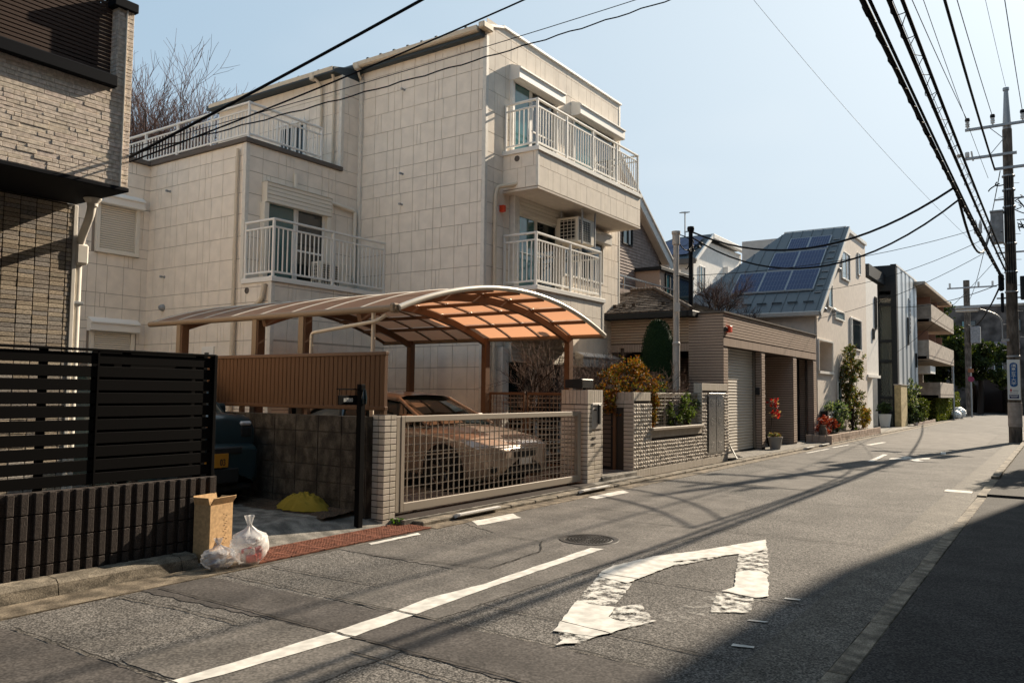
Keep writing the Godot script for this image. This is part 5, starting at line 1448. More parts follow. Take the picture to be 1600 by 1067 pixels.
func plants() -> void:
	var G := [L(0.045, 0.085, 0.018), L(0.06, 0.10, 0.025), L(0.035, 0.065, 0.015)]
	var O := [L(0.32, 0.12, 0.02), L(0.42, 0.19, 0.03), L(0.25, 0.07, 0.015), L(0.18, 0.14, 0.03), L(0.07, 0.08, 0.02)]
	# bare zelkova behind the house
	rng.seed = 5
	rmin = 0.010
	bare_plant("bare_tree", "tall bare winter tree fanning out behind the roof terrace", "tree", V(22.0, 0.0, -37.0), 14.0, 13, 0.15, 6, 0.8, 0.34, M.twig)
	rng.seed = 6
	rmin = 0.0032
	# bare garden shrubs
	bare_plant("bare_shrub", "gnarled bare garden shrub nearest the carport's rear post", "shrub", V(13.2, 0.1, -9.0), 2.4, 1, 0.045, 5, 1.0, 0.12, M.twig_pale, "bare garden shrubs")
	bare_plant("bare_shrub", "dense bare garden shrub in front of the dark ground floor window", "shrub", V(14.1, 0.1, -8.55), 2.0, 4, 0.03, 5, 0.95, 0.25, M.twig_pale, "bare garden shrubs")
	bare_plant("bare_shrub", "tangled bare shrub behind the letter box", "shrub", V(15.0, 0.1, -8.0), 2.1, 5, 0.022, 5, 1.0, 0.2, M.twig_pale, "bare garden shrubs")
	bare_plant("bare_shrub", "twiggy shrub between the letter box and the orange bush", "shrub", V(15.6, 0.1, -7.8), 2.0, 5, 0.02, 5, 1.0, 0.2, M.twig_pale, "bare garden shrubs")
	bare_plant("bare_shrub", "leafless brown shrub rising above the garage roof left of the solar house", "shrub", V(25.4, 3.5, -9.2), 1.75, 6, 0.03, 5, 0.95, 0.2, M.twig)
	bare_plant("bare_shrub", "smaller leafless shrub lower right of the one above the garage roof", "shrub", V(27.3, 3.4, -9.0), 1.15, 5, 0.02, 4, 0.95, 0.15, M.twig)
	# orange bush spilling over the tile wall
	rng.seed = 7
	shrub("nandina_bush", "orange leaved bush spilling over the left part of the tile wall", "bush", V(14.3, 0.95, -6.98), V(1.35, 0.62, 0.40), 7000, 0.05, O, 24)
	shrub("orange_creeper", "orange leaves hanging down through the left side of the planter lattice", "plant", V(14.55, 0.86, -6.58), V(0.42, 0.46, 0.12), 1100, 0.045, O, 8)
	shrub("planter_shrub", "small yellow green shrub at the left end of the planter sill", "plant", V(14.38, 0.88, -6.55), V(0.15, 0.15, 0.09), 260, 0.04, [L(0.16, 0.13, 0.03), L(0.25, 0.12, 0.03)], 4)
	shrub("planter_shrub", "low green shrub in the middle of the planter opening", "plant", V(15.5, 0.88, -6.56), V(0.38, 0.24, 0.1), 620, 0.045, [L(0.12, 0.16, 0.05), L(0.07, 0.10, 0.03)], 5)
	shrub("planter_shrub", "bushy green shrub at the right end of the planter opening", "plant", V(16.2, 0.88, -6.56), V(0.75, 0.31, 0.12), 1600, 0.05, [L(0.12, 0.17, 0.05), L(0.07, 0.10, 0.03), L(0.16, 0.2, 0.07)], 8)
	shrub("garden_shrub", "light green shrub tips showing above the planter lattice", "plant", V(15.9, 0.9, -7.1), V(0.7, 0.43, 0.2), 900, 0.05, [L(0.14, 0.22, 0.05), L(0.10, 0.17, 0.04)], 10)
	# clipped topiary
	var tp := thing("topiary", "dark green clipped dome shaped evergreen behind the grey pipe pole", "bush", V(17.7, 0.3, -7.9))
	var core := MB.new()
	var pr := [[0.0, 0.35], [0.3, 0.4], [0.38, 0.7], [0.40, 1.4], [0.39, 2.1], [0.34, 2.5], [0.25, 2.78], [0.13, 2.93], [0.0, 2.97]]
	core.lathe(pr, 20)
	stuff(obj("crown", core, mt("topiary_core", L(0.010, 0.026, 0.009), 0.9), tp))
	var lf := MB.new()
	for i in 6500:
		var k := rf(0.0, 7.99)
		var q := int(k)
		var r: float = lerpf(pr[q][0], pr[q + 1][0], k - q) + rf(0.0, 0.035)
		var a := rf(0, TAU)
		leafq(lf, V(cos(a) * r, lerpf(pr[q][1], pr[q + 1][1], k - q) + (0.03 if q > 5 else 0.0), sin(a) * r), 0.034, L(0.018, 0.045, 0.014))
	stuff(obj("leaves", lf, M.leaf_dark, tp))
	obj("trunk", tb([V(0, -0.2, 0), V(0, 1.0, 0)], 0.06), M.bark, tp)
	# planter bed before the solar house
	rng.seed = 9
	shrub("red_bush", "red leaved low bush at the left end of the brick planter", "bush", V(27.9, 0.25, -6.45), V(1.2, 0.30, 0.25), 1500, 0.06, [L(0.3, 0.03, 0.025), L(0.2, 0.03, 0.03), L(0.42, 0.10, 0.07)], 8)
	shrub("white_edged_bush", "round bush with pale edged leaves in the middle of the brick planter", "bush", V(29.8, 0.28, -6.55), V(1.6, 0.52, 0.36), 3000, 0.085, [L(0.10, 0.15, 0.075), L(0.06, 0.10, 0.04), L(0.35, 0.38, 0.28)], 12)
	shrub("tall_shrub", "tall narrow shrub with orange tinted leaves against the white wall", "bush", V(32.7, 0.25, -6.6), V(1.45, 1.55, 0.42), 6500, 0.085, [L(0.075, 0.095, 0.025), L(0.05, 0.075, 0.02), L(0.05, 0.075, 0.02), L(0.22, 0.11, 0.03), L(0.15, 0.13, 0.04), L(0.3, 0.28, 0.22)], 26)
	shrub("yellow_bush", "yellow and orange bush at the right end of the brick planter", "bush", V(34.3, 0.28, -6.55), V(1.1, 0.42, 0.3), 1500, 0.075, [L(0.42, 0.26, 0.03), L(0.24, 0.2, 0.04), L(0.32, 0.12, 0.02), L(0.1, 0.13, 0.04)], 9)
	shrub("entrance_bush", "loose green bush with white flowers right of the ochre slab", "bush", V(48.6, 0.2, -6.85), V(1.8, 1.1, 0.5), 3200, 0.13, [L(0.08, 0.12, 0.04), L(0.05, 0.08, 0.02), L(0.14, 0.16, 0.05), L(0.5, 0.5, 0.45)], 20)
	shrub("grass_tuft", "grey green grassy tuft at the foot of the ochre slab", "plant", V(46.9, 0.15, -6.5), V(0.75, 0.42, 0.4), 1200, 0.12, [L(0.08, 0.105, 0.055), L(0.055, 0.075, 0.035)], 9)
	shrub("entrance_bush", "low yellow green bush nearest the hedge", "bush", V(51.8, 0.2, -6.7), V(1.2, 0.6, 0.5), 1500, 0.12, [L(0.12, 0.13, 0.03), L(0.07, 0.09, 0.02)], 10)
	# hedge: clipped block
	var hd := thing("hedge", "clipped square hedge before the balconied apartment block", "hedge", V(57.2, 0, -7.6))
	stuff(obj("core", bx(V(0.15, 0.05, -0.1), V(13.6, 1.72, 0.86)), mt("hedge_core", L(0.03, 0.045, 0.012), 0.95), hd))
	var hl := MB.new()
	for i in 15000:
		var k := rng.randi() % 5
		var p := V(rf(0, 13.8), rf(0.05, 1.85), 0.95 + rf(-0.05, 0.06)) if k < 3 else (V(rf(-0.05, 0.05), rf(0.05, 1.85), rf(-0.1, 1.0)) if k == 3 else V(rf(0, 13.8), 1.82 + rf(-0.05, 0.05), rf(-0.1, 1.0)))
		leafq(hl, p, 0.14, [L(0.11, 0.13, 0.025), L(0.075, 0.095, 0.02), L(0.16, 0.155, 0.04)][rng.randi() % 3])
	stuff(obj("leaves", hl, M.leaf, hd))
	# evergreen trees behind the far pole
	rng.seed = 12
	evergreen("evergreen_tree", "large dark evergreen tree behind the apartment block", V(86.0, 0, -11.0), V(4.6, 4.6, 4.2), 5.6, 16000, 0.34)
	evergreen("evergreen_tree", "sunlit evergreen tree leaning over the street right of the far utility pole", V(88.0, 0, -6.4), V(2.9, 2.6, 3.0), 4.4, 10000, 0.30)
	evergreen("evergreen_tree", "thin evergreen tree whose top shows over the apartment eaves", V(80.5, 0, -13.0), V(3.4, 4.4, 3.2), 6.4, 8000, 0.30)
func evergreen(called: String, label: String, at: Vector3, s: Vector3, cy: float, n: int, leaf: float) -> void:
	var o := thing(called, label, "tree", at)
	var tr := MB.new()
	tr.tube([V(0, 0, 0), V(0.2, cy * 0.5, 0.1), V(0.1, cy, 0)], 0.3, 0.16, 8, false)
	var pts := []
	for i in 34:
		var d := V(rf(-1, 1), rf(-0.95, 1), rf(-1, 1)).normalized() * rf(0.5, 0.95)
		var c := V(0, cy, 0) + d * s
		tr.tube([V(0.1, cy * 0.7, 0), V(0, cy, 0) + d * s * 0.5, c], 0.08, 0.03, 4, false)
		for j in 30: pts.append(c + V(rf(-1, 1), rf(-0.8, 0.8), rf(-1, 1)).normalized() * s * 0.27 * rf(0.5, 1.0))
	obj("trunk", tr, M.bark, o)
	leafy(o, pts, n, leaf, leaf, [L(0.03, 0.045, 0.014), L(0.045, 0.06, 0.018), L(0.07, 0.08, 0.022), L(0.022, 0.034, 0.012)])

# ---------- the houses to the right ----------
func courses(t: Transform3D, w: float, y0: float, y1: float, holes: Array, b: MB, tone: Color, row := 0.0715, len := 0.235) -> void:
	var r := 0
	var y := y1
	while y - row > y0 - 0.001:
		y -= row
		r += 1
		var x := -(0.5 * len if r % 2 else 0.0)
		while x < w:
			var a: float = max(x, 0.0); var e: float = min(x + len, w)
			x += len
			var ok := e - a > 0.02
			for h in holes:
				if a < h.end.x - 0.01 and e > h.position.x + 0.01 and y < h.end.y and y + row > h.position.y:
					if a < h.position.x - 0.03: e = h.position.x
					elif e > h.end.x + 0.03: a = h.end.x
					else: ok = false
			if not ok: continue
			var g := rf(0.94, 1.06)
			b.t = t; b.col = tone * g
			b.box(V(a + 0.0005, y + 0.003, -0.004), V(e - 0.0005, y + row - 0.012, rf(0.009, 0.0105)))

func garage() -> void:
	var h := thing("garage_house", "brown brick tiled garage joined to a low house with a hipped tile roof", "house")
	var X0 := 19.1
	# front block in pieces round the three openings
	var T := 3.56
	for a in [[19.1, 19.42, 0.0, 2.74], [22.12, 22.42, 0.0, 2.74], [25.28, 25.65, 0.0, 2.74], [27.72, 28.1, 0.0, 2.74]]:
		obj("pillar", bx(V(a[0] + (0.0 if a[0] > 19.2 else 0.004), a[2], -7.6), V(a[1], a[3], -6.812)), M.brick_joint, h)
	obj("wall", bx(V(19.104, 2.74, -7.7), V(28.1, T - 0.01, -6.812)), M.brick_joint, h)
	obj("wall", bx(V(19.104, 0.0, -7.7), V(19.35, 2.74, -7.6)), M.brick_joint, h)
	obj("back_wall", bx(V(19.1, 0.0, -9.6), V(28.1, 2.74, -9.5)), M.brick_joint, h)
	obj("coping", bx(V(19.05, T - 0.01, -9.0), V(28.14, T + 0.035, -6.77), 0.006), M.coping, h)
	var b := MB.new()
	var tone := L(1, 1, 1)
	courses(wall_t(19.1, 0, -6.812, "S"), 9.0, 0.06, 3.55, [Rect2(0.32, 0.0, 2.7, 2.95), Rect2(3.32, 0.0, 2.86, 2.95), Rect2(6.55, 0, 2.07, 2.95), Rect2(0, 2.74, 9.0, 0.21)], b, tone)
	for i in 125:
		var g := rf(0.88, 1.1); b.t = wall_t(19.1, 0, -6.812, "S"); b.col = tone * g
		b.box(V(i * 0.072 + 0.002, 2.745, -0.004), V(i * 0.072 + 0.064, 2.945, 0.012))
	courses(wall_t(19.1, 0, -7.7, "W"), 0.888, 0.0, 3.55, [], b, tone)
	for x in [22.12, 25.28, 27.72]: courses(wall_t(x, 0, -9.4, "W"), 2.58, 0.0, 2.74, [], b, tone)
	courses(wall_t(22.42, 0, -9.45, "S"), 2.86, 0, 2.74, [], b, tone)
	stuff(obj("brick_tiles", b, M.brick_brown, h))
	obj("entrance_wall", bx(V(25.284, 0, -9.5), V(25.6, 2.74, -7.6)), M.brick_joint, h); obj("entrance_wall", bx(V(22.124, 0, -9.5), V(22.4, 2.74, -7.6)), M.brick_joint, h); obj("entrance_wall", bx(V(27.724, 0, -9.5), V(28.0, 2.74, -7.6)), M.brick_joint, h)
	# roller shutter of separate slats
	var rs := obj("roller_shutter", bx(V(19.42, 0.05, -7.12), V(22.12, 2.74, -7.06)), M.charcoal, h)
	var sl := MB.new(); sl.t = Transform3D(ZX, Vector3.ZERO)
	sl.prism(PackedVector2Array([Vector2(0, 0.003), Vector2(0.018, 0.012), Vector2(0.022, 0.045), Vector2(0.012, 0.07), Vector2(0, 0.076)]), -2.62, 0.0)
	var slm := sl.mesh()
	for i in 35: obj("slat", slm, M.roller, rs, V(19.42, 0.08 + i * 0.0765, -7.06))
	obj("guide_rail", bx(V(22.03, 0.05, -7.08), V(22.11, 2.74, -6.96), 0.006), M.steel, h)
	obj("bottom_bar", bx(V(19.42, 0.055, -7.08), V(22.03, 0.10, -7.02)), M.charcoal, h)
	obj("shutter_switch", bx(V(22.06, 1.55, -6.98), V(22.118, 1.75, -6.86), 0.01), M.dark_plastic, h)
	var dl := MB.new(); dl.t.origin = V(22.7, 1.52, -7.0); dl.lathe([[0.0, -0.13], [0.09, -0.1], [0.11, 0.0], [0.08, 0.12], [0.0, 0.14]], 14); obj("wall_lamp", dl, M.white_plastic, h)
	obj("alarm_lamp", bx(V(19.26, 3.08, -6.80), V(19.40, 3.24, -6.68), 0.01), M.red_plastic, h); obj("alarm_bracket", bx(V(19.14, 3.1, -6.80), V(19.26, 3.2, -6.74), 0.006), M.dark_plastic, h)
	# third opening: dark louvred gates and a steel stile
	var dg := obj("door", bx(V(25.65, 0.06, -7.3), V(27.72, 2.72, -7.26)), M.charcoal, h)
	for i in 26: obj("slat", bx(V(25.66, 0.12 + i * 0.1, -7.26), V(27.4, 0.19 + i * 0.1, -7.235)), M.brick_joint, dg)
	obj("door_stile", bx(V(27.62, 0.06, -7.05), V(27.70, 2.72, -6.98), 0.006), M.steel, h)
	# low house behind: brick wall, eaves, hipped roof of tiles
	obj("wall", bx(V(19.12, 2.62, -14), V(26, 3.5, -7.7)), M.brick_joint, h)
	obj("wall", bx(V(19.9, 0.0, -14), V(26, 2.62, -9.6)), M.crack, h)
	var b2 := MB.new()
	courses(wall_t(19.12, 0, -12.0, "W"), 4.3, 2.84, 3.5, [], b2, L(1.05, 0.98, 0.9))  # warmer tint puts reflected light into these bricks
	for i in 60:
		var g := rf(0.9, 1.1); b2.t = wall_t(19.12, 0, -12.0, "W"); b2.col = tone * g
		b2.box(V(i * 0.072 + 0.002, 2.63, -0.004), V(i * 0.072 + 0.064, 2.83, 0.012))
	stuff(obj("brick_tiles", b2, M.brick_brown, h))
	obj("eaves_gutter", bx(V(18.72, 3.46, -14), V(19.0, 3.62, -7.55), 0.02), M.charcoal, h); obj("eaves_gutter", bx(V(18.72, 3.46, -7.62), V(26.5, 3.62, -7.45), 0.02), M.charcoal, h)
	var A := V(18.75, 3.62, -7.5); var Bk := V(18.75, 3.62, -14.0); var R0 := V(20.75, 4.44, -9.35); var R1 := V(20.75, 4.44, -10.1)
	var rb := MB.new()
	rb.quad(Bk, A, R0, R1); rb.tri(A, V(26.5, 3.62, -7.5), R0); rb.quad(R0, V(26.5, 3.62, -7.5), V(26.5, 3.62, -14), R1)
	var ro := obj("roof", rb, M.roof_tile, h)
	var tl := MB.new()
	for i in 13:      # courses of flat tiles on the two seen slopes
		var s0 := i / 13.0; var s1 := (i + 1) / 13.0
		var z0 := lerpf(A.z, R0.z, s0); var z1 := lerpf(Bk.z, R1.z, s0)
		var x := lerpf(A.x, R0.x, s0); var xx := lerpf(A.x, R0.x, s1)
		var y := lerpf(A.y, R0.y, s0); var yy := lerpf(A.y, R0.y, s1)
		var z := z0 - (0.1 if i % 2 else 0.0)
		while z > z1 + 0.05:
			var g := rf(0.7, 1.35); tl.col = Color(g, g * 0.98, g * 0.95)
			var e: float = max(z - 0.28, z1)
			var lft := rf(0.03, 0.045)
			tl.quad(V(x - 0.01, y + lft, e + 0.006), V(x - 0.01, y + lft, z - 0.006), V(xx, yy + 0.016, z - 0.006), V(xx, yy + 0.016, e + 0.006))
			tl.quad(V(x - 0.01, y - 0.005, e + 0.006), V(x - 0.01, y - 0.005, z - 0.006), V(x - 0.01, y + lft, z - 0.006), V(x - 0.01, y + lft, e + 0.006))
			if i == 3 and rng.randi() % 2: tl.box(V(x + 0.02, y + 0.05, (z + e) / 2 - 0.05), V(x + 0.05, y + 0.11, (z + e) / 2 + 0.05))
			z = e
		var xs := lerpf(A.x, R0.x, s0); var xe := lerpf(26.5, R0.x, s0)
		var zz := lerpf(A.z, R0.z, s0); var zz1 := lerpf(A.z, R0.z, s1)
		while xs < xe - 0.05:
			var g := rf(0.7, 1.35); tl.col = Color(g, g * 0.98, g * 0.95)
			var e: float = min(xs + 0.28, xe)
			tl.quad(V(xs + 0.006, y + 0.035, zz + 0.01), V(e - 0.006, y + 0.035, zz + 0.01), V(e - 0.006, yy + 0.016, zz1), V(xs + 0.006, yy + 0.016, zz1))
			xs = e
	stuff(obj("roof_tiles", tl, M.roof_tile, h))
	for q in [[A, R0], [R1, R0]]:
		var n := 8
		for i in n:
			var c := MB.new(); var a: Vector3 = q[0].lerp(q[1], i / float(n)); var e: Vector3 = q[0].lerp(q[1], (i + 0.94) / n)
			c.tube([a + V(0, 0.03, 0), e + V(0, 0.05, 0)], 0.07, 0.065, 8); obj("ridge_tile", c, M.roof_tile, ro)
	# brown screen left of the garage, plants in pots
	var sc := thing("garden_screen", "plain brown panel fence behind the tile wall left of the garage", "fence", V(18.9, 0.1, -7.75))
	obj("panel", bx(V(-2.6, 0.0, -0.02), V(0.12, 1.92, 0.0)), M.brown_slat, sc)
	for i in 27: obj("slat", bx(V(-2.6 + i * 0.1, 0.02, 0.0), V(-2.6 + i * 0.1 + 0.092, 1.9, 0.014), 0.004), M.carport_frame, sc)
	obj("top_rail", bx(V(-2.62, 1.9, -0.035), V(0.14, 1.95, 0.03), 0.004), M.carport_frame, sc)
	var pc := thing("tall_pot_plant", "red leaved potted plant standing in the dark garage entrance", "plant", V(23.75, 0.055, -7.05))
	pot(pc, 0.13, 0.3, M.charcoal)
	obj("stem", tb([V(0, 0.25, 0), V(0.03, 0.8, 0.02), V(0.05, 1.25, 0.05)], 0.012, 5), M.bark, pc)
	leafy(pc, [V(0.05, 1.28, 0.05), V(0.15, 1.22, 0.1), V(-0.05, 1.3, 0.1), V(0.0, 0.95, 0.08), V(0.18, 0.9, 0.12), V(0.3, 0.85, 0.1), V(0.1, 1.15, 0.08)], 130, 0.10, 0.12, [L(0.5, 0.03, 0.03), L(0.4, 0.02, 0.03), L(0.5, 0.35, 0.33)], "leaves")
	var pf := thing("flower_pot", "round grey flower pot with dry brown flowers at the garage pillar", "flower pot", V(22.62, 0.055, -6.6))
	pot(pf, 0.19, 0.34, mt("pot_grey", L(0.3, 0.29, 0.28), 0.6))
	leafy(pf, [V(0, 0.38, 0), V(0.1, 0.36, 0.05), V(-0.1, 0.36, -0.05)], 160, 0.06, 0.1, [L(0.25, 0.12, 0.06), L(0.4, 0.3, 0.2), L(0.12, 0.14, 0.05)], "flowers")
func pot(o: Node, r: float, h: float, m: Material) -> void:
	var b := MB.new(); b.lathe([[0, 0], [r * 0.7, 0], [r, h * 0.9], [r * 1.08, h * 0.92], [r * 1.08, h], [r * 0.92, h], [r * 0.9, h * 0.85], [0, h * 0.85]], 20)
	obj("pot", b, m, o)

func back_houses() -> void:
	# clapboard gable
	var h := thing("gable_house", "grey brown clapboard house with a steep dark gable and a glazed bay", "house")
	var gm := MB.new()
	gm.prism(PackedVector2Array([Vector2(16.5, 0), Vector2(27.0, 0), Vector2(27.0, 6.55), Vector2(22.4, 9.65), Vector2(16.5, 5.8)]), -19.0, -12.03); obj("wall", gm, M.clapboard, h)
	for i in 52:
		var y := 4.2 + i * 0.105
		var xe: float = min(27.0, 27.0 - (y + 0.1 - 6.55) / 0.674)
		if xe < 22.6: break
		var b := MB.new(); b.t = Transform3D(Basis.IDENTITY, V(0, y, -12.03))
		b.quad(V(21.5, 0, 0.022), V(xe, 0, 0.022), V(xe, 0.105, 0.004), V(21.5, 0.105, 0.004)); b.quad(V(21.5, 0, 0.0), V(xe, 0, 0.0), V(xe, 0, 0.022), V(21.5, 0, 0.022))
		obj("clapboard", b, M.clapboard, h)
	var rfm := MB.new()
	for k in 2:
		var a := V(22.4, 9.95, 0); var e := V(27.75, 6.32, 0) if k == 0 else V(15.6, 5.35, 0)
		if k == 0: rfm.quad(V(a.x, a.y, -11.72), V(e.x, e.y, -11.72), V(e.x, e.y, -19.5), V(a.x, a.y, -19.5))
		else: rfm.quad(V(e.x, e.y, -11.72), V(a.x, a.y, -11.72), V(a.x, a.y, -19.5), V(e.x, e.y, -19.5))
	obj("roof", rfm, M.charcoal, h)
	var f := MB.new(); f.bar(V(22.4, 9.78, -11.76), V(27.72, 6.17, -11.76), 0.06, 0.30); f.bar(V(22.4, 9.96, -11.74), V(27.8, 6.31, -11.74), 0.12, 0.05)
	f.box(V(27.3, 5.98, -12.1), V(27.68, 6.3, -11.74)); obj("bargeboard", f, M.stucco_white, h)
	var so := MB.new(); so.quad(V(22.4, 9.6, -12.03), V(27.7, 6.02, -12.03), V(27.7, 6.02, -11.74), V(22.4, 9.6, -11.74)); obj("soffit", so, M.soffit, h)
	sash_window(h, wall_t(0, 0, -12.02, "S"), Rect2(24.0, 6.55, 0.75, 0.65), M.pane, 0.5, 0, M.charcoal)
	obj("bay", bx(V(25.0, 3.2, -12.0), V(27.75, 5.72, -11.1)), M.brick_brown, h); obj("bay_roof", bx(V(24.9, 5.72, -12.0), V(27.85, 5.84, -11.0), 0.01), M.charcoal, h)
	sash_window(h, wall_t(0, 0, -11.09, "S"), Rect2(25.4, 4.3, 2.25, 1.36), M.pane, 0.16, 0, M.charcoal)
	obj("balcony", bx(V(20.5, 4.3, -12.0), V(26.3, 4.72, -10.9)), M.clapboard, h)
	for i in 4:
		obj("clapboard", bx(V(20.5, 4.3 + i * 0.105, -10.9), V(26.3, 4.3 + i * 0.105 + 0.098, -10.885)), M.clapboard, h)
	var rl := MB.new(); rl.bar(V(20.5, 5.12, -10.95), V(26.3, 5.12, -10.95), 0.06, 0.05); rl.bar(V(20.5, 4.86, -10.95), V(26.3, 4.86, -10.95), 0.03, 0.03)
	for x in [22.0, 23.5, 25.0, 26.2]: rl.bar(V(x, 4.7, -10.95), V(x, 5.1, -10.95), 0.04, 0.04)
	obj("balcony_rail", rl, M.steel, h)
	var fn := thing("louvre_screen", "row of upright grey fence slats between the gable house and the white house", "screen", V(28.2, 3.4, -13.0))
	for i in 9: obj("slat", bx(V(i * 0.36, 0, 0), V(i * 0.36 + 0.22, 3.3, 0.05)), M.grey_paint, fn)
	# white house with dark hipped roof
	var w := thing("hip_roof_house", "white house with a dark hipped roof carrying solar panels behind the two poles", "house")
	var wp := MB.new()
	wp.prism(PackedVector2Array([Vector2(40.4, 0), Vector2(48.1, 0), Vector2(48.1, 10.1), Vector2(42.4, 10.0), Vector2(40.4, 8.7)]), -24.0, -16.0)
	obj("wall", wp, M.stucco_white, w)
	obj("wall", bx(V(44.9, 0, -16.0), V(48.0, 8.9, -15.7)), M.stucco_white, w)
	var rb := MB.new()
	var c0 := V(39.9, 8.55, -15.7); var c3 := V(39.9, 8.55, -21.2); var p0 := V(42.5, 10.25, -15.7); var p1 := V(42.5, 10.25, -17.9)
	var lift := V(0, 0.16, 0)
	rb.quad(c3 + lift, c0 + lift, p0 + lift, p1 + lift); rb.quad(c0, p0, p0 + lift, c0 + lift); rb.quad(c3, c0, c0 + lift, c3 + lift); rb.quad(p0 + lift, V(48.6, 10.4, -15.7), V(48.6, 10.4, -24), p1 + lift)
	rb.tri(c3 + lift, p1 + lift, V(44.0, 9.3, -24))
	obj("roof", rb, M.roof_metal, w)
	obj("eaves", bx(V(39.82, 8.42, -21.2), V(40.0, 8.68, -15.7)), M.coping, w); obj("eaves", bx(V(42.4, 10.12, -15.85), V(48.7, 10.42, -15.6), 0.04), M.stucco_white, w)
	var rk0 := MB.new(); rk0.bar(V(39.9, 8.6, -15.66), V(42.5, 10.32, -15.66), 0.08, 0.2); obj("rake_trim", rk0, M.stucco_white, w)
	var sp := MB.new()
	for i in 4:
		for j in 2:
			var q := func(s: float, tt: float) -> Vector3:
				var lo: Vector3 = c3.lerp(c0, s); var hi: Vector3 = p1.lerp(p0, s)
				return lo.lerp(hi, tt) + V(-0.06, 0.24, 0)
			var s0 := 0.22 + i * 0.17; var s1 := s0 + 0.16; var t0 := 0.12 + j * 0.38; var t1 := t0 + 0.36
			var o := MB.new(); o.quad(q.call(s0, t0), q.call(s1, t0), q.call(s1, t1), q.call(s0, t1)); obj("solar_panel", o, M.solar_cell, w)
	sash_window(w, wall_t(0, 0, -15.99, "S"), Rect2(41.2, 6.6, 0.8, 1.9), M.pane, 0.5); sash_window(w, wall_t(0, 0, -15.69, "S"), Rect2(46.6, 6.6, 0.5, 1.6), M.pane, 0.0)
	obj("balcony", bx(V(39.2, 4.2, -20.5), V(40.4, 6.2, -16.2)), M.stucco_white, w)
	for i in 9: obj("baluster", bx(V(39.2, 6.2, -20.4 + i * 0.5), V(39.25, 7.3, -20.35 + i * 0.5)), M.grey_paint, w)
	obj("balcony_rail", bx(V(39.17, 7.28, -20.5), V(39.27, 7.36, -16.2)), M.grey_paint, w)
	var an := MB.new(); an.bar(V(45.6, 10.2, -18.6), V(45.6, 12.6, -18.6), 0.06, 0.06); an.bar(V(45.3, 12.5, -18.75), V(45.9, 12.6, -18.5), 0.25, 0.05); an.bar(V(46.0, 10.2, -18.5), V(46.0, 11.6, -18.5), 0.05, 0.05); an.bar(V(45.8, 11.4, -18.7), V(46.2, 11.5, -18.3), 0.2, 0.05)
	obj("aerial", an, M.zinc, w)
	# solar house
	var s := thing("solar_house", "pale stucco house with a steep grey roof covered in blue solar panels", "house")
	var gw := MB.new(); gw.prism(PackedVector2Array([Vector2(28.86, 0), Vector2(37.45, 0), Vector2(37.45, 8.12), Vector2(33.5, 8.15), Vector2(28.86, 4.55)]), -9.2, -8.35)
	gw.box(V(28.87, 0, -12.3), V(33.2, 4.45, -9.2)); gw.box(V(33.2, 0, -11.0), V(37.4, 8.0, -9.2))
	gw.prism(PackedVector2Array([Vector2(31.05, 0), Vector2(37.45, 0), Vector2(37.45, 8.12), Vector2(33.5, 8.15), Vector2(31.05, 6.249)]), -8.35, -6.95)
	gw.prism(PackedVector2Array([Vector2(28.86, 3.5), Vector2(31.05, 3.5), Vector2(31.05, 6.249), Vector2(28.86, 4.55)]), -8.35, -6.95)
	gw.box(V(28.86, 0, -8.35), V(31.05, 2.4, -6.95)); gw.box(V(28.86, 2.4, -8.35), V(28.96, 3.5, -6.95))
	obj("wall", gw, M.stucco, s)
	var A := V(28.62, 4.43, -6.78); var Bt := V(33.45, 8.25, -6.78); var C := V(33.45, 8.25, -9.25); var D := V(28.62, 4.43, -12.6)
	var sr := MB.new(); sr.quad(D, A, Bt, C)
	var dn := (Bt - A).cross(D - A).normalized()
	if dn.y > 0: dn = -dn
	sr.quad(A, A + dn * 0.14, Bt + dn * 0.14, Bt); sr.quad(D + dn * 0.14, A + dn * 0.14, A, D); sr.quad(C, Bt, Bt + dn * 0.14, C + dn * 0.14); sr.quad(D, C, C + dn * 0.14, D + dn * 0.14); sr.quad(A + dn * 0.14, D + dn * 0.14, C + dn * 0.14, Bt + dn * 0.14)
	var rfn := obj("roof", sr, M.roof_grey, s)
	var pt := func(x: float, z: float, off := 0.0) -> Vector3:
		return V(x, lerpf(A.y, Bt.y, (x - A.x) / (Bt.x - A.x)), z) - dn * off
	for i in 14:
		var z := -6.95 - i * 0.4
		var xe: float = 33.43 if z > -9.25 else lerpf(33.43, 28.7, (-9.25 - z) / 3.35)
		var b := MB.new(); b.bar(pt.call(28.64, z, 0.012), pt.call(xe, z, 0.012), 0.03, 0.03); obj("roof_seam", b, M.roof_grey, rfn)
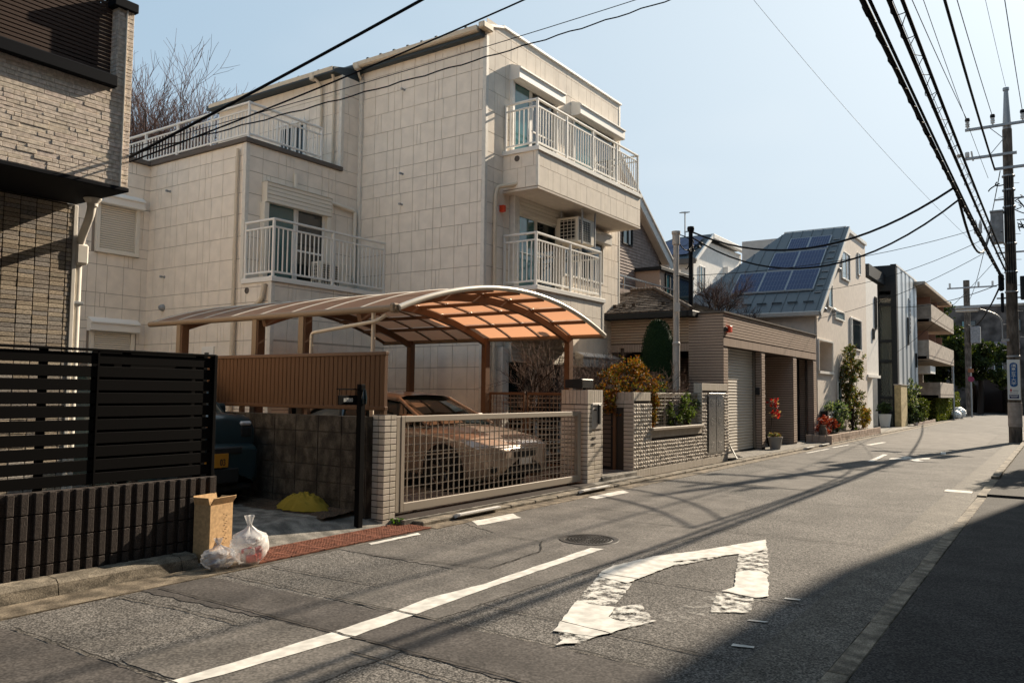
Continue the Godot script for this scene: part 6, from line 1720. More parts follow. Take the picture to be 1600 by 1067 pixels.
	for row in [[32.06, 32.86, -7.28, -8.86, 2], [30.92, 32.0, -7.3, -9.26, 2], [29.72, 30.86, -7.26, -10.28, 3]]:
		for k in row[4]:
			var z0: float = lerpf(row[2], row[3], k / float(row[4])) - 0.012; var z1: float = lerpf(row[2], row[3], (k + 1.0) / row[4]) + 0.012
			var fm := MB.new()
			fm.quad(pt.call(row[0], z1, 0.085), pt.call(row[0], z0, 0.085), pt.call(row[1], z0, 0.085), pt.call(row[1], z1, 0.085))
			for e in [[[row[0], z0], [row[0], z1]], [[row[1], z0], [row[1], z1]], [[row[0], z0], [row[1], z0]], [[row[0], z1], [row[1], z1]]]: fm.bar(pt.call(e[0][0], e[0][1], 0.06), pt.call(e[1][0], e[1][1], 0.06), 0.035, 0.06)
			var fo := obj("solar_panel", fm, M.solar_frame, s)
			var cl := MB.new()
			for i in 4:
				for j in 8:
					var xa := lerpf(row[0] + 0.025, row[1] - 0.025, i / 4.0) + 0.004; var xb := lerpf(row[0] + 0.025, row[1] - 0.025, (i + 1) / 4.0) - 0.004
					var za := lerpf(z0 - 0.02, z1 + 0.02, j / 8.0) - 0.004; var zb := lerpf(z0 - 0.02, z1 + 0.02, (j + 1) / 8.0) + 0.004
					cl.quad(pt.call(xa, zb, 0.09), pt.call(xa, za, 0.09), pt.call(xb, za, 0.09), pt.call(xb, zb, 0.09))
			stuff(obj("cells", cl, M.solar_cell, fo))
	for i in 8:
		var gd := MB.new(); gd.bar(pt.call(29.1, -7.1 - i * 0.55, 0.05), pt.call(29.1, -7.45 - i * 0.55, 0.05), 0.05, 0.05); obj("snow_guard", gd, M.roof_metal, rfn)
	for i in 9:
		var cl := MB.new(); cl.bar(pt.call(29.6 + i * 0.38, -6.95, 0.03), pt.call(29.6 + i * 0.38, -7.2, 0.03), 0.06, 0.04); obj("clip", cl, M.solar_frame, rfn)
	obj("gutter", bx(V(28.52, 4.28, -12.4), V(28.68, 4.46, -6.80), 0.03), M.grey_paint, s)
	obj("coping", bx(V(33.4, 8.12, -9.3), V(37.52, 8.27, -6.88), 0.01), M.alu_white, s)
	var rk := MB.new(); rk.bar(A + dn * 0.1 + V(0, 0, -0.0), Bt + dn * 0.1, 0.05, 0.2); obj("rake_trim", rk, M.stucco_white, s)
	obj("downpipe", tb([V(28.78, 4.3, -6.98), V(28.78, 0.1, -6.98)], 0.04), M.grey_paint, s)
	var tS := wall_t(0, 0, -6.94, "S")
	sash_window(s, tS, Rect2(32.7, 6.1, 1.45, 1.12), M.pane_painted_sky, 0.55); sash_window(s, tS, Rect2(35.75, 6.62, 0.5, 0.95), M.pane_painted_sky, 0.0); sash_window(s, tS, Rect2(30.4, 4.75, 0.66, 0.9), M.pane, 0.0)
	sash_window(s, tS, Rect2(31.45, 4.42, 1.55, 0.36), M.pane_painted_sky, 0.0); sash_window(s, tS, Rect2(34.1, 3.42, 2.1, 1.3), M.pane_painted_sky, 0.14); sash_window(s, tS, Rect2(31.7, 1.2, 0.55, 0.9), M.pane_teal, 0.0)
	var lf := MB.new(); lf.box(V(28.95, 2.32, -6.95), V(31.08, 2.41, -6.88)); lf.box(V(28.93, 2.41, -6.95), V(28.97, 3.52, -6.90)); lf.box(V(31.03, 2.41, -6.95), V(31.08, 3.52, -6.90)); lf.box(V(28.97, 3.48, -6.95), V(31.03, 3.53, -6.90)); obj("loggia_frame", lf, M.alu_white, s)
	for p in [V(29.8, 4.6, -6.92), V(31.2, 4.7, -6.92), V(32.2, 6.35, -6.92)]:
		var hb := MB.new(); hb.t = Transform3D(Basis(V(1, 0, 0), PI / 2), p); hb.lathe([[0.09, -0.02], [0.09, 0.05], [0.05, 0.1], [0.0, 0.11]], 12); obj("vent_hood", hb, M.zinc, s)
	var lv := thing("louvred_box", "white louvred cover standing against the stucco wall behind the planter", "cover", V(28.95, 0.3, -6.9))
	obj("frame", bx(V(0, 0, 0), V(0.9, 0.72, 0.25)), M.charcoal, lv)
	for i in 5: obj("slat", bx(V(0.0, 0.02 + i * 0.15, 0.25), V(0.9, 0.10 + i * 0.15, 0.275), 0.006), M.white_plastic, lv)
	for x in [0.0, 0.43, 0.86]: obj("stile", bx(V(x, 0, 0.25), V(x + 0.05, 0.74, 0.28)), M.white_plastic, lv)
	# brick planter
	var pl := thing("brick_planter", "low planter of upright brown bricks before the pale solar house", "planter", V(26.75, 0, -6.12))
	obj("soil", bx(V(0.05, 0, -0.75), V(8.8, 0.24, -0.05)), M.earth, pl)
	for r in 2:
		for i in 41:
			var bk := MB.new(); var gq := rf(0.7, 1.2); bk.col = Color(gq, gq * 0.97, gq * 0.94)
			bk.box(V(i * 0.216 + 0.004, r * 0.15 + 0.004, -0.08), V(i * 0.216 + 0.208, r * 0.15 + 0.145, rf(-0.004, 0.004)), 0.006); obj("brick", bk, M.brick_brown, pl)
	for i in 4:
		var bk := MB.new(); bk.box(V(-0.01, 0.0, -0.1 - i * 0.2), V(0.06, 0.29, -0.1 - i * 0.2 + 0.19), 0.006); obj("brick", bk, M.brick_brown, pl)
	var jr := thing("grey_jar", "slender dark jar standing at the left end of the brick planter", "jar", V(26.95, 0.05, -6.35)); 
	var jb := MB.new(); jb.lathe([[0, 0], [0.1, 0], [0.14, 0.15], [0.12, 0.42], [0.09, 0.5], [0.12, 0.56], [0.1, 0.56], [0.07, 0.5], [0, 0.45]], 16); obj("body", jb, M.pole_concrete, jr)

func far_houses() -> void:
	var a := thing("annex", "narrow white stucco annex between the solar house and the black stair tower", "building")
	obj("wall", bx(V(37.46, 2.45, -12), V(40.3, 6.75, -6.98)), M.stucco_white, a); obj("wall", bx(V(37.46, 0, -12), V(40.3, 2.45, -7.25)), M.stucco_white, a)
	obj("ledge", bx(V(37.46, 2.38, -7.3), V(40.35, 2.5, -6.9)), M.stucco_white, a)
	sash_window(a, wall_t(0, 0, -6.97, "S"), Rect2(39.5, 4.6, 0.4, 1.5), M.pane_dark, 0.0, 0, M.charcoal); sash_window(a, wall_t(0, 0, -6.97, "S"), Rect2(38.9, 4.1, 0.35, 0.5), M.pane_dark, 0.0, 0, M.charcoal)
	# black stair tower with striped metal front
	var t := thing("stair_tower", "black glazed stair tower with a grey and white striped metal front", "building")
	obj("wall", bx(V(44.2, 6.9, -9), V(51.2, 8.2, -6.8)), M.charcoal, t); obj("wall", bx(V(45.2, 0, -9), V(51.2, 6.9, -7.4)), M.charcoal, t)
	obj("corner_post", bx(V(44.15, 0, -7.02), V(44.6, 8.24, -6.76)), M.charcoal, t); obj("frame", bx(V(44.2, 0, -7.72), V(44.35, 6.9, -7.58)), M.charcoal, t)
	obj("frame", bx(V(44.2, 0.0, -9.0), V(44.3, 6.9, -7.72)), M.stucco_white, t)
	obj("roof", bx(V(40.2, 7.2, -10), V(44.2, 7.75, -7.3)), M.charcoal, t)
	var mul := [0.05, 0.7, 1.45, 3.2, 3.35, 4.3, 6.1, 6.4, 6.9]
	for y in [0.65, 1.42, 3.25, 4.28, 6.12, 6.55]: obj("mullion", bx(V(44.2, y, -7.6), V(44.34, y + 0.14, -7.0)), M.charcoal, t)
	for q in [[0.1, 0.65], [0.79, 1.42], [1.56, 3.25], [3.39, 4.28], [4.42, 6.12], [6.26, 6.55]]:
		obj("pane", bx(V(44.27, q[0], -7.6), V(44.29, q[1], -7.0)), mt("tower_pane", L(0.16, 0.17, 0.14), 0.08, {"alpha": 0.35}), t)
		obj("curtain", bx(V(44.5, q[0], -7.5 if q[0] > 3.4 else -7.18), V(44.52, q[1], -7.0)), M.curtain, t)
	var x := 44.62
	var i := 0
	while x < 51.15:
		var w: float = [0.9, 0.62, 0.7, 0.55, 0.78, 0.66][i % 6]
		var e: float = min(x + w, 51.2)
		obj("metal_panel", bx(V(x, 1.95, -6.82), V(e - 0.015, 8.15, -6.76 if i % 2 == 0 else -6.775), 0.004), M.stripe_light if i % 2 == 0 else M.stripe_dark, t)
		x = e; i += 1
	obj("top_trim", bx(V(44.2, 8.15, -6.85), V(51.25, 8.24, -6.74)), M.alu_white, t)
	obj("wall", bx(V(44.6, 0, -7.3), V(51.2, 1.95, -7.1)), M.charcoal, t)
	for q in [[47.4, 4.3, 1.5], [46.6, 2.2, 0.0], [50.2, 3.2, 0.8]]:
		if q[2] > 0: sash_window(t, wall_t(0, 0, -6.75, "S"), Rect2(q[0], q[1], 0.3, q[2]), M.pane, 0.0, 0, M.charcoal)
	var sg := obj("hanging_sign", bx(V(48.0, 4.9, -6.76), V(48.35, 6.9, -6.70), 0.01), M.zinc, t)
	for k in 8: obj("glyph", bx(V(48.07, 6.62 - k * 0.235, -6.70), V(48.28, 6.78 - k * 0.235, -6.692)), M.charcoal, sg)
	var ys := thing("ochre_slab", "upright ochre rendered slab beside the stair tower entrance", "wall", V(43.95, 0, -6.75)); obj("slab", bx(V(0, 0, -0.15), V(1.9, 2.12, 0.15), 0.01), M.ochre, ys); obj("cap", bx(V(-0.03, 2.12, -0.18), V(1.93, 2.16, 0.18)), M.grey_paint, ys)
	var wp := thing("white_planter", "square white planter standing in the stair tower doorway", "planter", V(43.6, 0.05, -7.3)); var wb := MB.new(); wb.lathe([[0, 0], [0.22, 0], [0.3, 0.62], [0.25, 0.62], [0, 0.55]], 4); obj("pot", wb, M.white_plastic, wp)
	leafy(wp, [V(0, 0.8, 0), V(0.1, 1.0, 0.05), V(-0.1, 0.95, -0.1)], 160, 0.2, 0.2, [L(0.05, 0.08, 0.03), L(0.04, 0.06, 0.02)], "leaves")
	var bd := thing("brick_edging", "row of brown edging bricks along the bed right of the ochre slab", "edging", V(46.1, 0, -6.25))
	for k in 26: obj("brick", bx(V(k * 0.3, 0, -0.1), V(k * 0.3 + 0.27, 0.2 + rf(-0.03, 0.03), 0.0), 0.01), M.brick_brown, bd)
	# apartment block
	var b := thing("apartment_block", "concrete apartment block with long balconies and a deep flat roof", "building")
	obj("wall", bx(V(51.3, 0, -18), V(63.5, 7.9, -8.3)), M.apt_brown, b)
	var rp := MB.new(); rp.prism(PackedVector2Array([Vector2(0, 0), Vector2(0, 0.18), Vector2(-2.6, 0.3), Vector2(-2.6, -0.05)]), 0, 1); 
	obj("roof", bx(V(50.2, 7.86, -18.5), V(63.6, 8.06, -6.2), 0.02), M.apt_concrete, b)
	obj("parapet", bx(V(51.6, 8.06, -18), V(58, 8.75, -9)), M.apt_concrete, b)
	for q in [[52.6, 64.4, 5.98, 7.0], [51.3, 64.1, 3.72, 4.8], [56.2, 63.5, 1.5, 2.45]]:
		obj("balcony_front", bx(V(q[0], q[2], -6.32), V(q[1], q[3], -6.2), 0.01), M.apt_concrete, b)
		obj("balcony_end", bx(V(q[0], q[2], -8.3), V(q[0] + 0.12, q[3], -6.32)), M.apt_concrete, b)
		obj("balcony_floor", bx(V(q[0], q[2], -8.3), V(q[1], q[2] + 0.16, -6.33)), M.apt_concrete, b)
		obj("balcony_line", bx(V(q[0] - 0.005, q[2] + 0.2, -6.205), V(q[1], q[2] + 0.22, -6.19)), M.apt_brown, b)
		if q[2] > 2:
			for k in 3: obj("partition", bx(V(q[0] + 3.0 + k * 3.4, q[3] - 0.9, -8.3), V(q[0] + 3.1 + k * 3.4, q[3] + 0.75, -6.6)), mt("partition_pink", L(0.36, 0.20, 0.14), 0.9), b)
			for k in 3: sash_window(b, wall_t(0, 0, -8.29, "S"), Rect2(q[0] + 0.8 + k * 3.6, q[2] + 0.2, 2.2, 1.9), M.pane_dark, 0.5)
	for x2 in [52.4, 55.6, 59.2, 62.6]: obj("column", bx(V(x2, 0, -8.35), V(x2 + 0.4, 7.86, -8.0)), M.apt_concrete, b)
	obj("end_wall", bx(V(51.3, 0, -8.3), V(51.5, 3.72, -6.9)), M.brick_brown, b)
	obj("entrance_canopy", bx(V(53.4, 2.95, -8.3), V(55.6, 3.4, -6.4)), M.stucco_white, b)
	obj("downpipe", tb([V(64.3, 3.7, -6.3), V(64.3, 0, -6.3)], 0.07), M.zinc, b)
	# the shaded end of the street
	var f := thing("far_building", "long grey brown building closing the far end of the street", "building")
	obj("wall", bx(V(104, 0, -26), V(116, 11.7, 16)), M.far_brown, f)
	obj("coping", bx(V(103.9, 11.7, -26), V(116, 11.95, 16)), M.apt_concrete, f)
	for z in [-16.0, -9.2, -4.9, -3.0, 0.5]: sash_window(f, wall_t(103.98, 0, z, "W"), Rect2(0, 8.9, 1.4, 1.3), M.pane_teal, 0.5, 0, M.charcoal)
	obj("lower_roof", bx(V(99.5, 6.9, -8.5), V(104, 7.5, -3.6)), mt("mauve_roof", L(0.24, 0.2, 0.215), 0.7), f)
	obj("lower_wall", bx(V(100.5, 0, -8.3), V(104, 6.9, -3.8)), mt("mauve_wall", L(0.20, 0.155, 0.145), 0.9), f)
	for z in [-7.6, -5.9]: sash_window(f, wall_t(100.48, 0, z, "W"), Rect2(0, 4.4, 0.8, 0.8), M.pane_dark, 0.0)
	var aw := thing("lane_wall", "dark concrete block wall running along the shaded lane at the end of the street", "wall")
	for k in 12:
		for r in 6: obj("block", bx(V(86.6 + k * 1.2, r * 0.4, -3.9 - k * 0.12), V(86.6 + k * 1.2 + 1.18, r * 0.4 + 0.39, -3.7 - k * 0.12), 0.01), M.grey_block, aw)
	for r in 6:
		for k in 7: obj("block", bx(V(86.55, r * 0.4, -3.9 + k * 0.6), V(86.75, r * 0.4 + 0.39, -3.9 + k * 0.6 + 0.58), 0.01), M.grey_block, aw)
	var an := thing("lean_to", "dark lean-to roof over the end of the lane", "shed", V(92, 0, -6.4))
	var ar := MB.new(); ar.quad(V(0, 3.1, 2.4), V(9, 3.1, 2.4), V(9, 4.0, -1.5), V(0, 4.0, -1.5)); ar.quad(V(0, 2.9, 2.4), V(9, 2.9, 2.4), V(9, 3.1, 2.4), V(0, 3.1, 2.4)); obj("roof", ar, M.roof_metal, an); obj("wall", bx(V(0.2, 0, -1.5), V(9, 2.9, -1.3)), M.brown_slat, an); obj("post", bx(V(0.1, 0, 2.2), V(0.2, 3.0, 2.3)), M.carport_frame, an)
	struct("lane", sheet(86, 104, -7.4, -3.8, -0.01), M.asphalt_mid)
	struct("junction", sheet(86, 92, -60, 40, -0.005), M.asphalt_mid)
	# added unseen pale houses, behind the camera's left: they bounce sunlight onto the cream walls
	for q in [[-22.0, -9.0, -24.0, -8.8, 8.4, "added unseen cream two storey house bouncing sunlight left of the split stone house"], [-52.0, -30.0, -70.0, -9.0, 14.5, "added unseen tall cream block bouncing sunlight two doors left of the split stone house"], [-8.0, 3.0, -40.0, -22.0, 9.0, "added unseen cream house bouncing sunlight in the second row behind the split stone house"]]:
		var nh := thing("unseen_house", q[5], "house")
		obj("wall", bx(V(q[0], 0, q[2]), V(q[1], q[4], q[3])), mt("bounce_wall_%d" % int(-q[0]), L(0.78, 0.675, 0.555), 0.9, {"tex": "faint", "ts": 0.3}), nh)
		obj("roof", bx(V(q[0] - 0.4, q[4], q[2] - 0.4), V(q[1] + 0.4, q[4] + 0.3, q[3] + 0.4)), M.roof_metal, nh)
		for fl in int(q[4] / 3.0):
			for k in 3: obj("window", bx(V(q[1], 1.0 + fl * 2.8, q[3] - 2.5 - k * 4.0), V(q[1] + 0.05, 2.3 + fl * 2.8, q[3] - 1.0 - k * 4.0)), M.pane_dark, nh)
	# houses across the street, out of frame: they throw the shade on the pavement
	var nb := thing("unseen_house", "four storey grey rendered block on the shaded side of the street", "building")
	var nbm := MB.new()
	nbm.prism(PackedVector2Array([Vector2(-30, 2.25), Vector2(27.0, 2.25), Vector2(28.5, 2.29), Vector2(29.6, 2.35), Vector2(31.1, 2.47), Vector2(31.5, 2.6), Vector2(31.5, 14), Vector2(-30, 14)]), -13.8, 0.0)
	obj("wall", nbm, M.far_brown, nb).basis = Basis(V(1, 0, 0), PI / 2)
	for fl in 4:
		for k in 12: obj("window", bx(V(-16.0 + k * 3.6, 1.1 + fl * 3.2, 2.20), V(-14.2 + k * 3.6, 2.6 + fl * 3.2, 2.26)), M.pane_dark, nb)
	evergreen("street_tree", "small round evergreen beyond the right pavement whose shade falls near the pole", V(25.6, 0, 0.75), V(1.6, 1.3, 0.55), 4.4, 3000, 0.12)
	var n2 := thing("unseen_house", "two storey brown house further along the shaded side of the street", "house")
	obj("wall", bx(V(34.5, 0, 4.2), V(46, 7.2, 14)), M.far_brown, n2); obj("roof", bx(V(34.2, 7.2, 3.8), V(46.3, 7.5, 14.4)), M.roof_metal, n2)
	for x2 in [36.0, 39.5, 43.0]: obj("window", bx(V(x2, 3.9, 4.15), V(x2 + 1.7, 5.2, 4.22)), M.pane_dark, n2)

# ---------- poles, cables, signs ----------
func hang(a: Vector3, b: Vector3, sag: float, n := 14, wob := 0.0) -> Array:
	var o := []
	for i in n + 1:
		var t := i / float(n)
		o.append(a.lerp(b, t) - V(0, sag * 4 * t * (1 - t), 0) + V(rf(-1, 1), rf(-1, 1), rf(-1, 1)) * wob)
	return o
func wire(label: String, a: Vector3, b: Vector3, sag: float, r: float, n := 14, called := "overhead_cable") -> MeshInstance3D:
	var o := obj(called, tb(hang(a, b, sag, n), r, 6), M.cable)
	tag(o, label, "cable", "overhead cables")
	return o
func street() -> void:
	var PX := 32.8; var PZ := -1.35
	var p := thing("utility_pole", "tall concrete utility pole with crossarms and a blue and white sign at the right kerb", "utility pole", V(PX, 0, PZ))
	var st := MB.new(); st.tube([V(0, 0, 0), V(0, 5, 0), V(-0.02, 11.0, 0)], 0.205, 0.15, 16); obj("shaft", st, M.pole_concrete, p)
	var tp := MB.new(); tp.tube([V(-0.02, 10.9, 0), V(-0.02, 11.6, 0), V(-0.02, 12.4, 0)], 0.145, 0.07, 12); tp.tube([V(-0.02, 12.4, 0), V(-0.02, 12.5, 0)], 0.1, 0.1, 10); obj("tip", tp, M.zinc, p)
	var sl := MB.new(); sl.lathe([[0.212, 0.55], [0.216, 0.56], [0.213, 1.38], [0.206, 1.39]], 16); obj("sleeve", sl, mt("pole_sleeve", L(0.46, 0.39, 0.335), 0.7, {"tex": "soft", "ts": 0.7}), p)
	for q in [2.95, 5.2, 5.9, 6.9, 8.2, 8.8, 9.3]:
		var bn := MB.new(); bn.lathe([[0.20, q], [0.206, q + 0.01], [0.204, q + 0.05], [0.19, q + 0.06]], 16); obj("band", bn, M.zinc, p)
	for i in 14: obj("step_bolt", tb([V(-0.12 + 0.0, 3.2 + i * 0.45, 0.0), V(0, 3.2 + i * 0.45, 0.32 if i % 2 else -0.32)], 0.009, 5), M.zinc, p)
	for a in [[11.1, -1.28, 0.72], [10.05, -1.33, 0.28], [9.55, -0.42, 0.9]]:
		obj("crossarm", bx(V(-0.22, a[0], a[1]), V(-0.12, a[0] + 0.09, a[2]), 0.006), M.zinc, p)
	for z in [-1.2, -0.42, 0.48]:
		var ins := MB.new(); ins.t.origin = V(-0.17, 11.19, z)
		ins.lathe([[0.03, 0], [0.03, 0.06], [0.075, 0.07], [0.06, 0.12], [0.075, 0.16], [0.06, 0.21], [0.07, 0.24], [0.04, 0.3]], 12); var io := obj("insulator", ins, M.porcelain, p)
		var cp := MB.new(); cp.t.origin = V(-0.17, 11.44, z); cp.lathe([[0.06, 0], [0.085, 0.05], [0.07, 0.13], [0, 0.15]], 12); obj("insulator_cap", cp, M.cable, io)
	for q in [[V(-0.2, 11.08, -0.5), V(-0.2, 10.65, -0.1)], [V(-0.2, 10.1, -0.55), V(-0.2, 10.62, -0.12)]]:
		obj("brace", tb(q, 0.014, 5), M.zinc, p)
	var sw := MB.new(); sw.box(V(-0.25, 10.14, -1.3), V(-0.1, 10.34, -1.16), 0.03); sw.tube([V(-0.17, 10.25, -1.4), V(-0.17, 10.25, -1.55)], 0.07, 0.07, 8); sw.tube([V(-0.17, 10.0, -1.05), V(-0.17, 10.35, -1.1)], 0.03, 0.03, 6); obj("cutout", sw, M.porcelain, p)
	obj("transformer_box", bx(V(-0.34, 6.95, -0.56), V(0.08, 8.02, -0.18), 0.02), M.transformer, p)
	var tlid := obj("box_lid", bx(V(-0.36, 8.02, -0.58), V(0.10, 8.10, -0.16), 0.02), M.transformer, p); obj("hinge", bx(V(-0.36, 7.3, -0.26), V(-0.34, 7.33, -0.2)), M.dark_plastic, tlid)
	for z in [-1.02, -0.88]:
		var ci := MB.new(); ci.t.origin = V(-0.2, 7.35, z); ci.lathe([[0.03, 0], [0.065, 0.02], [0.055, 0.12], [0.06, 0.32], [0.03, 0.42], [0.012, 0.5]], 10); obj("cable_head", ci, M.porcelain, p)
	rng.seed = 31
	for i in 16:        # loops of slack cable round the shaft
		var a := V(rf(-0.25, 0.0), rf(7.3, 9.1), rf(0.12, 0.3) * (1 if i % 4 else -1)); var e := a + V(rf(-0.2, 0.2), rf(-0.9, 0.4), rf(0.05, 0.45) * (1 if i % 4 else -1))
		var m := (a + e) / 2 + V(rf(-0.2, 0.1), rf(-0.35, 0.2), rf(0.0, 0.3) * (1 if i % 4 else -1))
		var pts := []
		for k in 9: pts.append(a.lerp(m, k / 8.0).lerp(m.lerp(e, k / 8.0), k / 8.0))
		obj("slack_cable", tb(pts, rf(0.012, 0.024), 5), M.cable, p)
	for k in 4: obj("riser_cable", tb([V(-0.19, 5.5, -0.1 + k * 0.07), V(-0.2, 7.5, -0.1 + k * 0.07), V(-0.17, 9.3, -0.1 + k * 0.07)], 0.016, 5), M.cable, p)
	obj("joint_closure", bx(V(-0.33, 5.25, -0.38), V(-0.17, 5.85, -0.2), 0.05), M.cable, p); obj("joint_closure", bx(V(-0.28, 4.5, -0.32), V(-0.16, 5.2, -0.22), 0.03), M.cable, p)
	obj("side_box", bx(V(-0.2, 4.95, 0.26), V(0.2, 5.75, 0.6), 0.02), M.charcoal, p)
	for y in [5.0, 6.6, 8.5]: obj("bracket", bx(V(-0.05, y, -0.45), V(0.02, y + 0.05, 0.9)), M.zinc, p)
	# advertising plate wrapped on the pole
	var sg := obj("pole_sign", bx(V(-0.235, 1.48, -0.19), V(-0.215, 2.86, 0.19), 0.004), M.sign_white, p)
	var rr := MB.new(); rr.t = wall_t(-0.236, 0, 0, "W")
	var pl := PackedVector2Array()
	for i in 24:
		var a := TAU * i / 24.0
		pl.push_back(Vector2(cos(a) * 0.115, (2.66 if sin(a) >= 0 else 2.02) + sin(a) * 0.1))
	rr.prism(pl, 0.0, 0.003); obj("blue_panel", rr, M.sign_blue, sg)
	kanji(sg, wall_t(-0.2395, 2.555, -0.075, "W"))
	var nv := MB.new(); nv.t = wall_t(-0.236, 0, 0, "W"); nv.box(V(-0.14, 1.53, 0), V(0.14, 1.66, 0.003)); obj("navy_panel", nv, M.sign_navy, sg)
	var rd := MB.new(); rd.t = wall_t(-0.236, 0, 0, "W"); rd.prism(PackedVector2Array([Vector2(-0.13, 1.8), Vector2(-0.09, 1.87), Vector2(-0.05, 1.8), Vector2(-0.075, 1.8), Vector2(-0.075, 1.75), Vector2(-0.105, 1.75), Vector2(-0.105, 1.8)]), 0, 0.003); obj("red_arrow", rd, M.red, sg)
	var sm := MB.new(); sm.t = wall_t(-0.236, 0, 0, "W")
	for i in 6: sm.box(V(-0.03 + i * 0.027, 1.78, 0), V(-0.012 + i * 0.027, 1.805, 0.003)); sm.box(V(-0.12 + i * 0.04, 1.715, 0), V(-0.09 + i * 0.04, 1.73, 0.003))
	obj("small_print", sm, M.dark_plastic, sg)
	var sm2 := MB.new(); sm2.t = wall_t(-0.2395, 0, 0, "W")
	for i in 7: sm2.box(V(-0.12 + i * 0.035, 1.605, 0), V(-0.095 + i * 0.035, 1.635, 0.003)); sm2.box(V(-0.09 + i * 0.027, 1.56, 0), V(-0.072 + i * 0.027, 1.578, 0.003))
	obj("small_print", sm2, M.sign_white, sg)
	# street lamp on the pole
	var la := thing("street_lamp", "long flat street lamp on a curved arm fixed to the utility pole", "street lamp", V(PX + 0.3, 0, PZ))
	obj("arm", tb(round_path([V(-0.25, 3.55, -0.3), V(-0.25, 4.35, -0.3), V(-0.25, 4.62, -0.75), V(-0.3, 4.66, -0.95)], 0.25), 0.028, 8), M.zinc, la)
	obj("clamp", bx(V(-0.5, 3.5, -0.34), V(-0.2, 3.58, -0.1)), M.zinc, la)
	obj("lamp_body", bx(V(-0.42, 4.68, -1.75), V(-0.22, 4.76, -0.95), 0.03), M.grey_paint, la); obj("diffuser", bx(V(-0.40, 4.60, -1.73), V(-0.24, 4.68, -1.02), 0.025), M.white_plastic, la)
	var pb := thing("post_box", "red post box half hidden behind the utility pole", "post box", V(33.6, 0, -0.98)); obj("body", bx(V(0, 0.55, 0), V(0.4, 1.3, 0.45), 0.04), M.red, pb); obj("stand", bx(V(0.15, 0, 0.15), V(0.25, 0.55, 0.3)), M.charcoal, pb)
	# cables along the street
	var BX := V(32.55, 5.72, -1.62); var BY := V(-9.0, 6.75, -1.80)
	var trunk := []
	for k in 5: trunk.append([V(0, rf(-0.03, 0.03), rf(-0.03, 0.03)), rf(0.011, 0.02)])
	wire("thickest telephone cable in the leftmost bundle over the street", BX, BY, 0.34, 0.035, 30)
	var sp := MB.new()
	var path := hang(BX, BY, 0.34, 260)
	var hx := []
	for i in 261: hx.append(path[i] + V(0, cos(i * 1.3) * 0.035 - 0.01, sin(i * 1.3) * 0.035))
	sp.tube(hx, 0.009, 0.009, 4); tag(obj("spiral_wrap", sp, M.cable), "spiral wrap wound round the leftmost thick cable", "cable")
	wire("second dark cable close beside the leftmost thick bundle", V(32.55, 5.66, -1.55), V(-9.0, 6.62, -1.66), 0.36, 0.02, 30)
	wire("thick cable in the middle of the street bundle", V(32.55, 5.95, -1.5), V(-9.0, 6.7, -1.52), 0.3, 0.028, 30)
	wire("looped telephone cable on the right of the street bundle", V(32.55, 6.05, -1.42), V(-9.0, 6.78, -1.40), 0.3, 0.024, 30)
	var lp := MB.new()
	var p2 := hang(V(32.55, 6.05, -1.42), V(-9.0, 6.78, -1.40), 0.3, 58)
	for i in range(1, 56):
		var c := []
		for k in 9: c.append(p2[i].lerp(p2[i + 1], k / 8.0) + V(0, -0.16 * sin(PI * k / 8.0) * (0.6 + 0.4 * sin(i * 1.7)), -0.12 * sin(PI * k / 8.0)))
		lp.tube(c, 0.006, 0.006, 4, false)
	tag(obj("lashing_loops", lp, M.cable), "row of thin hanging loops along the right cable of the street bundle", "cable")
	wire("thick power cable running from the pole's second crossarm over the street", V(32.6, 9.6, -1.75), V(-9.0, 9.9, -1.55), 0.5, 0.03, 30)
	for q in [["high voltage wire from the leftmost insulator of the top crossarm", -2.55, 11.5, -3.1], ["high voltage wire from the middle insulator of the top crossarm", -1.77, 11.5, -1.95], ["high voltage wire from the rightmost insulator of the top crossarm", -0.87, 11.5, -0.9], ["earth wire running from the very tip of the utility pole", -1.35, 12.5, -1.6]]:
		wire(q[0], V(32.6, q[2], q[1]), V(-9.0, q[2] + 0.3, q[3]), 0.7, 0.011 if q[2] < 12 else 0.006, 24)
	wire("thin service wire left of the middle high voltage wire", V(32.6, 9.0, -2.4), V(-9.0, 9.6, -2.3), 0.5, 0.007, 20)
	wire("thin service wire running close to the thick power cable", V(32.6, 9.3, -1.95), V(-9.0, 9.9, -2.0), 0.5, 0.007, 20)
	# onward to the next poles
	wire("telephone bundle running on down the street from the utility pole", V(32.9, 5.7, -1.6), V(76.5, 7.6, -6.3), 0.7, 0.035, 20)
	wire("power cable running on down the street from the utility pole", V(33.0, 9.6, -1.6), V(76.5, 9.4, -6.3), 0.8, 0.016, 20)
	wire("thin wire from the stair tower's corner to the utility pole", V(32.6, 5.5, -1.7), V(44.2, 6.05, -6.95), 0.25, 0.014, 12)
	# drops to the black post and the houses
	var A := V(19.25, 6.0, -1.8)
	wire("upper thick service cable sagging across to the black post", A, V(20.12, 5.85, -8.0), 0.86, 0.026, 18)
	wire("lower thick service cable sagging across to the black post", V(19.7, 5.85, -1.72), V(20.12, 5.7, -8.0), 1.15, 0.022, 18)
	wire("thick cable curving from the street bundle to the transformer box", V(19.25, 6.05, -1.75), V(32.6, 7.6, -1.9), 1.2, 0.03, 18)
	for q in [["thin drop wire to the solar house gable, upper of two", V(25.5, 5.9, -1.7), V(29.0, 5.2, -7.0)], ["thin drop wire to the solar house gable, lower of two", V(27.0, 5.8, -1.7), V(28.9, 4.2, -7.0)], ["thin wire passing before the striped tower", V(29.5, 5.8, -1.7), V(44.0, 3.6, -7.0)], ["thin wire crossing to the grey pipe pole", V(24.0, 5.95, -1.7), V(16.9, 4.2, -7.1)]]:
		wire(q[0], q[1], q[2], 0.25, 0.008, 12)
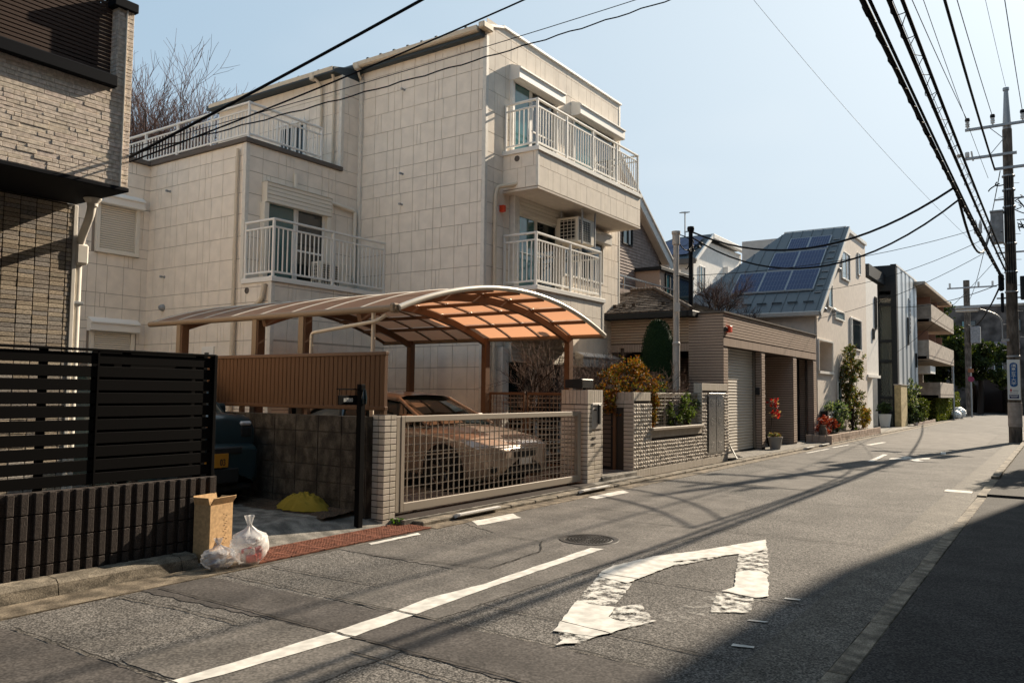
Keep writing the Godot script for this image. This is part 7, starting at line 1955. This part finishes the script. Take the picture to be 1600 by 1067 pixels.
	wire("thick grey cable rising from the dark house corner over the roof terrace", V(4.3, 3.83, -7.56), V(6.08, 6.2, -1.78), 0.05, 0.014, 12)
	wire("black cable rising from the dark house corner, just below the thick grey cable", V(4.3, 3.78, -7.56), V(7.14, 6.26, -1.75), 0.10, 0.008, 12)
	wire("thinnest wire rising from the dark house corner across the white house front", V(4.3, 3.92, -7.56), V(8.34, 6.24, -1.75), 0.07, 0.004, 12)
	var tw := []
	for i in 60:
		var t := i / 59.0
		tw.append(V(4.3, 3.86, -7.56).lerp(V(8.45, 6.2, -1.75), t) - V(0, 0.10 * 4 * t * (1 - t) + 0.008 * sin(i * 1.9), 0))
	tag(obj("overhead_cable", tb(tw, 0.007, 5), M.cable), "slightly wavy twisted wire rising from the dark house corner to the street bundle", "cable", "overhead cables")
	wire("long thin wire high over the cream house towards the street bundle", V(14.5, 9.9, -5.2), V(30.0, 6.0, -1.75), 0.3, 0.004, 14)
	# grey pipe pole and black post in the gardens
	var g := thing("pipe_pole", "pale grey steel pipe pole rising from the garden behind the tile wall", "pole", V(17.0, 0.1, -7.15))
	var gp := MB.new(); gp.lathe([[0.08, 0], [0.08, 2.55], [0.09, 2.56], [0.09, 2.6], [0.068, 2.62], [0.062, 4.82], [0.085, 4.84], [0.085, 5.06], [0.1, 5.08], [0.1, 5.14], [0.0, 5.15]], 18); obj("shaft", gp, M.grey_paint, g)
	obj("clamp", bx(V(-0.11, 3.3, 0.0), V(-0.09, 3.5, 0.13)), M.zinc, g)
	var k := thing("black_post", "slim black service post with cable fittings beside the brown garage wall", "pole", V(20.13, 0.0, -8.05))
	var kp := MB.new(); kp.lathe([[0.065, 0], [0.055, 5.86], [0.085, 5.88], [0.095, 5.95], [0.085, 6.0], [0.0, 6.02]], 16); obj("shaft", kp, M.black_trim, k)
	rng.seed = 33
	for i in 9:
		var a := V(rf(-0.05, 0.05), rf(5.0, 5.75), rf(0, 0.1)); var e := a + V(rf(-0.9, 0.7), rf(-0.5, 0.3), rf(-0.2, 0.3)); var m := (a + e) / 2 + V(0, rf(-0.4, 0.1), 0)
		var pts := []
		for j in 8: pts.append(a.lerp(m, j / 7.0).lerp(m.lerp(e, j / 7.0), j / 7.0))
		obj("fitting_cable", tb(pts, 0.014, 5), M.cable, k)
	for q in [V(-0.35, 5.3, 0.1), V(0.35, 5.5, 0.1), V(0.5, 5.62, 0.1)]: obj("clamp", bx(q - V(0.08, 0.03, 0.03), q + V(0.08, 0.03, 0.03), 0.01), M.charcoal, k)
	# far utility pole with its sign
	var f := thing("utility_pole", "far utility pole standing against the evergreen trees", "utility pole", V(76.5, 0, -6.35))
	obj("shaft", tb([V(0, 0, 0), V(0, 11.3, 0)], 0.24, 12), M.pole_concrete, f)
	for a in [[10.6, -1.4, 2.2], [9.0, -0.4, 2.0]]: obj("crossarm", bx(V(-0.3, a[0], a[1]), V(-0.2, a[0] + 0.12, a[2]), 0.01), M.zinc, f)
	for z in [-1.2, 0.9, 1.9]: obj("insulator", tb([V(-0.25, 10.72, z), V(-0.25, 11.1, z)], 0.08, 8), M.porcelain, f)
	obj("transformer_box", bx(V(-0.5, 6.0, 0.25), V(0.2, 7.4, 0.95), 0.03), M.transformer, f)
	obj("sleeve", tb([V(0, 0.9, 0), V(0, 2.3, 0)], 0.26, 12), M.pole_concrete, f)
	var rs := thing("road_sign", "round red and blue road sign on a thin post at the far kerb", "road sign", V(71.2, 0, -5.75)); obj("post", tb([V(0, 0, 0), V(0, 3.9, 0)], 0.045, 8), M.zinc, rs)
	var dk := MB.new(); dk.t = Transform3D(Basis(V(0, 0, 1), V(-1, 0, 0), V(0, -1, 0)), V(-0.05, 2.95, 0)); dk.lathe([[0.22, 0], [0.22, 0.02], [0, 0.02]], 20); obj("disc", dk, mt("sign_pink", L(0.25, 0.05, 0.10), 0.6), rs)
	obj("triangle", bx(V(-0.06, 3.45, -0.2), V(-0.03, 3.75, 0.2)), mt("sign_orange", L(0.25, 0.11, 0.06), 0.6), rs)
	var ar := thing("barrier_hoop", "low white tubular barrier hoop behind the utility pole", "barrier", V(46, 0, -1.35)); obj("hoop", tb(round_path([V(0, 0, 0), V(0, 0.85, 0), V(0, 0.85, 0.9), V(0, 0, 0.9)], 0.2), 0.035, 8), M.white_plastic, ar)

func kanji(parent: Node, t: Transform3D) -> void:
	# five characters drawn stroke by stroke down the blue panel
	var S := [
		[[0.08, 0.92, 0.2, 0.82], [0.05, 0.66, 0.17, 0.57], [0.02, 0.1, 0.22, 0.42], [0.32, 0.9, 0.98, 0.9], [0.65, 1.0, 0.65, 0.72], [0.36, 0.74, 0.94, 0.74], [0.4, 0.6, 0.9, 0.6], [0.4, 0.6, 0.4, 0.34], [0.9, 0.6, 0.9, 0.34], [0.4, 0.46, 0.9, 0.46], [0.4, 0.34, 0.9, 0.34], [0.65, 0.6, 0.65, 0.2], [0.3, 0.2, 1.0, 0.2], [0.5, 0.2, 0.4, 0.0], [0.8, 0.2, 0.95, 0.0]],
		[[0.5, 1.0, 0.5, 0.86], [0.1, 0.84, 0.9, 0.84], [0.22, 0.7, 0.78, 0.7], [0.22, 0.7, 0.22, 0.4], [0.78, 0.7, 0.78, 0.4], [0.22, 0.55, 0.78, 0.55], [0.22, 0.4, 0.78, 0.4], [0.5, 0.4, 0.5, 0.0], [0.36, 0.26, 0.1, 0.06], [0.64, 0.26, 0.9, 0.06]],
		[[0.45, 1.0, 0.2, 0.3], [0.2, 0.3, 0.85, 0.0], [0.75, 0.7, 0.5, 0.2], [0.5, 0.2, 0.1, 0.0], [0.02, 0.66, 0.98, 0.66]],
		[[0.18, 0.92, 0.8, 0.92], [0.8, 0.92, 0.5, 0.68], [0.5, 0.68, 0.5, 0.06], [0.5, 0.06, 0.34, 0.1], [0.02, 0.5, 0.98, 0.5]],
		[[0.05, 0.64, 0.95, 0.64], [0.5, 1.0, 0.48, 0.6], [0.48, 0.6, 0.06, 0.0], [0.5, 0.6, 0.96, 0.0]],
		[[0.2, 1.0, 0.28, 0.86], [0.48, 1.0, 0.5, 0.86], [0.8, 1.0, 0.7, 0.86], [0.06, 0.8, 0.94, 0.8], [0.06, 0.8, 0.06, 0.66], [0.94, 0.8, 0.94, 0.66], [0.26, 0.62, 0.74, 0.62], [0.74, 0.62, 0.52, 0.46], [0.52, 0.46, 0.52, 0.04], [0.52, 0.04, 0.38, 0.08], [0.04, 0.36, 0.96, 0.36]]]
	var b := MB.new()
	for i in 6:
		for s in S[i]:
			b.t = t * Transform3D(Basis.IDENTITY, V(0, 0.045 - i * 0.122, 0))
			b.bar(V(s[0] * 0.15, s[1] * 0.105, 0.0015), V(s[2] * 0.15, s[3] * 0.105, 0.0015), 0.003, 0.014)
	obj("lettering", b, M.sign_white, parent)

func _ready() -> void:
	sky_and_camera()
	materials()
	rng.seed = 1
	setting()
	rng.seed = 2
	white_house()
	left_house()
	left_fence()
	rng.seed = 3
	block_wall()
	gate()
	carport()
	rng.seed = 4
	garage()
	back_houses()
	far_houses()
	kerb_things()
	sedan()
	kei_car()
	plants()
	street()
